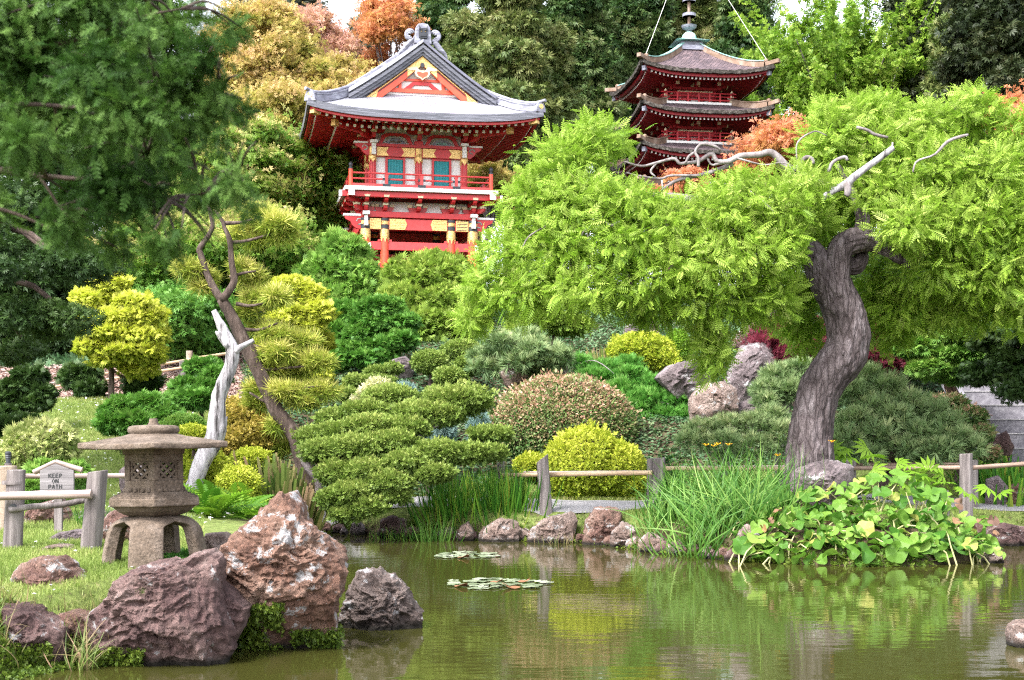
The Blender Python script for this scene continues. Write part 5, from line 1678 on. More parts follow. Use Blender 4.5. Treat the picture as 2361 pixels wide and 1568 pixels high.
for line, z0_, in (('KEEP', 1.457), ('ON', 1.390), ('PATH', 1.322)):
    w_, h_ = .043, .050
    x0_ = -len(line) * w_ / 2 - .012
    for i, ch in enumerate(line):
        for (a, bq) in STR[ch]:
            p = Vector((x0_ + i * w_ + a[0] * w_ * .85, -.0815, z0_ + a[1] * h_ - sb[2])); q = Vector((x0_ + i * w_ + bq[0] * w_ * .85, -.0815, z0_ + bq[1] * h_ - sb[2]))
            dv = (q - p).normalized(); nv = Vector((-dv.z, 0, dv.x))
            t0, t1 = .0075, .0058
            vs = [p + nv * t0, p - nv * t0, q - nv * t1, q + nv * t1]
            vs2 = [v + Vector((0, .003, 0)) for v in vs]
            mb.add(vs + vs2, [(0, 1, 2, 3), (7, 6, 5, 4), (0, 4, 5, 1), (1, 5, 6, 2), (2, 6, 7, 3), (3, 7, 4, 0)])
mb.build('lettering', flatmat('sign_ink', (0.02, 0.02, 0.022), .7), sg, True)

# ------------------------------------------------------------------ stone steps on the right
stp = thing('stone_steps', 'broad grey stone steps climbing between shrubs at the right edge', 'steps', tuple(gp(2330, 29.6)))
M_step = noisemat('grey_step_stone', [(0.10, 0.095, 0.11), (0.17, 0.16, 0.18), (0.25, 0.24, 0.26)], 9, rough=.9, bstr=.6, bdist=.01)
M_stepe = noisemat('pale_step_edge', [(0.3, 0.29, 0.30), (0.45, 0.43, 0.44)], 12, rough=.9)
for k, y in enumerate((1033, 999, 966, 933, 901, 870, 840)):
    d = 29.8 + .5 * k
    zt_ = W(0, y, d)[2]
    x0_, x1_ = wx(2248, 31.0), wx(2248, 31.0) + 3.6
    mb = MB(); mb.b3(x0_, x1_, d, d + .62, zt_ - .55, zt_ - .022); st = mb_world(mb, 'step', M_step, stp, .01, False)
    mb = MB(); mb.b3(x0_, x1_, d - .015, d + .62, zt_ - .02, zt_); mb_world(mb, 'step_edge', M_stepe, st, 0, False)
mb = MB()
p0, p1 = np.array([wx(2248, 31.0) - .12, 29.6, 1.5]), np.array([wx(2248, 31.0) - .12, 33.4, 3.75])
mb.bar(p0, p1, .22, .35); mb_world(mb, 'side_kerb', M_step, stp, .01, False)

# ------------------------------------------------------------------ rocks
NR = 'rocks along the near bank'
rock('pinnacle_rock', 'tall reddish pinnacle rock with white lichen beside the stone lantern, the largest on the bank', [(515, 1310), (528, 1255), (575, 1215), (615, 1182), (650, 1143), (674, 1140), (694, 1160), (702, 1205), (735, 1235), (780, 1270), (790, 1310), (782, 1350), (768, 1400), (765, 1475), (640, 1492), (540, 1490), (520, 1400)], 12.9, .62, R_redl, seed=3, amp=.2, freq=2.1, nu=230, nv=130, key='pin')
rock('rock', 'wide purple red rock with flat pale top at the waterline below the lantern', [(212, 1420), (260, 1380), (290, 1335), (330, 1310), (420, 1290), (492, 1264), (510, 1290), (505, 1340), (515, 1400), (540, 1440), (520, 1500), (400, 1512), (260, 1518), (225, 1480)], 12.2, .6, R_purple, seed=8, amp=.17, freq=1.8, nu=220, nv=120, group=NR, key='wide')
rock('rock', 'small leaning rock wedged between the pinnacle rock and wide purple rock', [(490, 1340), (512, 1336), (545, 1375), (575, 1400), (560, 1450), (520, 1470), (495, 1430)], 12.35, .3, R_purple, seed=14, group=NR)
rock('rock', 'rounded tan rock lying in the grass left of the lantern', [(28, 1340), (60, 1300), (100, 1285), (140, 1288), (190, 1330), (215, 1345), (205, 1390), (150, 1410), (60, 1385)], 12.9, .42, R_red, seed=21, amp=.18, group=NR, nu=130, nv=80)
rock('rock', 'dark brown rock at the lower left corner above the water', [(-10, 1420), (20, 1388), (60, 1395), (110, 1425), (150, 1450), (155, 1500), (110, 1525), (40, 1520), (-10, 1500)], 11.9, .4, R_purple, seed=27, amp=.2, group=NR, nu=120, nv=70, key='corner')
rock('rock', 'low flat grey stone set between two larger bank rocks', [(135, 1412), (175, 1408), (215, 1425), (222, 1455), (190, 1475), (150, 1465)], 12.2, .28, R_red, seed=31, group=NR)
rock('rock', 'smooth dark flat stone in the grass at the foot of the fence post', [(115, 1243), (140, 1228), (190, 1222), (225, 1232), (225, 1252), (160, 1258), (125, 1252)], 16.2, .4, R_grey, seed=33, group=NR)
rock('rock', 'pale flat stone in front of the leaning fence post', [(75, 1275), (115, 1258), (160, 1256), (175, 1266), (160, 1282), (100, 1288)], 15.0, .3, R_pale, seed=36, group=NR)
rock('rock', 'brown rock behind the lantern base', [(232, 1215), (250, 1185), (290, 1172), (330, 1180), (350, 1215), (330, 1250), (250, 1250)], 16.0, .4, R_red, seed=40, group=NR)
rock('rock', 'mottled brown rock under the sign between fence posts', [(48, 1210), (90, 1165), (140, 1150), (165, 1175), (160, 1205), (100, 1222)], 19.0, .5, R_red, seed=43, group=NR)
rock('rock', 'pinkish rock to the right of the lantern feet', [(462, 1260), (475, 1232), (520, 1228), (545, 1250), (530, 1272), (480, 1280)], 14.6, .3, R_pale, seed=47, group=NR)
rock('rock', 'pale low rock seen behind the sign post', [(170, 1205), (200, 1185), (240, 1180), (250, 1205), (220, 1215)], 19.5, .4, R_pale, seed=49, group=NR)
rock('rock', 'round grey stone behind the lantern firebox', [(278, 1120), (282, 1085), (300, 1070), (330, 1075), (340, 1120)], 20.5, .3, R_grey, seed=52, group=NR)
rock('rock', 'bluish dark stone beneath the variegated shrub', [(60, 1120), (70, 1085), (110, 1075), (145, 1090), (150, 1120)], 21.5, .35, R_grey, seed=54, group=NR)
rock('pond_rock', 'rugged grey and brown rock standing alone in the pond', [(775, 1437), (795, 1400), (815, 1355), (833, 1322), (860, 1318), (905, 1325), (925, 1355), (945, 1385), (965, 1410), (976, 1440), (965, 1470), (880, 1480), (800, 1470)], 14.35, .34, R_pond, seed=61, amp=.24, freq=2.4, nu=180, nv=110)
rock('pond_rock', 'pale rock breaking the water at the right edge', [(2326, 1480), (2335, 1442), (2361, 1432), (2420, 1450), (2430, 1490), (2330, 1498)], 13.1, .3, R_pale, seed=66, amp=.2)
SR = 'rocks edging the far shore'
far_rocks = [([(1052, 1243), (1062, 1215), (1080, 1203), (1092, 1225), (1088, 1250)], 26.0, R_pale, 'small pale shore rock at the left end of the mown bank'),
    ([(1105, 1252), (1120, 1215), (1150, 1198), (1190, 1200), (1200, 1225), (1195, 1255), (1130, 1260)], 25.9, R_pale, 'craggy pink shore rock below the iris clump'),
    ([(1212, 1255), (1225, 1222), (1250, 1200), (1290, 1190), (1315, 1180), (1330, 1200), (1312, 1240), (1270, 1258)], 25.6, R_pale, 'long slanting pink shore rock below the path'),
    ([(1345, 1250), (1350, 1205), (1370, 1172), (1420, 1172), (1435, 1185), (1425, 1215), (1405, 1255), (1370, 1260)], 25.1, R_red, 'tallest brown shore rock in front of the path'),
    ([(1405, 1262), (1412, 1225), (1435, 1205), (1460, 1215), (1475, 1250), (1455, 1268)], 24.6, R_pale, 'pale knobbly shore rock right of the brown one'),
    ([(1468, 1280), (1475, 1245), (1500, 1228), (1530, 1240), (1545, 1270), (1515, 1284)], 23.6, R_pale, 'white streaked shore rock under tufts of dry grass'),
    ([(1535, 1285), (1545, 1255), (1570, 1245), (1590, 1262), (1590, 1290)], 23.1, R_pale, 'little pink shore rock below the day lilies'),
    ([(1598, 1292), (1610, 1272), (1640, 1262), (1660, 1275), (1655, 1295)], 22.4, R_pale, 'low rubble rock at the water below the day lilies'),
    ([(1698, 1262), (1705, 1230), (1720, 1208), (1745, 1220), (1752, 1262), (1730, 1290)], 22.0, R_pale, 'upright pink rock at the left edge of the big round leaves'),
    ([(2265, 1300), (2275, 1275), (2295, 1268), (2312, 1280), (2310, 1302)], 21.6, R_pale, 'small rock at the right end of the big round leaves'),
    ([(870, 1238), (880, 1200), (905, 1190), (935, 1200), (945, 1238), (905, 1246)], 27.1, R_purple, 'dark shore rock beneath the cloud juniper'),
    ([(806, 1232), (812, 1208), (825, 1200), (840, 1215), (840, 1234)], 27.6, R_grey, 'small bluish stone upright in the left shore'),
    ([(780, 1232), (790, 1215), (805, 1218), (806, 1236)], 27.7, R_grey, 'tiny grey stone at the left end of the far shore'),
    ([(2240, 1262), (2260, 1225), (2310, 1210), (2361, 1215), (2400, 1262)], 24.9, R_purple, 'dark earthy rock under the right lawn')]
for i, (pts, d, m_, lab) in enumerate(far_rocks):
    rock('rock', lab, pts, d, .32, m_, group=SR, seed=71 + i * 3, amp=.2, freq=2.0, nu=56, nv=34)
g = np.random.default_rng(12)
for i in range(34):   # the small stones of the kerb between the larger shore rocks
    px = [np.linspace(1040, 1700, 24), np.linspace(710, 1030, 10)][i >= 24][i if i < 24 else i - 24] + g.uniform(-10, 10)
    yw = float(np.interp(px, [p for p, q in SHORE_PX], [q for p, q in SHORE_PX]))
    dd = 6400 / (yw - 1000) + g.uniform(-.05, .12); w_ = g.uniform(11, 24); h_ = w_ * g.uniform(.9, 1.5)
    rock('stone', 'small brown stone in the broken row at the far waterline', [(px - w_, yw + 6), (px - w_ * .8, yw - h_ * .6), (px - w_ * .2, yw - h_ * g.uniform(.8, 1.1)), (px + w_ * .6, yw - h_ * g.uniform(.6, 1)), (px + w_, yw - h_ * .2), (px + w_ * .8, yw + 8)], dd, .16, [R_pale, R_red, R_purple][i % 3], group='small stones along the far waterline', seed=300 + i, amp=.22, freq=2, nu=30, nv=18)
HR = 'boulders on the slope'
hill_rocks = [([(1510, 870), (1540, 845), (1600, 828), (1645, 850), (1655, 890), (1630, 910), (1560, 905)], 33.0, R_grey, 'flat sloping grey boulder left of the tallest boulder'),
    ([(1672, 880), (1690, 830), (1710, 800), (1745, 792), (1780, 800), (1790, 850), (1785, 900), (1740, 925), (1690, 920)], 33.6, R_grey, 'tall grey boulder leaning on the slope behind the big tree'),
    ([(1775, 860), (1790, 815), (1830, 803), (1855, 825), (1850, 870), (1800, 875)], 35.0, R_grey, 'rounded violet boulder next to the curved trunk'),
    ([(1592, 975), (1590, 920), (1610, 890), (1660, 882), (1698, 890), (1702, 940), (1690, 975), (1630, 985)], 31.6, R_pale, 'squarish pale pink boulder spotted with white lichen'),
    ([(1690, 975), (1705, 930), (1740, 915), (1765, 945), (1760, 985), (1710, 990)], 31.9, R_grey, 'low dark boulder right of the squarish pink one'),
    ([(1690, 800), (1700, 765), (1740, 745), (1780, 770), (1790, 805), (1740, 812)], 36.0, R_purple, 'brown boulder with mossy top under the leaves'),
    ([(1430, 790), (1440, 755), (1465, 745), (1485, 765), (1480, 795)], 37.5, R_grey, 'rounded grey rock above the yellow green dome shrub'),
    ([(1497, 790), (1500, 752), (1508, 735), (1518, 750), (1522, 790)], 37.2, R_pale, 'slim upright white stone above the dome shrubs'),
    ([(895, 850), (905, 830), (935, 822), (955, 838), (950, 860), (910, 862)], 36.0, R_grey, 'grey stone at the foot of the emerald cypress'),
    ([(1230, 850), (1255, 835), (1285, 830), (1310, 850), (1300, 870), (1240, 872)], 33.5, R_pale, 'pale flat stones beside the grey mountain pine'),
    ([(1150, 860), (1170, 838), (1210, 842), (1220, 870), (1170, 880)], 32.6, R_pale, 'pale rock inside the grey mountain pine'),
    ([(2271, 1148), (2275, 1105), (2300, 1098), (2320, 1120), (2322, 1148)], 27.3, R_grey, 'upright grey boulder on the lawn beside the right path'),
    ([(2322, 1150), (2330, 1120), (2365, 1108), (2400, 1130), (2400, 1155)], 27.4, R_red, 'rounded brown boulder at the right edge of the lawn'),
    ([(2280, 1050), (2285, 1010), (2320, 995), (2335, 1030), (2320, 1058)], 29.2, R_purple, 'dark brown rock at the foot of the stone steps'),
    ([(1820, 1120), (1830, 1085), (1870, 1068), (1920, 1062), (1965, 1075), (1968, 1110), (1950, 1150), (1850, 1150)], 23.3, R_grey, 'lichened boulder in front of the curved trunk foot')]
for i, (pts, d, m_, lab) in enumerate(hill_rocks):
    rock('boulder', lab, pts, d, .75 * (max(p[0] for p in pts) - min(p[0] for p in pts)) / F * d * .6, m_, group=HR, cat='boulder', seed=171 + i * 3, amp=.12, freq=1.5, nu=60, nv=36)
# ------------------------------------------------------------------ foliage colours (leaf ramps from dark to pale, clump tops further towards the pale end)
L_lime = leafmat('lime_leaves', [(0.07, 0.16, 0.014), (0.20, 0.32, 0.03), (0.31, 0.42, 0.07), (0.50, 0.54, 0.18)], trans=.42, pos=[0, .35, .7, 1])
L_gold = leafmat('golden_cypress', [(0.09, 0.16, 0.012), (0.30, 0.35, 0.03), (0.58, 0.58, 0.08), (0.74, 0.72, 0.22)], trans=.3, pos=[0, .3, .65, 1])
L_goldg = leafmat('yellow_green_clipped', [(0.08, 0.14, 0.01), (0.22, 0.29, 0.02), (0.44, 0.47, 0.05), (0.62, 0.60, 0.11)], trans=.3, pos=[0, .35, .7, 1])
L_emer = leafmat('emerald_cypress', [(0.018, 0.07, 0.010), (0.05, 0.15, 0.02), (0.10, 0.23, 0.035), (0.18, 0.32, 0.06)], trans=.25)
L_jun = leafmat('juniper_pads', [(0.04, 0.075, 0.012), (0.11, 0.175, 0.03), (0.20, 0.27, 0.055), (0.33, 0.36, 0.10)], trans=.25)
L_arb = leafmat('fresh_arborvitae', [(0.04, 0.12, 0.02), (0.10, 0.22, 0.035), (0.19, 0.33, 0.06), (0.30, 0.40, 0.09)], trans=.3)
L_hedge = leafmat('fresh_hedge', [(0.045, 0.10, 0.012), (0.12, 0.20, 0.025), (0.22, 0.31, 0.05), (0.36, 0.40, 0.08)], trans=.3)
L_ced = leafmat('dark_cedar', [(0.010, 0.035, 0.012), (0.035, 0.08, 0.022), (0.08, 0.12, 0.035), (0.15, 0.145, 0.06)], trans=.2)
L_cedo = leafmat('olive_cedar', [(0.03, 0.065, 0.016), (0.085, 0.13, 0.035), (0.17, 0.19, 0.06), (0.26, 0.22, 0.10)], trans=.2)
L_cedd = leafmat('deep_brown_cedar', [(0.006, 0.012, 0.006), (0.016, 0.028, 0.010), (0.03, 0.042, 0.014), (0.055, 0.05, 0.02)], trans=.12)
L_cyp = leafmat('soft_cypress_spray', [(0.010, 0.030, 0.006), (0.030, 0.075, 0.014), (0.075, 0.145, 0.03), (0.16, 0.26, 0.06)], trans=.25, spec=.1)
L_cypd = leafmat('dark_cypress_spray', [(0.014, 0.034, 0.009), (0.026, 0.056, 0.014), (0.045, 0.085, 0.02), (0.075, 0.12, 0.03)], trans=.2)  # a darker green leaf ramp of its own
L_mapg = leafmat('peach_tipped_maple', [(0.03, 0.10, 0.012), (0.08, 0.19, 0.02), (0.18, 0.28, 0.04), (0.48, 0.40, 0.16), (0.66, 0.44, 0.26)], trans=.4, pos=[0, .3, .55, .78, 1])
L_mapy = leafmat('turning_maple', [(0.12, 0.18, 0.03), (0.30, 0.29, 0.06), (0.48, 0.36, 0.12), (0.60, 0.39, 0.20), (0.66, 0.44, 0.33)], trans=.4, pos=[0, .3, .55, .8, 1])
L_mapp = leafmat('pink_maple', [(0.24, 0.18, 0.06), (0.46, 0.26, 0.15), (0.58, 0.31, 0.26), (0.62, 0.38, 0.34)], trans=.4)
L_mapr = leafmat('orange_red_maple', [(0.28, 0.20, 0.03), (0.52, 0.24, 0.08), (0.60, 0.22, 0.13), (0.66, 0.30, 0.21)], trans=.4)
L_mapd = leafmat('crimson_maple', [(0.05, 0.008, 0.014), (0.12, 0.016, 0.03), (0.22, 0.03, 0.055)], trans=.3)
L_gink = leafmat('ginkgo_leaves', [(0.07, 0.15, 0.015), (0.14, 0.25, 0.025), (0.23, 0.34, 0.045), (0.35, 0.42, 0.08)], trans=.4)
L_pine = leafmat('tawny_pine_needles', [(0.09, 0.16, 0.02), (0.24, 0.31, 0.04), (0.46, 0.46, 0.10), (0.66, 0.54, 0.22)], trans=.25)
L_pineg = leafmat('fresh_pine_needles', [(0.02, 0.10, 0.015), (0.06, 0.20, 0.03), (0.12, 0.30, 0.05), (0.22, 0.38, 0.09)], trans=.25)
L_pineb = leafmat('grey_green_pine', [(0.05, 0.10, 0.035), (0.13, 0.21, 0.085), (0.24, 0.32, 0.14), (0.42, 0.44, 0.22)], trans=.2)
L_azal = leafmat('azalea_new_growth', [(0.03, 0.085, 0.02), (0.09, 0.17, 0.045), (0.20, 0.24, 0.09), (0.45, 0.25, 0.18), (0.58, 0.38, 0.28)], trans=.25, pos=[0, .4, .58, .8, 1])
L_vari = leafmat('variegated_leaves', [(0.06, 0.12, 0.02), (0.17, 0.24, 0.05), (0.42, 0.43, 0.17), (0.62, 0.60, 0.36)], trans=.25)
L_brz = leafmat('bronze_gold_shrub', [(0.10, 0.10, 0.012), (0.24, 0.20, 0.03), (0.38, 0.29, 0.06), (0.48, 0.36, 0.11)], trans=.25)
L_iris = leafmat('iris_blades', [(0.02, 0.09, 0.012), (0.06, 0.19, 0.02), (0.13, 0.29, 0.03), (0.30, 0.34, 0.05)], trans=.35)
L_lily = leafmat('day_lily_blades', [(0.025, 0.085, 0.012), (0.06, 0.16, 0.022), (0.115, 0.23, 0.04), (0.21, 0.33, 0.075)], trans=.35)
L_rush = leafmat('rush_blades', [(0.05, 0.10, 0.02), (0.13, 0.18, 0.04), (0.24, 0.19, 0.09), (0.34, 0.22, 0.14)], trans=.3)
L_fern = leafmat('fern_fronds', [(0.05, 0.14, 0.012), (0.13, 0.26, 0.02), (0.24, 0.37, 0.04)], trans=.4)
L_fernd = leafmat('dark_ferns', [(0.012, 0.045, 0.014), (0.03, 0.08, 0.022), (0.06, 0.13, 0.03)], trans=.3)
L_butt = leafmat('butterbur_leaves', [(0.05, 0.14, 0.018), (0.11, 0.22, 0.03), (0.18, 0.29, 0.05), (0.34, 0.34, 0.09)], trans=.35, pos=[0, .4, .8, 1])
L_cover = leafmat('ivy_ground_cover', [(0.02, 0.055, 0.02), (0.05, 0.11, 0.045), (0.10, 0.17, 0.08), (0.17, 0.22, 0.10)], trans=.2)
L_grass = leafmat('grass_blades', [(0.10, 0.15, 0.03), (0.17, 0.24, 0.05), (0.26, 0.31, 0.09), (0.38, 0.32, 0.15)], trans=.3)
L_moss = leafmat('moss_tufts', [(0.03, 0.06, 0.008), (0.08, 0.13, 0.014), (0.17, 0.22, 0.03)], trans=.2)
L_cream = leafmat('cream_flowers', [(0.5, 0.5, 0.25), (0.7, 0.66, 0.42)], trans=.2)
L_chip = leafmat('bark_chips', [(0.12, 0.06, 0.05), (0.28, 0.18, 0.15), (0.45, 0.35, 0.31)], trans=0)
L_white = leafmat('white_petals', [(0.7, 0.7, 0.7), (0.8, 0.8, 0.78)], trans=.1)
L_blue = leafmat('blue_spruce', [(0.06, 0.13, 0.12), (0.16, 0.26, 0.24), (0.3, 0.4, 0.37)], trans=.1)

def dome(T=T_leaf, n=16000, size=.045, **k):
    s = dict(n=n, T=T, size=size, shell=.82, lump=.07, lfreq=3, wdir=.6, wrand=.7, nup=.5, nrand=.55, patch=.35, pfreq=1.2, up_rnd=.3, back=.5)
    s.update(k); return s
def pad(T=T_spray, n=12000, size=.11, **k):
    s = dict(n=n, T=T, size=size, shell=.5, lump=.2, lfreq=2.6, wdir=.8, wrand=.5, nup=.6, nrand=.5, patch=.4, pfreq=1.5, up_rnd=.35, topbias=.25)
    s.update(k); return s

# ------------------------------------------------------------------ far trees
def conifer(label, px, d, top, hw, lm, nb=60, per=190, size=.55, seed=0, low=420, T=T_spr4, flat=.55, group='dark conifers behind the pagoda', r=(.7, 1.25), zmax=34, blobvar=.4, name='conifer', bark=M_bark, tip=.7, tr=.45):
    g = np.random.default_rng(seed)
    b = gp(px, d)
    ztop = W(px, top, d)[2]; zlow = W(px, low, d)[2]
    hwm = hw / F * d
    bl = []
    paths = [spline(np.array([[b[0], b[1], b[2] - .2, tr], [b[0] + .1, b[1], (b[2] + ztop) / 2, tr * .7], [b[0], b[1], min(ztop, zmax + 2), .06]]), 16)]
    for i in range(nb):
        t = g.random() ** .9
        z = zlow + t * (min(ztop, zmax) - zlow)
        q = max(0, (ztop - z) / max(1, ztop - zlow * 1.0))
        R = hwm * min(1, .25 + tip * q * 1.3) * g.uniform(.35, 1)
        a = g.uniform(0, 2 * np.pi)
        if math.sin(a) > .5 and g.random() < .5: a = -a
        s = g.uniform(*r)
        c = (b[0] + R * math.cos(a), b[1] + R * math.sin(a), z - .15 * R)
        bl.append((*c, s, s, s * flat))
        if i % 3 == 0:
            paths.append(spline(np.array([[b[0], b[1], z + .3, .09], [(b[0] + c[0]) / 2, (b[1] + c[1]) / 2, z + .35, .06], [*c, .025]]), 6))
    return plant(name, label, 'tree', px, d, bl, [dict(n=int(nb * per * 1.9), T=T, size=size * .62, shell=.2, lump=.4, wdir=.9, wrand=.6, wup=-.15, nup=.5, nrand=.6, patch=.35, pfreq=.35, blobvar=blobvar, up_rnd=.15, seed=seed)], lm, trunk=paths, bark=bark, group=group, seg=7)
G1 = 'tall conifers at the back'
conifer('tall dark conifer just right of the gate ridge', 1035, 76, -120, 95, L_ced, 60, 180, .6, 1, 330, group=G1)
conifer('olive drooping conifer right of the gate roof', 1180, 60, -60, 120, L_cedo, 80, 200, .45, 2, 560, group=G1, r=(.6, 1.1))
conifer('bushy brown green conifer behind the gate eave', 1090, 68, 60, 100, L_cedo, 60, 180, .5, 3, 330, group=G1, r=(.7, 1.2))
conifer('dark green conifer in the gap between gate and pagoda', 1330, 72, -150, 95, L_ced, 75, 190, .55, 4, 480, group=G1)
conifer('lower grey green conifer beside the pagoda roofs', 1275, 62, 90, 75, L_cedo, 50, 190, .42, 5, 480, group=G1, r=(.6, 1))
conifer('tall conifer directly left of the pagoda spire', 1450, 78, -200, 110, L_ced, 80, 190, .6, 6, 420, group=G1)
conifer('shaggy conifer directly behind the pagoda spire', 1590, 82, -160, 105, L_cedo, 75, 190, .62, 7, 300, group=G1)
conifer('green conifer right of the pagoda spire', 1715, 76, -60, 85, L_ced, 70, 190, .55, 8, 400, group=G1)
conifer('tall conifer at the top between the gate and pagoda', 1190, 86, -260, 110, L_ced, 60, 170, .7, 9, 250, group=G1)
conifer('far conifer above the pagoda guy wire on the left', 1400, 92, -330, 120, L_ced, 60, 170, .75, 10, 420, group=G1)
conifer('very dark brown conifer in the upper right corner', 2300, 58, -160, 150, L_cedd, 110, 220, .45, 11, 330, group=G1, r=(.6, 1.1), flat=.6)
conifer('dark conifer behind the ginkgo on the right', 2120, 66, -60, 110, L_cedd, 60, 190, .5, 12, 330, group=G1)
conifer('olive topped conifer at the right behind the ginkgo crown', 2195, 62, 50, 60, L_cedo, 40, 180, .42, 13, 330, group=G1, r=(.5, .9))
conifer('dark conifer behind the tall maples at the upper left', 330, 60, -40, 190, L_cypd, 90, 190, .5, 14, 500, group=G1)
conifer('hazy grey eucalyptus behind the orange maples', 640, 95, -140, 120, leafmat('grey_eucalyptus', [(0.06, .07, .05), (.13, .14, .11), (.22, .22, .19)]), 34, 120, .8, 15, 160, group='grey trees far behind', r=(.8, 1.4), blobvar=.4, name='eucalyptus', bark=M_barkg)
conifer('thin grey eucalyptus behind the red maple', 830, 100, 60, 60, MATS.get('e') or bpy.data.materials['grey_eucalyptus'], 10, 90, .8, 16, 200, group='grey trees far behind', r=(.7, 1.1), blobvar=.4, name='eucalyptus', bark=M_barkg)
# green backdrop further back keeps the wood closed at the foot of the trees
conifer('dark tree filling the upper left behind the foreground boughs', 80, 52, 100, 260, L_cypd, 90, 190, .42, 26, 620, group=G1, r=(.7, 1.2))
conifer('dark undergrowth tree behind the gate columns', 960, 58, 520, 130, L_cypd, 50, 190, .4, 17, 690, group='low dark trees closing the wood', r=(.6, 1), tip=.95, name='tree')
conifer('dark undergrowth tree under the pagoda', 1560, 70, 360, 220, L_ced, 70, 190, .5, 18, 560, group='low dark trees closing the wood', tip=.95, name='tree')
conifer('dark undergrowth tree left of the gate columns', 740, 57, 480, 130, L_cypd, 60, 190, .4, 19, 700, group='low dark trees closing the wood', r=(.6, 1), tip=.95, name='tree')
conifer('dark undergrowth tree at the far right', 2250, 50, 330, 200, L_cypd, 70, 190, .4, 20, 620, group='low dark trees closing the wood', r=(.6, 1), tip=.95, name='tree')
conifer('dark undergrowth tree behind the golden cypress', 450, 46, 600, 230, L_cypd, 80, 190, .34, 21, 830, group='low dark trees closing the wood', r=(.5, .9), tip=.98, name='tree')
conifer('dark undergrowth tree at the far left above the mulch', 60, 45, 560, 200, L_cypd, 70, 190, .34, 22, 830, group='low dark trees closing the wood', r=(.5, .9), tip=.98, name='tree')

# ginkgo: spurs crowded along ascending boughs
def ginkgo():
    px, d = 1960, 66
    b = gp(px, d)
    g = np.random.default_rng(5)
    fork = W(1962, 330, d)
    paths = [spline(np.array([[b[0], b[1], b[2] - .2, .42], [b[0] + .1, b[1], (b[2] + fork[2]) / 2, .36], [*fork, .3]]), 12)]
    P, A = [], []
    for i in range(120):
        a = g.uniform(0, 2 * np.pi); el = g.uniform(-.15, 1.0)
        L = g.uniform(3.0, 8.2) * (1 - .25 * max(0, el - .8))
        s = fork + np.array([0, 0, g.uniform(-3.2, 3.4)]) + g.normal(size=3) * .15
        dr = np.array([math.cos(a) * math.cos(el), math.sin(a) * math.cos(el) * .8, math.sin(el)])
        m_ = s + dr * L * .5 + np.array([0, 0, -.1 * L]); e = s + dr * L + np.array([0, 0, .14 * L])
        pth = spline(np.array([[*s, .10], [*m_, .06], [*e, .02]]), 26)
        if i < 40: paths.append(pth[::3])
        for side in range(3):
            q = pth[4 + side * 6]
            dr2 = norm(dr + g.normal(size=3) * .6 + np.array([0, 0, .15]))
            L2 = L * g.uniform(.3, .5)
            sub = spline(np.array([[*q[:3], .04], [*(q[:3] + dr2 * L2 * .5 - np.array([0, 0, .06 * L2])), .03], [*(q[:3] + dr2 * L2 + np.array([0, 0, .1 * L2])), .012]]), 18)
            P.append(sub[2:, :3])
        P.append(pth[5:, :3])
    pts = np.concatenate(P)
    pts = np.repeat(pts, 9, axis=0) + g.normal(size=(len(pts) * 9, 3)) * .11
    pts = pts[pts[:, 2] < 31]
    k = len(pts)
    t = thing('ginkgo_tree', 'bright yellow green ginkgo with ascending boughs right of the pagoda', 'tree', tuple(b))
    leafmesh('crown', [inst(T_twig, pts, g.normal(size=(k, 3)), g.normal(size=(k, 3)) * .6 + [0, -.2, .8], .30 * g.uniform(.7, 1.3, k), np.clip(g.random(k) * .6 + .4 * (.5 + .9 * fbm(pts * .4, 3, 2)), 0, 1))], L_gink, t)
    link('trunk', limb_mesh(paths, 7, .1), M_barkg, t, smooth=True)
ginkgo()

# maples behind and left of the gate
def maple(label, px, d, py, rx, ry, lm, nb, seed, size=.27, per=300, r=(.5, 1.05), flat=.26, rd=2.6, bark=M_barkg, group='maples on the hill', r0=.14, up=.45, low=-.9, nmax=14, name='maple_tree', T=T_maple, back=.45, bv=.2):
    nb = int(nb * 2.8)
    bl = fill(px, py, rx, ry, d, rd, nb, r[0] * .8, r[1] * .9, flat * 1.9, seed, low)
    return plant(name, label, 'tree', px, d, bl, [dict(n=int(nb * per * .8), T=T, size=size * .72, shell=0, lump=.5, wdir=.7, wrand=.5, wup=-.1, nup=.35, nrand=.9, patch=.5, pfreq=.4, up_rnd=up * .6, blobvar=bv, seed=seed, back=back)], lm, bark=bark, group=group, r0=r0, nmax=nmax, seed=seed, wob=.3)
maple('tall orange maple at the top left of the gate', 600, 60, 170, 135, 150, L_mapy, 46, 31, r0=.2)
maple('tall thin pink maple against the white sky', 725, 63, 130, 80, 110, L_mapp, 24, 32, per=260)
maple('red orange maple crown behind the gate ridge', 900, 66, 95, 62, 90, L_mapr, 18, 33, per=300)
maple('yellow maple filling the space left of the gate roof', 640, 56, 320, 150, 110, L_mapy, 44, 34, up=.3)
maple('golden green maple behind the left hip of the gate roof', 770, 60, 240, 110, 100, L_mapy, 34, 35, up=.3)
maple('green maple with peach tips beside the gate balcony', 700, 53, 450, 150, 110, L_mapg, 50, 36, per=460)
maple('dark green maple with pale tips under the foreground cypress', 560, 50, 400, 140, 110, L_mapg, 46, 37)
maple('pink tipped maple between the golden cypress and the pine', 400, 43, 590, 140, 70, L_mapg, 40, 38, up=.7, size=.22, r=(.55, 1))
maple('peach tipped maple behind the tall pine crown', 600, 45, 580, 110, 80, L_mapg, 40, 39, up=.55, size=.22, r=(.5, .95))
maple('dark maple in the shade left of the pine trunk', 430, 41, 740, 110, 70, L_emer, 34, 40, up=.3, size=.2, r=(.5, .9), bark=M_bark)
maple('maple seen through the gate columns', 960, 56, 560, 110, 60, L_mapy, 22, 41, up=.2)
maple('peach coloured maple right behind the balcony corner', 1120, 57, 425, 40, 40, L_mapy, 10, 42, r=(.5, .8), up=.6)
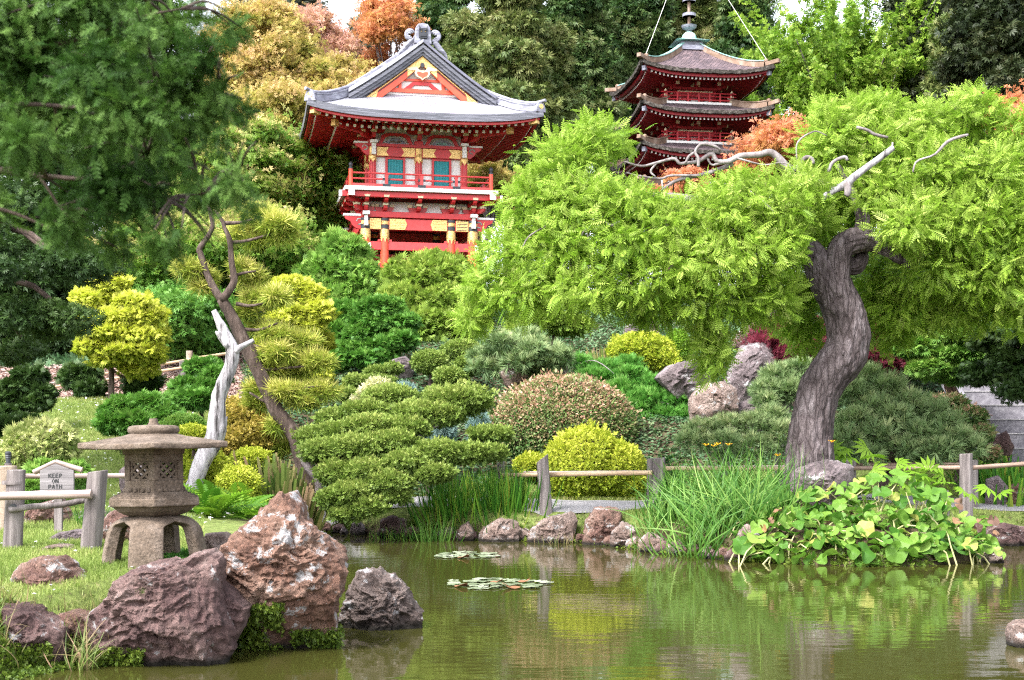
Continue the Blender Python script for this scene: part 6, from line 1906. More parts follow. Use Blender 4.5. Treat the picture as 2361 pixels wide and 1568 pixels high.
maple('scarlet lace maple behind the wisteria crown', 1790, 44, 352, 74, 36, L_mapr, 20, 43, size=.2, r=(.45, .8), bark=M_bark)
maple('small red maple bough below the pagoda eaves', 1560, 45, 432, 40, 12, L_mapr, 5, 44, size=.18, r=(.35, .6), bark=M_bark)
maple('orange maple top at the right edge', 2380, 50, 300, 110, 70, L_mapr, 20, 45, size=.22, r=(.5, .9), bark=M_bark)
maple('crimson lace leaf maple right of the boulders', 1830, 34, 790, 75, 55, L_mapd, 26, 46, size=.15, r=(.3, .55), bark=M_bark, rd=.9, r0=.06, T=T_tuft, per=260)
maple('crimson lace leaf maple right of the curved trunk', 2030, 34, 800, 60, 60, L_mapd, 22, 47, size=.15, r=(.3, .55), bark=M_bark, rd=.9, r0=.06, T=T_tuft, per=260)

# ------------------------------------------------------------------ shrubs and small trees on the slope
plant('arborvitae', 'pale green conical arborvitae at the left corner of the gate', 'shrub', 780, 43,
      [B(780, 630, 43, 75, 60, .9), B(800, 580, 43, 45, 35, .6), B(740, 690, 42.6, 60, 55, .8), B(820, 690, 42.6, 55, 60, .8), B(780, 730, 42.4, 90, 60, 1), B(775, 560, 43, 25, 25, .4), B(720, 640, 42.8, 35, 35, .5), B(845, 640, 42.8, 25, 40, .5)],
      [pad(T_spray, 15000, .20, wup=.35, shell=.4, lump=.3, topbias=0, blobvar=.15)], L_arb)
plant('clipped_shrub', 'broad fresh green shrub mass in front of the gate columns', 'shrub', 980, 42,
      [B(930, 650, 42, 50, 45, .8), B(985, 660, 41.8, 75, 60, 1), B(1040, 650, 41.8, 55, 50, .9), B(1000, 610, 42.2, 55, 25, .7), B(940, 720, 41, 70, 60, 1), B(1030, 720, 41, 70, 60, 1), B(985, 760, 40.4, 100, 50, 1), B(1070, 760, 40.4, 50, 45, .8), B(905, 700, 41.4, 40, 40, .6)],
      [pad(T_spray, 19000, .17, wup=.1, shell=.6, lump=.22, topbias=.1, blobvar=.1), dict(n=90, T=T_leaf, size=.12, shell=.9, seed=5)], L_hedge, core=.6)
plant('cloud_cypress', 'emerald green cypress trained in layered clouds below the gate', 'small tree', 895, 37,
      [B(880, 715, 37, 55, 28, .5), B(870, 745, 37, 60, 22, .55), B(925, 745, 37, 40, 24, .5), B(830, 775, 36.8, 40, 24, .5), B(925, 785, 36.6, 38, 22, .5), B(880, 800, 36.6, 40, 20, .5), B(820, 810, 36.6, 40, 26, .5), B(900, 760, 37.2, 40, 20, .4), B(850, 825, 36.4, 55, 18, .5)],
      [pad(T_spray, 17000, .12, wup=.1, nup=.9)], L_emer, r0=.09, core=.5)
plant('golden_cypress', 'golden cypress with broad bright yellow layers and bare trunk at the left', 'small tree', 256, 33,
      [B(255, 660, 33, 45, 28, .5), B(235, 690, 33, 55, 24, .55), B(300, 700, 32.8, 50, 22, .5), B(205, 725, 32.8, 45, 18, .5), B(280, 735, 32.7, 65, 26, .6), B(340, 730, 33, 45, 30, .5), B(355, 770, 33, 35, 30, .4), B(250, 765, 32.6, 70, 22, .6), B(310, 775, 32.6, 55, 24, .5), B(225, 800, 32.6, 50, 20, .5), B(290, 810, 32.5, 60, 20, .5), B(345, 815, 32.8, 40, 26, .4), B(250, 830, 32.6, 40, 14, .4), B(320, 850, 33, 45, 22, .4), B(200, 690, 33.2, 35, 20, .4)],
      [pad(T_spray, 20000, .105, nup=1.0, wup=.05, blobvar=.12, up_rnd=.5, shell=.35)], L_gold, core=0, nmax=14, trunk=[pxpath([(256, 930, 8), (257, 870, 7), (253, 800, 6.5), (256, 740, 5), (254, 670, 2)], 33.2)] + [pxpath([(255, 850, 3.5), (285, 868, 3), (320, 868, 2)], 33.2), pxpath([(255, 790, 3), (215, 760, 2), (190, 730, 1)], 33.2), pxpath([(255, 780, 3), (310, 750, 2), (345, 735, 1)], 33.2)])
plant('shrub', 'dark green lower skirt foliage beneath the golden cypress', 'shrub', 190, 34.2,
      [B(185, 870, 34, 45, 26, .5), B(210, 900, 33.6, 30, 20, .4), B(330, 880, 34, 40, 26, .5), B(320, 905, 33.8, 25, 20, .4)], [pad(T_spray, 6000, .12)], L_cypd)
plant('golden_cypress', 'yellow cloud cypress right of the leaning pine', 'small tree', 690, 37,
      [B(670, 665, 37, 45, 24, .5), B(715, 685, 37, 35, 28, .4), B(650, 690, 37, 35, 20, .4), B(735, 720, 36.8, 35, 26, .4), B(680, 725, 36.8, 40, 20, .5), B(645, 740, 36.6, 35, 18, .4), B(710, 755, 36.8, 40, 14, .4), B(650, 860, 36, 40, 25, .4), B(720, 870, 36, 45, 25, .4), B(620, 790, 36.4, 30, 22, .4), B(740, 800, 37.4, 30, 30, .4)],
      [pad(T_spray, 17000, .12, nup=1, blobvar=.12)], L_gold, core=.5, r0=.08)
plant('shrub', 'dark green shrub between the yellow cloud cypress and emerald cypress', 'shrub', 760, 39,
      [B(765, 790, 39, 60, 45, .7), B(730, 840, 38, 60, 35, .7), B(790, 845, 38, 50, 30, .6), B(790, 740, 39.5, 40, 40, .5)], [pad(T_spray, 12000, .15)], L_emer)
plant('bonsai_cypress', 'small dark bonsai cypress with flat tiers at the left edge', 'small tree', 62, 29.5,
      [B(70, 865, 29.5, 38, 16, .35), B(50, 890, 29.5, 50, 14, .4), B(95, 905, 29.4, 35, 14, .3), B(25, 915, 29.4, 35, 16, .35), B(80, 930, 29.3, 40, 14, .3), B(15, 950, 29.2, 40, 18, .35), B(60, 880, 29.5, 25, 14, .3)], [pad(T_spray, 9000, .10, nup=.9)], L_cypd, trunk=[pxpath([(66, 985, 6), (66, 950, 5), (58, 920, 4), (66, 890, 3), (68, 862, 1)], 29.6)])
plant('shrub', 'dark low shrub at the left edge under the bonsai cypress', 'shrub', 15, 26.5, [B(15, 985, 26.5, 60, 22, .4), B(60, 975, 26.6, 30, 15, .3)], [pad(T_spray, 4000, .10)], L_cypd)
plant('shrub', 'spreading fresh green shrub on the daisy slope', 'shrub', 320, 28.4,
      [B(290, 950, 28.4, 50, 30, .5), B(345, 940, 28.6, 45, 28, .5), B(260, 975, 28.2, 30, 20, .4), B(320, 975, 28.2, 60, 24, .5), B(380, 965, 28.4, 35, 25, .4)], [pad(T_spray, 13000, .12, nup=.9)], L_emer, core=.5)
plant('shrub', 'tiered green shrub with twisted stem left of the bleached trunk', 'shrub', 462, 31,
      [B(470, 850, 31.6, 40, 20, .4), B(430, 895, 31, 30, 20, .4), B(480, 900, 31, 35, 24, .4), B(500, 870, 31.2, 30, 20, .35), B(450, 920, 30.6, 45, 20, .4), B(410, 925, 30.6, 25, 18, .3)], [pad(T_spray, 11000, .11, nup=.9)], L_emer, trunk=[pxpath([(468, 975, 5), (462, 945, 4.5), (450, 915, 4), (470, 880, 2.5), (472, 850, 1)], 31), pxpath([(464, 950, 3), (490, 925, 2.5), (492, 900, 1.5)], 31)])
plant('dome_shrub', 'low clipped round green mound behind the lantern finial', 'shrub', 425, 26.6, [B(425, 985, 26.6, 52, 28, .4)], [dome(n=9000, size=.05)], L_arb, core=.86)
plant('dome_shrub', 'small yellowish mound tucked behind the lantern roof', 'shrub', 445, 25.4, [B(445, 1005, 25.4, 38, 26, .3)], [dome(n=5000, size=.045)], L_goldg, core=.86)
plant('dome_shrub', 'cream and green variegated mound at the left edge', 'shrub', 95, 22.6,
      [B(95, 1030, 22.6, 82, 56, .55), B(60, 1045, 22.5, 50, 40, .4)], [dome(T_spray, 9000, .085, lump=.14, shell=.72, wdir=.5, patch=.5, pfreq=5)], L_vari, core=.75)
plant('shrub', 'feathery pale green shrub behind the sign', 'shrub', 95, 20.2, [B(105, 1105, 20.2, 40, 35, .35), B(170, 1100, 20.4, 30, 30, .3), B(75, 1130, 19.9, 30, 25, .3)], [pad(T_spray, 6000, .09)], L_arb)
plant('shrub', 'bronze gold twiggy shrub right of the bleached trunk', 'shrub', 575, 28.2,
      [B(560, 965, 28.2, 45, 40, .45), B(600, 1000, 28, 45, 45, .45), B(545, 1020, 27.9, 40, 40, .4), B(530, 940, 28.4, 25, 22, .3), B(640, 1010, 28.2, 35, 40, .35)], [dome(T_twig, 12000, .075, shell=.55, lump=.25)], L_brz, core=.6)
for lab, px, py, rx, ry, d, sz in (('rounded yellow green shrub directly right of the bleached trunk foot', 480, 1090, 48, 55, 25.6, .05), ('rounded yellow green shrub above the fern', 550, 1120, 50, 46, 25.0, .045), ('upper yellow green mound behind the reddish rush', 580, 1065, 48, 30, 26.6, .05), ('low yellow green mound close behind the lantern platform', 455, 1060, 35, 45, 26.0, .05)):
    plant('dome_shrub', lab, 'shrub', px, d, [B(px, py, d, rx, ry, .42)], [dome(n=9000, size=sz, lump=.12)], L_goldg, core=.85, group='yellow green mounds by the bleached trunk')
plant('cloud_shrub', 'small topiary of stacked green balls left of the creamy flowers', 'shrub', 845, 32.5,
      [B(870, 858, 33, 28, 14, .3), B(905, 850, 33, 22, 12, .3), B(820, 880, 32.6, 28, 16, .3), B(855, 880, 32.6, 26, 14, .3), B(800, 910, 32.2, 26, 16, .3), B(840, 910, 32.2, 24, 14, .3), B(890, 880, 32.8, 25, 14, .3)], [dome(T_twig, 14000, .06, shell=.7)], L_jun, core=.75)
plant('flowering_shrub', 'creamy white flowering bush behind the cloud juniper', 'shrub', 868, 30.6, [B(872, 892, 30.6, 28, 18, .3), B(850, 915, 30.4, 26, 20, .3), B(830, 930, 30.3, 20, 14, .25)], [dome(T_twig, 4500, .08, shell=.6)], L_cream)
for lab, px, py, rx, ry, d in (('upper round topiary mound left of the grey mountain pine', 1065, 808, 45, 24, 36.0), ('middle round topiary mound above the ivy', 993, 835, 42, 26, 35.2), ('lower round topiary mound at the foot of the grey mountain pine', 1038, 870, 36, 22, 33.8), ('small round topiary mound tucked against the pine', 1080, 842, 30, 22, 35.0)):
    plant('topiary_mound', lab, 'shrub', px, d, [B(px, py, d, rx, ry, .42)], [dome(T_leaf, 9000, .055, lump=.06)], L_jun, core=.87, group='topiary mounds on the ivy slope')
plant('blue_spruce', 'pale blue dwarf spruce peeping from behind the cloud juniper', 'shrub', 985, 29.3, [B(960, 985, 29.3, 45, 40, .4), B(935, 905, 30, 25, 18, .3), B(1010, 1000, 29.2, 40, 40, .3), B(1105, 990, 29.4, 26, 40, .3)], [pad(T_tuft, 2600, .12)], L_blue)

def pine(label, px, d, blobs, lm, seed, per=330, size=.17, T=T_tuftup, name='mountain_pine', r0=.08, group='low spreading pines', cat='pine', nmax=14, trunk=None, wob=.5, bark=M_barkg, shell=.35, core=0):
    return plant(name, label, cat, px, d, blobs, [dict(n=int(per * len(blobs)), T=T, size=size, shell=shell, lump=.2, wdir=.75, wrand=.45, wup=.55, nup=.2, nrand=.8, patch=.3, pfreq=1.2, up_rnd=.3, blobvar=.15, topbias=.35, seed=seed)], lm, r0=r0, group=group, nmax=nmax, seed=seed, trunk=trunk, wob=wob, bark=bark, core=core)
pine('grey twisted mountain pine with bare branches on the rocky slope', 1190, 33, fill(1190, 830, 110, 55, 33, .9, 34, .2, .36, .5, 61, -.5), L_pineb, 61, 110, .19, nmax=26, r0=.09)
pine('bright emerald pine spreading over the right of the azalea mound', 1450, 33.4, [B(1330, 838, 34.2, 35, 14, .3), B(1400, 850, 34.2, 40, 16, .35), B(1370, 870, 33.8, 45, 14, .35), B(1450, 868, 33.8, 45, 18, .35), B(1510, 890, 33.4, 45, 18, .35), B(1430, 900, 33.4, 40, 18, .3), B(1490, 920, 33.0, 50, 18, .35), B(1560, 925, 33.0, 40, 18, .3), B(1460, 945, 32.8, 40, 20, .3), B(1530, 960, 32.8, 45, 20, .3), B(1580, 960, 32.8, 28, 18, .3), B(1490, 985, 32.6, 30, 22, .3), B(1450, 840, 34.4, 30, 14, .3)], L_pineg, 62, 330, .16, nmax=12)
pine('grey green pine tucked left of the curved trunk', 1815, 28.5, [B(1800, 870, 29, 45, 24, .4), B(1840, 850, 29, 30, 16, .35), B(1770, 900, 28.7, 40, 22, .35), B(1820, 905, 28.6, 40, 22, .35), B(1765, 930, 28.4, 28, 18, .3), B(1850, 880, 29, 30, 25, .3)], L_pineb, 63, 240, .17)
pine('low mugo pine in front of the pink boulder', 1640, 27.6, [B(1620, 995, 27.8, 45, 25, .35), B(1680, 985, 27.9, 45, 24, .35), B(1740, 985, 27.8, 50, 28, .35), B(1780, 965, 28, 40, 24, .3), B(1600, 1020, 27.5, 40, 25, .3), B(1670, 1025, 27.4, 50, 26, .3), B(1740, 1030, 27.4, 50, 26, .3), B(1800, 1010, 27.6, 30, 36, .3)], L_pineb, 64, 240, .16, wob=.7)
pine('big grey green spreading pine right of the curved trunk', 2060, 27.3, [B(1990, 870, 28.2, 40, 24, .4), B(2040, 895, 28, 45, 24, .4), B(1960, 910, 27.8, 40, 26, .4), B(2080, 925, 27.8, 45, 22, .4), B(2010, 940, 27.6, 50, 24, .4), B(2130, 950, 27.6, 50, 22, .4), B(2170, 975, 27.5, 45, 22, .4), B(2060, 965, 27.4, 50, 24, .4), B(1970, 975, 27.3, 45, 26, .4), B(2120, 1000, 27.2, 50, 22, .4), B(2200, 1010, 27.2, 45, 22, .35), B(2020, 1005, 27.1, 45, 24, .35), B(1950, 1020, 27, 35, 28, .3), B(2160, 1035, 27, 50, 20, .35), B(2080, 1035, 27, 50, 22, .35), B(2235, 1035, 27, 30, 20, .3), B(1990, 1045, 26.9, 40, 18, .3)], L_pineb, 65, 190, .19, nmax=17, r0=.1, wob=.8, bark=M_bark)

# ---- the leaning tawny pine with its needle pads
pt = [pxpath([(722, 1150, 26), (704, 1080, 21), (684, 1016, 19), (660, 975, 17), (634, 940, 17), (597, 856, 17), (564, 790, 16), (534, 730, 14), (510, 690, 12)], 27.4, 44),
      pxpath([(512, 694, 10), (494, 666, 8.5), (477, 630, 7.5), (464, 590, 7), (460, 573, 6.5), (477, 549, 6), (490, 523, 5), (486, 494, 5), (477, 470, 3)], 27.4, 36),
      pxpath([(510, 692, 10), (527, 672, 9), (540, 646, 8.5), (534, 606, 7), (530, 556, 6), (517, 523, 5), (514, 512, 4.5), (500, 490, 3.5), (494, 474, 2)], 27.35, 34)]
for a, b_, c_ in (((532, 560), (570, 555), (640, 535)), ((517, 515), (560, 512), (600, 500)), ((545, 700), (580, 705), (640, 690)), ((560, 760), (600, 760), (640, 745)), ((600, 855), (640, 850), (700, 845)), ((560, 790), (600, 800), (650, 800)), ((625, 915), (660, 900), (740, 890)), ((640, 940), (600, 920), (575, 905)), ((478, 632), (455, 628), (430, 622)), ((530, 640), (560, 630), (590, 625))):
    pt.append(pxpath([(*a, 5), (*b_, 3.5), (*c_, 2)], 27.45, 8))
PB = [(640, 520, 44, 28), (600, 500, 40, 24), (560, 540, 36, 18), (655, 545, 30, 18), (590, 555, 32, 14), (440, 622, 36, 18), (470, 640, 30, 16), (580, 640, 34, 20), (465, 665, 28, 14), (600, 690, 44, 22), (640, 685, 30, 22), (575, 720, 30, 20), (600, 760, 34, 18), (640, 770, 36, 18), (690, 790, 46, 20), (640, 815, 44, 20), (730, 835, 44, 22), (680, 855, 46, 18), (620, 850, 34, 20), (600, 900, 36, 22), (660, 905, 50, 22), (735, 905, 46, 22), (590, 930, 30, 20), (700, 930, 40, 14), (655, 1030, 30, 18), (640, 980, 24, 18), (560, 618, 26, 14), (590, 660, 26, 14)]
plant('leaning_pine', 'tall leaning pine with tawny needle pads above the bleached trunk', 'pine', 716, 27.4, [B(a, b_, 27.75 + .12 * ((i * 7) % 5 - 2), rx, ry * .82, rx / F * 27 * .8) for i, (a, b_, rx, ry) in enumerate(PB)],
      [dict(n=2300, T=T_tuft, size=.25, shell=.2, lump=.2, wdir=.7, wrand=.45, wup=.5, nup=.2, nrand=.8, patch=.25, up_rnd=.4, topbias=.2, seed=77)], L_pine, trunk=pt, bark=M_bark, seg=12)
# ---- bleached snag
sn = [pxpath([(440, 1150, 26), (450, 1110, 21), (467, 1062, 24), (497, 1006, 25), (500, 956, 22), (507, 906, 20), (527, 856, 17), (537, 816, 17), (527, 783, 15), (511, 752, 12), (496, 722, 8), (493, 716, 7)], 24.9, 70),
      pxpath([(528, 800, 10), (514, 782, 9), (504, 768, 8), (503, 764, 7)], 24.85, 8), pxpath([(540, 812, 9), (556, 800, 7), (575, 790, 6), (585, 785, 5)], 24.85, 10), pxpath([(470, 1080, 12), (490, 1040, 9), (515, 1000, 7), (520, 960, 4)], 25.0, 12)]
tb = gp(440, 24.9)
for q in sn: q[:, 3] *= .84
t = thing('dead_tree_trunk', 'bleached white dead trunk curving up behind the stone lantern', 'dead tree', tuple(tb))
link('trunk', limb_mesh(sn, 26, .16, 7.0, 4, furrow=.022), M_snag, t, smooth=True)

# ---- cloud juniper over the water
JB = [(900, 915, 62, 24, 27.4), (1055, 925, 78, 34, 27.2), (965, 955, 62, 28, 26.8), (1020, 955, 50, 26, 26.8), (845, 950, 55, 26, 26.9), (770, 965, 40, 22, 27), (935, 985, 60, 24, 26.4), (850, 985, 62, 26, 26.3), (780, 1000, 48, 26, 26.4), (720, 1010, 36, 24, 26.6), (1130, 1000, 50, 16, 26.6), (900, 1020, 66, 26, 26), (830, 1030, 70, 28, 25.9), (750, 1040, 55, 28, 26), (1010, 1045, 58, 30, 25.8), (1080, 1045, 60, 22, 26), (1140, 1045, 30, 18, 26.2), (935, 1065, 55, 26, 25.6), (850, 1085, 60, 30, 25.6), (780, 1090, 50, 30, 25.7), (1000, 1090, 46, 22, 25.5), (900, 1110, 55, 24, 25.4), (820, 1135, 55, 30, 25.4), (770, 1150, 40, 26, 25.5), (850, 1165, 44, 24, 25.3), (910, 1140, 40, 18, 25.4), (800, 1185, 40, 16, 25.4)]
plant('cloud_juniper', 'broad juniper pruned into many green cloud pads leaning over the pond', 'small tree', 745, 27.6, [B(a, b_, d, rx, ry, rx / F * d * .85) for a, b_, rx, ry, d in JB],
      [dict(n=80000, T=T_twig, size=.07, shell=.55, lump=.2, lfreq=2.6, wdir=.75, wrand=.55, wup=.1, nup=.4, nrand=.6, patch=.4, pfreq=1.4, up_rnd=.45, topbias=.3, seed=78)], L_jun, core=.62, bark=M_barkg,
      trunk=[pxpath([(742, 1160, 12), (738, 1110, 11), (770, 1060, 10), (840, 1040, 9), (920, 1010, 7), (1010, 980, 5)], 26.6, 30), pxpath([(742, 1120, 9), (700, 1060, 8), (720, 1020, 5)], 26.8, 12), pxpath([(800, 1055, 8), (860, 1000, 6), (900, 940, 4)], 26.9, 14), pxpath([(770, 1080, 7), (850, 1100, 6), (930, 1110, 4), (1000, 1085, 3)], 26.2, 16), pxpath([(760, 1100, 7), (800, 1140, 5), (850, 1165, 3)], 26.0, 12), pxpath([(960, 1000, 5), (1040, 1060, 4), (1080, 1050, 2)], 26.2, 12)])
# ---- big domes
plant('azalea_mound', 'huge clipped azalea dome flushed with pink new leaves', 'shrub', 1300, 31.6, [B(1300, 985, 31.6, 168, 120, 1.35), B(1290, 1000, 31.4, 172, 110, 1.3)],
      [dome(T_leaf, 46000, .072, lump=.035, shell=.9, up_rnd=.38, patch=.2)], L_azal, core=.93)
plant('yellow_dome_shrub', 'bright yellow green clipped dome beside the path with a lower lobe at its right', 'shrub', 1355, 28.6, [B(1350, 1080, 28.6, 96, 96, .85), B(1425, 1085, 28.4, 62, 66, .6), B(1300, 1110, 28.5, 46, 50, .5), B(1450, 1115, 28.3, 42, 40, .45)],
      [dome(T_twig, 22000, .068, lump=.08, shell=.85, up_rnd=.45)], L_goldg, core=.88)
plant('dome_shrub', 'small yellow mound peeping over the bamboo rail', 'shrub', 1226, 29.4, [B(1226, 1075, 29.4, 40, 28, .35)], [dome(T_twig, 4000, .06)], L_goldg, core=.85)
plant('dome_shrub', 'round yellow green topiary in front of the wisteria leaves', 'shrub', 1478, 35.4, [B(1478, 812, 35.4, 76, 44, .75), B(1500, 830, 35.2, 65, 30, .6)], [dome(T_twig, 14000, .08, lump=.08)], L_goldg, core=.88)
plant('dome_shrub', 'vivid green mossy mound behind the round topiary', 'shrub', 1562, 35.8, [B(1562, 810, 35.8, 30, 50, .4)], [dome(T_leaf, 7000, .06, lump=.05)], L_fern, core=.9)
plant('shrub', 'small twisted dark stem shrub under the left wisteria edge', 'shrub', 1265, 36.5, [B(1265, 745, 36.5, 60, 24, .5), B(1210, 760, 36.5, 40, 20, .4), B(1320, 750, 36.5, 40, 20, .4)], [pad(T_twig, 6000, .12)], L_hedge, trunk=[pxpath([(1270, 800, 6), (1278, 778, 5), (1270, 755, 4), (1280, 735, 2)], 36.5)])
# right hand trees
plant('cypress', 'light green layered cypress with reddish trunk above the fern bank', 'small tree', 2188, 30.2,
      [B(2140, 760, 30.2, 60, 26, .5), B(2200, 770, 30, 55, 26, .5), B(2110, 800, 30, 45, 22, .4), B(2170, 820, 30, 55, 22, .45), B(2240, 810, 30, 45, 28, .45), B(2140, 850, 29.8, 45, 18, .4), B(2210, 865, 29.8, 40, 18, .4), B(2100, 740, 30.3, 50, 22, .4)], [pad(T_spray, 13000, .12, nup=.9)], L_arb,
      trunk=[pxpath([(2205, 925, 14), (2190, 890, 13), (2188, 860, 11), (2170, 800, 9), (2165, 740, 6)], 30.2), pxpath([(2185, 850, 6), (2230, 820, 4), (2250, 800, 2)], 30.2)], bark=noisemat('reddish_bark', [(.06, .03, .025), (.15, .08, .065), (.24, .15, .13)], 8, stretch=(1, 1, .2), bstr=1, bdist=.04), seg=10)
conifer('dark heavy conifer hanging over the stone steps at the right edge', 2400, 28.5, 640, 160, L_cypd, 60, 230, .17, 23, 890, group='dark conifers at the frame edges', r=(.25, .45), tip=1.2, T=T_spray, name='conifer', flat=.5, tr=.14)
conifer('dark conifer behind the layered cypress', 2060, 36, 560, 200, L_cypd, 60, 180, .26, 24, 840, group='dark conifers at the frame edges', r=(.4, .7), tip=1.1)
conifer('soft dark green conifer at the left edge below the foreground branch', -60, 24, 420, 310, L_cypd, 70, 330, .16, 25, 790, group='dark conifers at the frame edges', r=(.28, .5), tip=1.3, flat=.55, tr=.12)
plant('shrub', 'pink flowering low azalea beside the stone steps', 'shrub', 2200, 28.6, [B(2180, 930, 28.8, 50, 20, .3), B(2230, 960, 28.5, 45, 24, .3), B(2260, 1000, 28.3, 30, 22, .3), B(2280, 1045, 28.2, 25, 18, .25)], [dome(T_twig, 6000, .07, shell=.5)], L_azal)

# ------------------------------------------------------------------ the big overhanging tree
D0 = 24.4
trk = [pxpath([(1865, 1120, 58), (1867, 1043, 53), (1874, 973, 48), (1887, 906, 47), (1917, 856, 48), (1944, 823, 49.5), (1957, 783, 48), (1950, 736, 46), (1934, 690, 45), (1910, 649, 42), (1890, 612, 36), (1868, 580, 28), (1840, 560, 20)], D0, 200),
       pxpath([(1925, 660, 24), (1932, 622, 27), (1932, 590, 28), (1950, 562, 29), (1987, 553, 27), (2022, 563, 19), (2050, 580, 13), (2072, 597, 9), (2100, 612, 5)], D0 - .12, 40),
       pxpath([(1970, 585, 20), (1980, 570, 24), (1985, 540, 18), (1990, 510, 15), (1985, 480, 13)], D0 + .2, 16),
       pxpath([(1950, 612, 16), (1970, 612, 20), (1985, 600, 16), (1990, 585, 12)], D0 + .1, 14)]
hid = [pxpath([(1860, 570, 18), (1760, 510, 14), (1650, 470, 11), (1500, 450, 8), (1380, 470, 6), (1260, 530, 4)], D0 - .2, 30), pxpath([(1985, 490, 13), (2060, 440, 10), (2160, 400, 8), (2260, 380, 5)], D0 + .6, 20), pxpath([(1800, 540, 12), (1720, 560, 10), (1560, 600, 7), (1400, 620, 5), (1250, 660, 3)], D0 - .6, 20), pxpath([(1985, 500, 10), (1960, 430, 8), (1930, 380, 6)], D0 + .3, 10), pxpath([(2050, 570, 10), (2150, 540, 9), (2230, 525, 8), (2330, 520, 5)], D0 + 1.0, 12)]
hid += [pxpath([(1930, 440, 8), (1880, 415, 9), (1836, 400, 10)], D0 - .1, 10)]
bare = [pxpath([(1836, 400, 12), (1820, 390, 12), (1780, 353, 11), (1750, 357, 10), (1707, 360, 9), (1680, 372, 8), (1654, 372, 7), (1640, 355, 6.5), (1610, 372, 6), (1581, 376, 5), (1567, 377, 4.5), (1552, 366, 4.5), (1511, 376, 4), (1478, 383, 3.5), (1438, 372, 2)], D0 - .2, 60),
        pxpath([(1610, 385, 4.5), (1610, 365, 4.5), (1603, 350, 4.5), (1618, 332, 4.5), (1647, 337, 4.5), (1662, 346, 3)], D0 - .3, 24), pxpath([(1600, 352, 4), (1587, 362, 4), (1581, 376, 4)], D0 - .3, 10),
        pxpath([(1690, 378, 7), (1660, 390, 6.5), (1618, 403, 6), (1566, 414, 5.5), (1537, 430, 4.5), (1525, 440, 3)], D0 - .1, 24), pxpath([(1618, 405, 4), (1548, 405, 3.5), (1522, 412, 3.2), (1471, 405, 2.5), (1445, 398, 1.5)], D0 - .15, 20),
        pxpath([(1515, 375, 3), (1500, 395, 3), (1512, 408, 2.5)], D0 - .2, 8), pxpath([(1526, 415, 3), (1530, 442, 3), (1545, 467, 2.6), (1530, 489, 2.2), (1534, 537, 1)], D0 - .4, 14), pxpath([(1545, 467, 2.4), (1575, 475, 2), (1590, 490, 1)], D0 - .4, 8),
        pxpath([(1668, 376, 4), (1654, 378, 4), (1640, 380, 3), (1628, 360, 3)], D0 - .2, 8),
        pxpath([(1834, 395, 7), (1850, 370, 6.5), (1862, 362, 6), (1873, 368, 5.5), (1875, 378, 4.5)], D0 - .3, 12),
        pxpath([(1895, 458, 9), (1920, 440, 10), (1947, 427, 12), (1967, 410, 11), (1997, 387, 10), (2034, 360, 9.5), (2055, 344, 9), (2060, 341, 8)], D0 - .9, 30), pxpath([(1952, 420, 10), (1955, 436, 11), (1953, 448, 9), (1951, 452, 7)], D0 - 1.0, 8), pxpath([(2050, 350, 5), (2057, 338, 3.5), (2058, 328, 2.5)], D0 - .9, 5),
        pxpath([(1910, 396, 5), (1917, 378, 5), (1930, 368, 5), (1948, 362, 5.5), (1954, 370, 4.5)], D0 - .5, 12),
        pxpath([(2104, 400, 2), (2114, 372, 3), (2154, 357, 3.5), (2184, 327, 5), (2215, 315, 5), (2232, 311, 4)], D0 - .5, 18),
        pxpath([(1975, 293, 4), (2000, 300, 4.5), (2017, 310, 4.5), (2047, 317, 4)], D0 - .4, 10), pxpath([(1837, 370, 2.5), (1837, 335, 2.5), (1850, 317, 2.5), (1870, 306, 2.5), (1884, 303, 2), (1907, 313, 1.5)], D0 - .2, 16),
        pxpath([(1700, 365, 3), (1760, 380, 2.5), (1800, 375, 2), (1830, 383, 1)], D0 - .6, 12), pxpath([(1730, 440, 1), (1760, 465, 3), (1780, 485, 2.5), (1785, 500, 1)], D0 - 1.3, 10), pxpath([(1395, 512, 2), (1410, 520, 5), (1430, 510, 3.5)], D0 - 1.3, 8), pxpath([(1350, 600, 1), (1358, 560, 2.5), (1350, 530, 3), (1340, 545, 2)], D0 - 1.3, 10), pxpath([(1205, 570, 1.5), (1220, 545, 2.5), (1260, 520, 2)], D0 - 1.2, 8)]
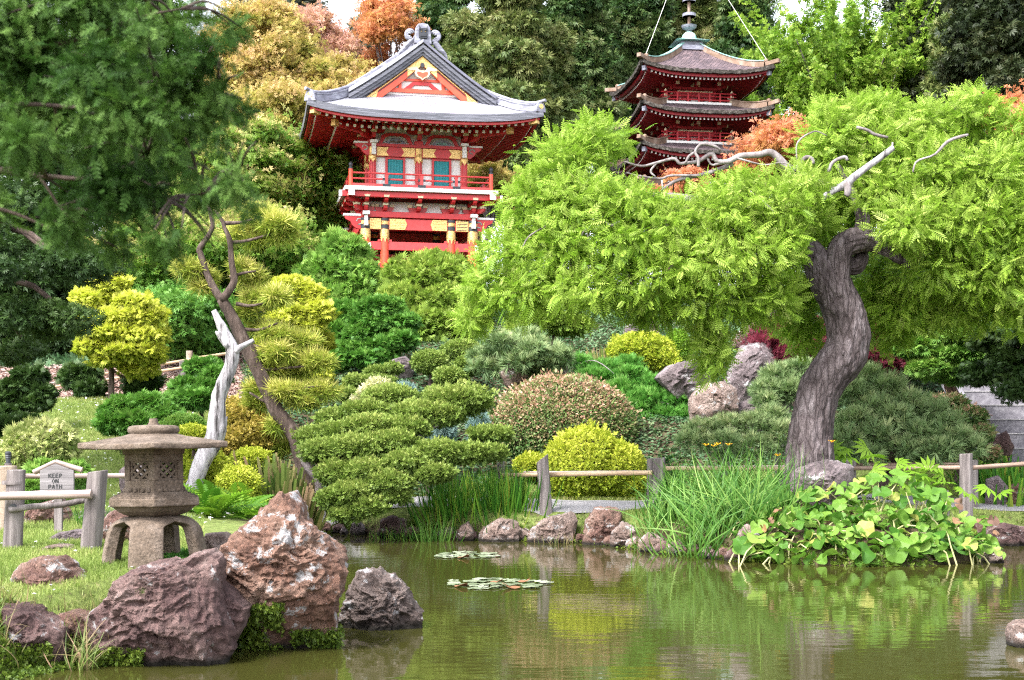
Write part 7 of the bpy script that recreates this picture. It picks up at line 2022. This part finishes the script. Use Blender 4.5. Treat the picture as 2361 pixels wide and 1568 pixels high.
CB = [(1370, 325, 85, 45, 24.6), (1300, 380, 85, 60, 24.3), (1235, 470, 75, 70, 24.2), (1330, 470, 100, 70, 23.8), (1440, 470, 90, 50, 23.8), (1180, 590, 80, 75, 24.3), (1290, 580, 110, 85, 23.6), (1420, 560, 110, 80, 23.4), (1130, 670, 62, 62, 24.4), (1230, 680, 100, 55, 23.8), (1350, 670, 110, 60, 23.4), (1480, 660, 110, 60, 23.4), (1560, 520, 110, 65, 23.7), (1600, 620, 110, 70, 23.4), (1680, 500, 100, 75, 23.6), (1720, 600, 100, 80, 23.6), (1640, 700, 110, 50, 23.8), (1500, 710, 80, 40, 24), (1760, 690, 80, 60, 24), (1780, 480, 90, 70, 23.7), (1800, 570, 55, 70, 23.8), (1700, 440, 80, 35, 24), (1640, 820, 40, 46, 24.2), (1630, 775, 40, 40, 24.3), (1850, 440, 70, 50, 24), (1870, 520, 45, 40, 24.9),
      (1920, 330, 70, 55, 25.2), (1960, 280, 70, 42, 25.4), (2020, 260, 60, 32, 25.6), (2040, 330, 100, 55, 25.1), (2150, 290, 110, 55, 25.4), (2240, 260, 70, 45, 25.4), (2330, 320, 90, 60, 25.2), (1900, 430, 70, 40, 25.4), (2030, 440, 110, 70, 24.9), (2150, 400, 110, 70, 24.7), (2270, 410, 110, 80, 24.6), (2110, 500, 100, 60, 24.4), (2220, 520, 110, 80, 24.4), (2340, 530, 100, 90, 24.5), (2080, 530, 70, 45, 23.9), (2160, 620, 100, 65, 24.8), (2280, 640, 110, 70, 24.6), (2040, 640, 70, 70, 26.2), (2100, 700, 100, 60, 25.8), (2220, 710, 100, 50, 25.6), (2340, 700, 90, 60, 25), (1840, 700, 60, 70, 26), (1830, 640, 60, 60, 25.8), (1980, 480, 60, 50, 25.6), (2050, 760, 60, 50, 26.4), (1850, 770, 40, 40, 26.2), (2420, 420, 100, 110, 25), (2430, 600, 100, 110, 25), (2480, 250, 90, 90, 25.4), (1880, 360, 40, 34, 25.2), (1900, 270, 30, 24, 25.4), (1090, 740, 30, 26, 24.4), (1865, 575, 45, 40, 25.9), (1900, 520, 50, 40, 25.9), (2000, 700, 60, 60, 26.6)]
def rej(p):
    px = CX + p[:, 0] / p[:, 1] * F; py = HZ - (p[:, 2] - EYE) / p[:, 1] * F
    tr = (p[:, 1] < D0 + .9) & (py > 545) & (px > 1850) & (px < 2030)
    win = (py > 330) & (py < 415) & (px > 1480) & (px < 1690)
    win2 = (py > 335) & (py < 395) & (px > 1690) & (px < 1830) & (p[:, 1] < D0)
    w3 = (np.abs(py - (447 - (px - 1910) * .72)) < 24) & (px > 1905) & (px < 2065) & (p[:, 1] < D0 - .5)
    return tr | win | win2 | w3
tb = gp(1866, D0)
bt = thing('overhanging_tree', 'big tree with curved furrowed trunk and lime green feathery canopy over the pond', 'tree', tuple(tb))
tm = link('trunk', limb_mesh(trk, 110, .09, 4.0, 3, furrow=.03), M_bigbark, bt, smooth=True)
link('limb', limb_mesh(hid, 9, .1), M_barkg, bt, smooth=True)
for i, pth in enumerate(bare):
    pth[:, 3] *= .78
    link('bare_branch', limb_mesh([pth], 10, .12, 9.0, i), M_barkg if i != 10 else M_snag, bt, smooth=True)
cbl = [B(a, b_, d, rx, ry, .8) for a, b_, rx, ry, d in CB]
leafmesh('crown', [cloud(cbl, 12000, T_pinnate, .19, seed=402, shell=0, lump=.3, wdir=.5, wrand=.7, wup=-.1, nup=.5, nrand=.8, patch=.3, blobvar=.1, back=.5, szvar=.5, reject=rej), cloud(cbl, 25000, T_pinnate, .215, seed=401, shell=.25, lump=.42, wdir=.75, wrand=.5, wup=-.1, nup=.6, nrand=.65, patch=.4, pfreq=.9, up_rnd=.3, blobvar=.12, back=.4, szvar=.45, reject=rej)], L_lime, bt)
# ------------------------------------------------------------------ blade clumps, ferns, big leaves
def clump(name, label, cat, px, d, n, T, L, spread, lm, seed, lean=.5, flop=.3, group=None, part_='blades', depth=None, fan=0.0, z0=-.03):
    g = np.random.default_rng(seed)
    b = gp(px, d)
    t = thing(name, label, cat, tuple(b), 0, group)
    sp = spread / F * d
    x = b[0] + g.normal(size=n) * sp * .5; y = d + g.normal(size=n) * (depth or sp * .5)
    z = ground(x, y) + z0
    k = pond_sd(x, y) < -.05
    z[k] = -.05
    pos = np.stack([x, y, z], -1)
    out = np.stack([(x - b[0]) / (sp + 1e-6), (y - d) / ((depth or sp) + 1e-6), np.zeros(n)], -1)
    al = out * lean + g.normal(size=(n, 3)) * .16 + np.array([0, 0, 1.0])
    nr = -np.stack([out[:, 0] + g.normal(size=n) * flop, out[:, 1] + g.normal(size=n) * flop, np.full(n, .1)], -1)
    nr = -nr if False else np.stack([-(out[:, 0] * .7 + g.normal(size=n) * .5), -(out[:, 1] * .7 + g.normal(size=n) * .5), np.full(n, .25)], -1) * -1
    sc = L * g.uniform(.6, 1.15, n)
    leafmesh(part_, [inst(T, pos, al, nr, sc, np.clip(g.random(n) * .8 + .1 + .2 * g.normal(size=n) * .5, 0, 1))], lm, t)
    return t, pos, sc, al
def flowers(parent, pts, m, size, name='flower', n=6):
    mb = MB()
    for p in pts:
        p = np.array(p)
        for k in range(n):
            a = 2 * math.pi * k / n + p[0] * 9
            o = np.array([math.cos(a), math.sin(a) * .6, .55]) * size
            s = np.array([-math.sin(a), math.cos(a) * .6, 0]) * size * .3
            mb.add([p, p + o * .6 + s, p + o, p + o * .6 - s], [(0, 1, 2, 3)])
    return mb.build(name, m, parent, False)
M_orange = flatmat('yellow_orange_petal', (0.75, 0.36, 0.02), .5)
M_yel = flatmat('yellow_petal', (0.75, 0.55, 0.03), .5)
clump('iris_clump', 'tall blades of green iris at the pond edge left of the leaning post', 'plant', 1165, 26.75, 380, T_blade, .9, 80, L_iris, 1, .35, depth=.25)
clump('iris_clump', 'darker iris blades beside the cloud juniper', 'plant', 1045, 27.0, 300, T_blade, .85, 80, L_iris, 2, .35, depth=.25)
clump('grass_tuft', 'fine light rush in front of the iris at the water', 'plant', 1000, 25.9, 90, T_blade, .55, 60, L_lily, 3, .5, depth=.2)
clump('rush_clump', 'reddish tipped rush clump behind the pinnacle rock', 'plant', 655, 26.4, 420, T_grass, 1.05, 60, L_rush, 4, .32, depth=.3)
clump('rush_clump', 'pale green rush above the topiary dome', 'plant', 1395, 35.6, 160, T_grass, .75, 45, L_rush, 5, .3, depth=.3)
dl, pos, sc, al = clump('day_lily_clump', 'large arching day lily clump with a few yellow flowers left of the trunk', 'plant', 1685, 23.3, 620, T_arch, 1.08, 115, L_lily, 6, 1.5, depth=.5)
flowers(dl, [W(1628, 1028, 23.1), W(1646, 1030, 23.2), W(1655, 1026, 23.3), W(1680, 1027, 23.2), W(1918, 1000 + 20, 23.5), W(1793, 1052, 23.0)], M_orange, .075)
mb = MB()
for px, py in ((1628, 1030), (1646, 1032), (1680, 1029)): mb.tube([W(px, py, 23.15), W(px + 15, py + 60, 23.2), W(px + 25, py + 130, 23.3)], .006, 5)
mb.build('flower_stalk', L_lily, dl, False)
clump('day_lily_clump', 'smaller day lily clump at the foot of the fence post', 'plant', 1555, 24.2, 240, T_arch, .85, 70, L_lily, 7, .5, depth=.3)
c2 = clump('day_lily_clump', 'arching day lily leaves spilling to the water below the big clump', 'plant', 1660, 22.75, 260, T_arch, .8, 110, L_lily, 8, .6, depth=.25)
clump('grass_tuft', 'straw coloured dry tuft hanging over the far shore rocks', 'plant', 1505, 23.7, 130, T_arch, .3, 45, L_rush, 9, .8, depth=.2)
clump('grass_tuft', 'second dry tuft above the shore rocks near the brown one', 'plant', 1300, 25.6, 130, T_arch, .25, 60, L_rush, 10, .8, depth=.2)
clump('grass_tuft', 'grass tuft between dark bank rocks at the lower left', 'plant', 195, 11.95, 150, T_arch, .42, 45, L_rush, 11, .7, depth=.12)
clump('grass_tuft', 'green grass tuft at the left frame edge by the water', 'plant', 5, 11.7, 130, T_arch, .32, 60, L_rush, 12, .7, depth=.15)
clump('rush_clump', 'bright rush behind the right lawn boulders', 'plant', 2330, 28.0, 420, T_grass, .7, 80, L_iris, 13, .3, depth=.4)
clump('iris_clump', 'yellow green iris leaves beside the sign post', 'plant', 205, 18.6, 70, T_blade, .38, 40, L_lily, 14, .4, depth=.15)
clump('grass_tuft', 'low weeds on the bank beneath the cloud juniper', 'plant', 930, 26.5, 140, T_arch, .3, 90, L_iris, 15, .6, depth=.2)
def fern(label, px, d, n, L, lm, seed, el=.9, group='ferns', z=None):
    g = np.random.default_rng(seed)
    b = gp(px, d)
    t = thing('fern', label, 'fern', tuple(b), 0, group)
    a = g.uniform(0, 2 * np.pi, n)
    e = g.uniform(.4, 1.25, n) * el
    al = np.stack([np.cos(a) * np.cos(e), np.sin(a) * np.cos(e), np.sin(e)], -1)
    nr = np.stack([-np.cos(a) * np.sin(e), -np.sin(a) * np.sin(e), np.cos(e)], -1) + g.normal(size=(n, 3)) * .15
    pos = np.tile(b, (n, 1)) + g.normal(size=(n, 3)) * .06 * L
    leafmesh('fronds', [inst(T_fern, pos, al, nr, L * g.uniform(.7, 1.15, n), g.random(n))], lm, t)
fern('bright green fern spilling over behind the pinnacle rock', 490, 22.5, 34, .85, L_fern, 1)
fern('smaller bright fern beside the lantern platform', 560, 23.5, 26, .75, L_fern, 2)
fern('light fern between the ferns and the rush clump', 610, 24.5, 22, .6, L_fern, 3)
fern('dark fern under the layered cypress', 2040, 31.0, 34, 1.0, L_fernd, 4)
fern('dark fern left of the reddish trunk', 2095, 30.0, 30, .8, L_fernd, 5)
fern('green fern beside the upper stone steps', 2262, 29.0, 34, .8, L_fern, 6)
fern('bright fern at the foot of the stone steps', 2300, 28.6, 30, .7, L_fern, 7)
fern('shaded fern under the emerald pine', 1530, 28.9, 34, .8, L_fernd, 8)
fern('shaded fern right of the azalea dome', 1490, 29.4, 30, .75, L_fernd, 9)
fern('low fern below the big mugo pine', 1950, 25.6, 30, .7, L_fern, 10)
# butterbur
g = np.random.default_rng(99)
bb = gp(1995, 22.4)
bt_ = thing('butterbur_patch', 'sprawling patch of big round butterbur leaves on pale stalks at the pond edge', 'plant', tuple(bb))
lp, ls, mbs = [], [], MB()
outline = lambda px: np.interp(px, [1690, 1740, 1800, 1860, 1930, 2010, 2080, 2150, 2220, 2270, 2310], [1255, 1180, 1135, 1130, 1120, 1100, 1085, 1100, 1180, 1245, 1262])
N_ = 330
for i in range(N_):
    px = g.uniform(1695, 2305)
    d = 21.35 + 2.2 * g.random() ** 1.1
    lo = HZ + 2.0 / d * F - 20
    top = outline(px)
    t_ = g.random()
    py = top + (lo - top) * t_
    d = 21.3 + (1 - t_) * 1.5 + g.normal() * .25
    p = W(px, py, d)
    zg = max(gz(p[0], p[1]), 0.0)
    if p[2] < zg + .05: p[2] = zg + .06 + .15 * g.random()
    lp.append(p)
    ls.append(g.uniform(.14, .32))
    if i % 2 == 0:
        f = np.array([p[0] + g.normal() * .25, p[1] + .1 + g.normal() * .15, 0]); f[2] = max(gz(f[0], f[1]), -.05) - .03
        mid = (p + f) / 2 + np.array([g.normal() * .04, 0, .05])
        mbs.tube([f, mid, p - np.array([0, 0, .02])], [.014, .011, .008], 5, False)
for i in range(95):   # the lowest leaves lie along the waterline
    px = g.uniform(1705, 2300); yw = float(np.interp(px, [p for p, q in SHORE_PX], [q for p, q in SHORE_PX]))
    dd = 6400 / (yw - 1000) + g.uniform(-.12, .3)
    lp.append(np.array([wx(px, dd), dd, g.uniform(.06, .42)])); ls.append(g.uniform(.18, .36))
lp = np.array(lp); n_ = len(lp)
al = np.stack([g.normal(size=n_), g.normal(size=n_) - .5, g.normal(size=n_) * .5 - .25], -1)
nr = np.stack([g.normal(size=n_) * .45, -.55 + g.normal(size=n_) * .45, np.full(n_, .75)], -1)
leafmesh('leaves', [inst(T_round, lp, al, nr, np.array(ls), np.clip(.42 + .27 * g.normal(size=n_), 0, 1))], L_butt, bt_)
mbs.build('stalks', flatmat('pale_stalk', (0.40, 0.38, 0.18), .6, var=.3), bt_, False, True)
# withered leaves among them
k = 34
wp = np.stack([g.uniform(wx(1720, 22), wx(2290, 22), k), g.uniform(21.4, 22.4, k), g.uniform(.1, .9, k)], -1)
leafmesh('withered_leaves', [inst(T_round, wp, g.normal(size=(k, 3)), g.normal(size=(k, 3)), g.uniform(.1, .2, k), g.random(k))], leafmat('withered_leaf', [(.05, .025, .02), (.12, .07, .05), (.25, .14, .06)], trans=.1), bt_)
T_palm = tmpl([diamond(1, .26, (0, 0, 0), a, -.2, wide=.6) for a in (-1.6, -1.05, -.5, 0, .5, 1.05, 1.6)])
def bigleaf(label, px, py, d, n, L, seed):
    g = np.random.default_rng(seed)
    b = gp(px, d)
    t = thing('broadleaf_plant', label, 'plant', tuple(b), 0, 'palmate leaf plants')
    c = W(px, py, d)
    pos = c + g.normal(size=(n, 3)) * np.array([.28, .15, .14])
    al = np.stack([g.normal(size=n), -abs(g.normal(size=n)), g.normal(size=n) * .4], -1)
    leafmesh('leaves', [inst(T_palm, pos, al, np.tile([0, -.5, .9], (n, 1)) + g.normal(size=(n, 3)) * .3, L * g.uniform(.7, 1.2, n), .55 + .2 * g.random(n))], L_fern, t)
    link('stem', limb_mesh([spline(np.array([[*b, .02], [*((b + c) / 2 + [.03, 0, 0]), .018], [*c, .01]]), 8)], 6), M_barkg, t)
bigleaf('glossy hand shaped leaves right of the curved trunk foot', 1930, 1045, 24.9, 12, .30, 1)
bigleaf('hand shaped leaves below the dark bamboo rails', 2110, 1105, 24.3, 16, .28, 2)
bigleaf('yellowish hand shaped leaves near the right post', 2185, 1130, 24.2, 10, .26, 3)

# lily pads
L_pad = leafmat('lily_pad_tops', [(0.10, 0.13, 0.07), (0.19, 0.22, 0.14), (0.28, 0.30, 0.23)], trans=0, rough=.35, spec=.5)
M_padr = flatmat('bronze_lily_pad', (0.22, 0.10, 0.05), .4)
def padmesh(r, seed, lift=0.0):
    a = np.linspace(.22, 2 * np.pi - .22, 20)
    rr_ = r * (1 + .04 * np.sin(5 * a + seed))
    V = [(0, 0, .006)] + [(q * math.cos(t), q * math.sin(t), .006 + lift * max(0, math.cos(t - seed)) ** 2 * r + .004 * math.sin(4 * t)) for q, t in zip(rr_, a)]
    V2 = [(x, y, z - .004) for x, y, z in V]
    n = len(V)
    fs = [(0, i, i + 1) for i in range(1, n - 1)] + [(n, n + i + 1, n + i) for i in range(1, n - 1)] + [(i, i + n, i + 1 + n, i + 1) for i in range(1, n - 1)]
    me = bpy.data.meshes.new('lily_pad'); me.from_pydata(V + V2, [], fs)
    at = me.attributes.new('rnd', 'FLOAT', 'POINT'); at.data.foreach_set('value', np.full(2 * n, random.random(), np.float32))
    return me
def pads(cx, cy, rx, depth, n, grp, lab, seed, rmin=.07, rmax=.15):
    g = np.random.default_rng(seed)
    d0 = 6400 / (cy - 1000)
    c = np.array([wx(cx, d0), d0]); sx = rx / F * d0
    done = []
    tries = 0
    while len(done) < n and tries < 4000:
        tries += 1
        v = g.uniform(-1, 1, 2)
        if v @ v > 1: continue
        p = c + v * np.array([sx, depth]); r = g.uniform(rmin, rmax)
        if all(np.hypot(*(p - q)) > (r + s) * .92 for q, s in done): done.append((p, r))
        elif tries > 2500: break
    for i, (p, r) in enumerate(done):
        br = g.random() < .12
        me = padmesh(r, float(g.uniform(0, 6)), .5 if br else (.12 if g.random() < .3 else 0))
        me.materials.append(M_padr if br else L_pad)
        o = bpy.data.objects.new('lily_pad', me); COL.objects.link(o)
        o.location = (p[0], p[1], .004 + .0006 * i); o.rotation_euler = (0, 0, g.uniform(0, 6.28))
        tag(o, lab, 'lily pad', grp)
pads(1147, 1347, 116, .62, 60, 'lily pads in the nearer raft', 'round pale lily pad floating in the nearer larger raft', 5)
pads(1072, 1281, 72, .55, 24, 'lily pads in the farther raft', 'round pale lily pad floating in the farther smaller raft', 6, .08, .16)

# ------------------------------------------------------------------ small cover: grass, daisies, mulch chips, ivy, moss
def scatter(name, n, region, T, size, lm, seed, kind='stuff', label=None, cat=None, up=1.0, tilt=.35, lift=0.0, szv=.4, flat=False, patch=.5):
    g = np.random.default_rng(seed)
    px = g.uniform(region[0], region[1], n)
    d = np.sqrt(g.uniform(region[2] ** 2, region[3] ** 2, n))
    x = (px - CX) / F * d
    keep = pond_sd(x, d) > region[4]
    if len(region) > 5: keep &= region[5](px, x, d)
    x, d = x[keep], d[keep]; n = len(x)
    z = np.where(pond_sd(x, d) < 0, .006, ground(x, d)) + lift if name == 'floating_leaves' else ground(x, d) + lift
    pos = np.stack([x, d, z], -1)
    if flat:
        al = np.stack([g.normal(size=n), g.normal(size=n), g.normal(size=n) * .25], -1); nr = np.stack([g.normal(size=n) * tilt, g.normal(size=n) * tilt - .15, np.ones(n)], -1)
    else:
        al = np.stack([g.normal(size=n) * tilt, g.normal(size=n) * tilt, np.full(n, up)], -1); nr = np.stack([g.normal(size=n), g.normal(size=n), np.zeros(n)], -1)
    rn = g.random(n) * (1 - patch) + patch * (.5 + fbm(pos * 1.3, 3, seed))
    o = leafmesh(name, [inst(T, pos, al, nr, size * (1 + szv * (2 * g.random(n) - 1)), np.clip(rn, 0, 1))], lm)
    return tag(o, label, cat, None, kind)
offpath = lambda px, x, d: np.abs(d - np.interp(px, [a for a, b in pp][::-1], [b for a, b in pp][::-1])) > .85
scatter('grass', 60000, (-60, 640, 11.3, 16.5, .05), T_grass, .045, L_grass, 1, label='short lawn grass around the lantern', cat='grass')
scatter('grass', 40000, (-60, 470, 16.5, 24.5, .2), T_grass, .055, L_grass, 2, label='lawn grass behind the fence on the left', cat='grass')
scatter('grass', 50000, (-60, 540, 24.5, 34.2, .2), T_grass, .075, L_grass, 3, label='rough grass on the daisy slope', cat='grass')
scatter('grass', 60000, (640, 1600, 24, 29.6, .06, offpath), T_grass, .06, L_grass, 4, label='lawn grass along the far shore', cat='grass')
scatter('grass', 40000, (1900, 2420, 23, 30, .06, offpath), T_grass, .06, L_grass, 5, label='lawn grass on the right bank', cat='grass')
L_float = leafmat('floating_leaf', [(.10, .06, .02), (.3, .24, .08), (.6, .58, .5)], trans=0)
scatter('floating_leaves', 2600, (-40, 2361, 9.5, 27, -9, lambda px, x, d: (pond_sd(x, d) < -.03) & (fbm(np.stack([x * .9, d * .9, 0 * x], -1), 3, 4) > .30 + .9 * np.clip(-pond_sd(x, d) - .3, 0, .6))), T_leaf, .035, L_float, 21, flat=True, tilt=.05, label='tiny fallen leaves and petals floating near the banks', cat='leaves')
T_daisy = tmpl([diamond(.5, .3, (0, 0, 0), a, .1) for a in np.linspace(0, 2 * np.pi, 5)[:-1]])
scatter('daisies', 800, (60, 520, 20, 33.5, .4), T_daisy, .05, L_white, 6, flat=True, lift=.07, label='tiny white daisies dotted over the left slope', cat='flowers')
scatter('daisies', 60, (-20, 620, 11.5, 15.8, .2), T_daisy, .035, L_white, 7, flat=True, lift=.04, label='tiny white daisies in the near lawn', cat='flowers')
scatter('wood_chips', 26000, (-60, 560, 34.6, 42, .5), T_leaf, .10, L_chip, 8, flat=True, lift=.015, label='reddish bark mulch chips on the left slope', cat='mulch', patch=.2)
scatter('ivy', 60000, (560, 1700, 29.2, 42, .4, lambda px, x, d: offpath(px, x, d)), T_leaf, .10, L_cover, 9, flat=True, lift=.04, tilt=.6, label='dark green ivy covering the middle slope', cat='ground cover')
scatter('ivy', 40000, (1680, 2450, 29.6, 42, .4), T_leaf, .10, L_cover, 10, flat=True, lift=.04, tilt=.6, label='dark ivy covering the right slope', cat='ground cover')
scatter('undergrowth', 40000, (-100, 2500, 42, 58, .4), T_twig, .3, L_cover, 11, flat=False, lift=.0, tilt=.8, label='low undergrowth under the trees', cat='ground cover')
# mossy overhang along the shore, far and near
def mossline(pts, n, seed, w, size, label, zlo=.02, zhi=.4, off=.12):
    g = np.random.default_rng(seed)
    P = np.array(pts); seg = np.linalg.norm(np.diff(P, axis=0), axis=1); c = np.concatenate([[0], np.cumsum(seg)])
    t = g.uniform(0, c[-1], n)
    x = np.interp(t, c, P[:, 0]); y = np.interp(t, c, P[:, 1])
    mask = fbm(np.stack([x * 1.1, y * 1.1, 0 * x], -1), 3, seed) > -.12
    x, y = x[mask], y[mask]; n = len(x)
    x = x + g.normal(size=n) * w; y = y + g.normal(size=n) * w + off
    z = np.maximum(ground(x, y), 0) * g.uniform(.3, 1.05, n) + .02
    pos = np.stack([x, y, z], -1)
    o = leafmesh('moss', [inst(T_twig, pos, g.normal(size=(n, 3)) + [0, -.3, .2], g.normal(size=(n, 3)) + [0, -.6, .5], size * g.uniform(.6, 1.3, n), np.clip(g.random(n) * .6 + .4 * (.5 + fbm(pos * 2, 3, seed)), 0, 1))], L_moss)
    return tag(o, label, 'moss', None, 'stuff')
mossline(far_shore[:17], 14000, 1, .10, .07, 'moss and weeds overhanging the far shore')
mossline(far_shore[16:], 7000, 2, .12, .08, 'moss on the right shore edge')
nl = [(wx(a, 6400 / (b - 1000)), 6400 / (b - 1000)) for a, b in near_px[1:9]]
mossline(nl, 9000, 3, .10, .045, 'moss at the waterline of the near bank rocks', off=.05)
def rockmoss(key, n, zmax, seed, label, xr=(-99, 99), th=0.0):
    """moss growing on the lower faces of a rock"""
    V, N, wgt = ROCKS[key]
    g = np.random.default_rng(seed)
    px = PXof(V[:, 0], V[:, 1])
    k = (V[:, 2] < zmax * (1 + .5 * fbm(V * 2.2, 3, seed))) & (V[:, 2] > -.05) & (px > xr[0]) & (px < xr[1]) & (fbm(V * 1.9 + 7, 3, seed) > th - .15) & (N[:, 1] < .3)
    w = wgt * k; w /= w.sum()
    i = g.choice(len(V), n, p=w)
    pos = V[i] + N[i] * .012 + g.normal(size=(n, 3)) * .016
    o = leafmesh('moss', [inst(T_twig, pos, N[i] * .4 + g.normal(size=(n, 3)) * .7 + [0, 0, -.2], N[i] + g.normal(size=(n, 3)) * .4, .038 * g.uniform(.5, 1.4, n), np.clip(g.random(n) * .7 + .3 * (.5 + fbm(pos * 3, 3, seed)), 0, 1))], L_moss)
    tag(o, label, 'moss', None, 'stuff')
rockmoss('pin', 3800, .42, 4, 'green moss over the left foot of the pinnacle rock', (500, 650))
rockmoss('pin', 2200, .20, 5, 'brownish moss under the right side of the pinnacle rock', (640, 800))
rockmoss('wide', 1300, .15, 6, 'green moss at the foot of the wide purple rock', (200, 330))
rockmoss('corner', 2600, .22, 7, 'moss under the dark corner rock', (-200, 200))
scatter('weeds', 1500, (385, 470, 13.2, 14.6, .2), T_twig, .05, L_emer, 8, lift=.03, tilt=.9, label='low green weeds under the lantern legs', cat='weeds')
scatter('weeds', 2600, (-60, 250, 11.0, 11.9, -.1), T_twig, .05, L_moss, 9, lift=.03, tilt=.9, label='weeds along the lower left waterline', cat='weeds')

# ------------------------------------------------------------------ blurred cypress bough close to the lens
fb_ = thing('foreground_cypress', 'out of focus green cypress boughs hanging in from the upper left', 'tree', (-3.3, 4.9, gz(-3.3, 4.9)))
DF = 4.7
fl = [np.array([[-3.3, 4.9, .3, .16], [-3.25, 4.9, 2.2, .14], [-3.2, 4.85, 4.6, .09]]),]
fl = [spline(fl[0], 16)]
for pts in ([(-700, 330, 9), (-300, 360, 8), (0, 395, 7), (120, 408, 6), (200, 410, 5), (300, 380, 4), (380, 330, 2)], [(-600, 150, 9), (-200, 130, 8), (60, 110, 6), (180, 90, 5), (320, 40, 3), (420, 20, 2)], [(-500, 240, 8), (-100, 250, 6), (60, 240, 5), (230, 250, 4), (380, 230, 3), (500, 240, 2)], [(0, 390, 5), (80, 400, 4), (140, 480, 3), (180, 520, 2)], [(200, 410, 4), (320, 450, 3), (440, 450, 2), (540, 430, 1.5)], [(-300, -40, 8), (0, -20, 6), (200, 0, 5), (420, -10, 3)], [(-400, 420, 6), (-50, 470, 5), (100, 520, 3), (160, 560, 2)]):
    fl.append(pxpath(pts, DF, 24))
link('trunk', limb_mesh(fl[:1], 12, .1), M_bark, fb_, smooth=True)
FB = [(60, 40, 130, 70), (220, 60, 120, 70), (350, 50, 110, 60), (440, 60, 70, 60), (80, 140, 130, 60), (220, 170, 110, 60), (330, 130, 90, 50), (420, 190, 90, 50), (480, 230, 60, 45), (120, 250, 130, 60), (300, 260, 110, 60), (420, 280, 90, 50), (500, 310, 50, 40), (60, 330, 90, 40), (250, 340, 90, 45), (380, 350, 90, 45), (470, 370, 60, 40), (180, 450, 70, 50), (270, 430, 90, 50), (380, 430, 90, 45), (480, 430, 70, 45), (540, 430, 30, 30), (240, 500, 70, 50), (330, 490, 70, 50), (430, 500, 60, 40), (40, 230, 90, 50), (-60, 100, 120, 120), (-60, 300, 100, 100), (-40, 480, 60, 50), (460, 120, 50, 40), (200, 10, 200, 50), (555, 250, 26, 22), (545, 330, 30, 18), (535, 60, 22, 26), (555, 400, 24, 16), (520, 150, 30, 20), (500, 555, 28, 24), (560, 470, 18, 20), (380, 560, 26, 26), (270, 570, 30, 30), (150, 530, 30, 30)]
bps = np.concatenate(fl[1:])
for i, (a, b_, rx, ry) in enumerate(FB):   # side twigs carrying the sprays
    c_ = np.array(W(a, b_, DF + .5 * math.sin(i * 2.3)))
    j_ = np.argmin(np.linalg.norm(bps[:, :3] - c_ - np.array([-.1, 0, 0]), axis=1)); s_ = bps[j_]
    for q in range(3):
        e_ = c_ + rng.normal(size=3) * np.array([rx, 60, ry]) / F * DF * .7
        fl.append(spline(np.array([[*s_[:3], .006], [*((s_[:3] + e_) / 2 + [0, 0, .03]), .0045], [*e_, .002]]), 8))
link('boughs', limb_mesh(fl[1:], 8, .12), M_bark, fb_, smooth=True)
leafmesh('foliage', [cloud([B(a, b_, DF + .5 * math.sin(i * 2.3), rx, ry, .12) for i, (a, b_, rx, ry) in enumerate(FB)], 15000, T_cyp, .064, seed=500, shell=0, lump=.4, wdir=.8, wrand=.6, wup=-.3, nup=.4, nrand=.6, patch=.4, pfreq=5, blobvar=.4, back=.9, reject=lambda p: fbm(p * 5.5, 3, 8) > .42 - .55 * np.clip((PXof(p[:, 0], p[:, 1]) - 200) / 330, 0, 1))], L_cyp, fb_)
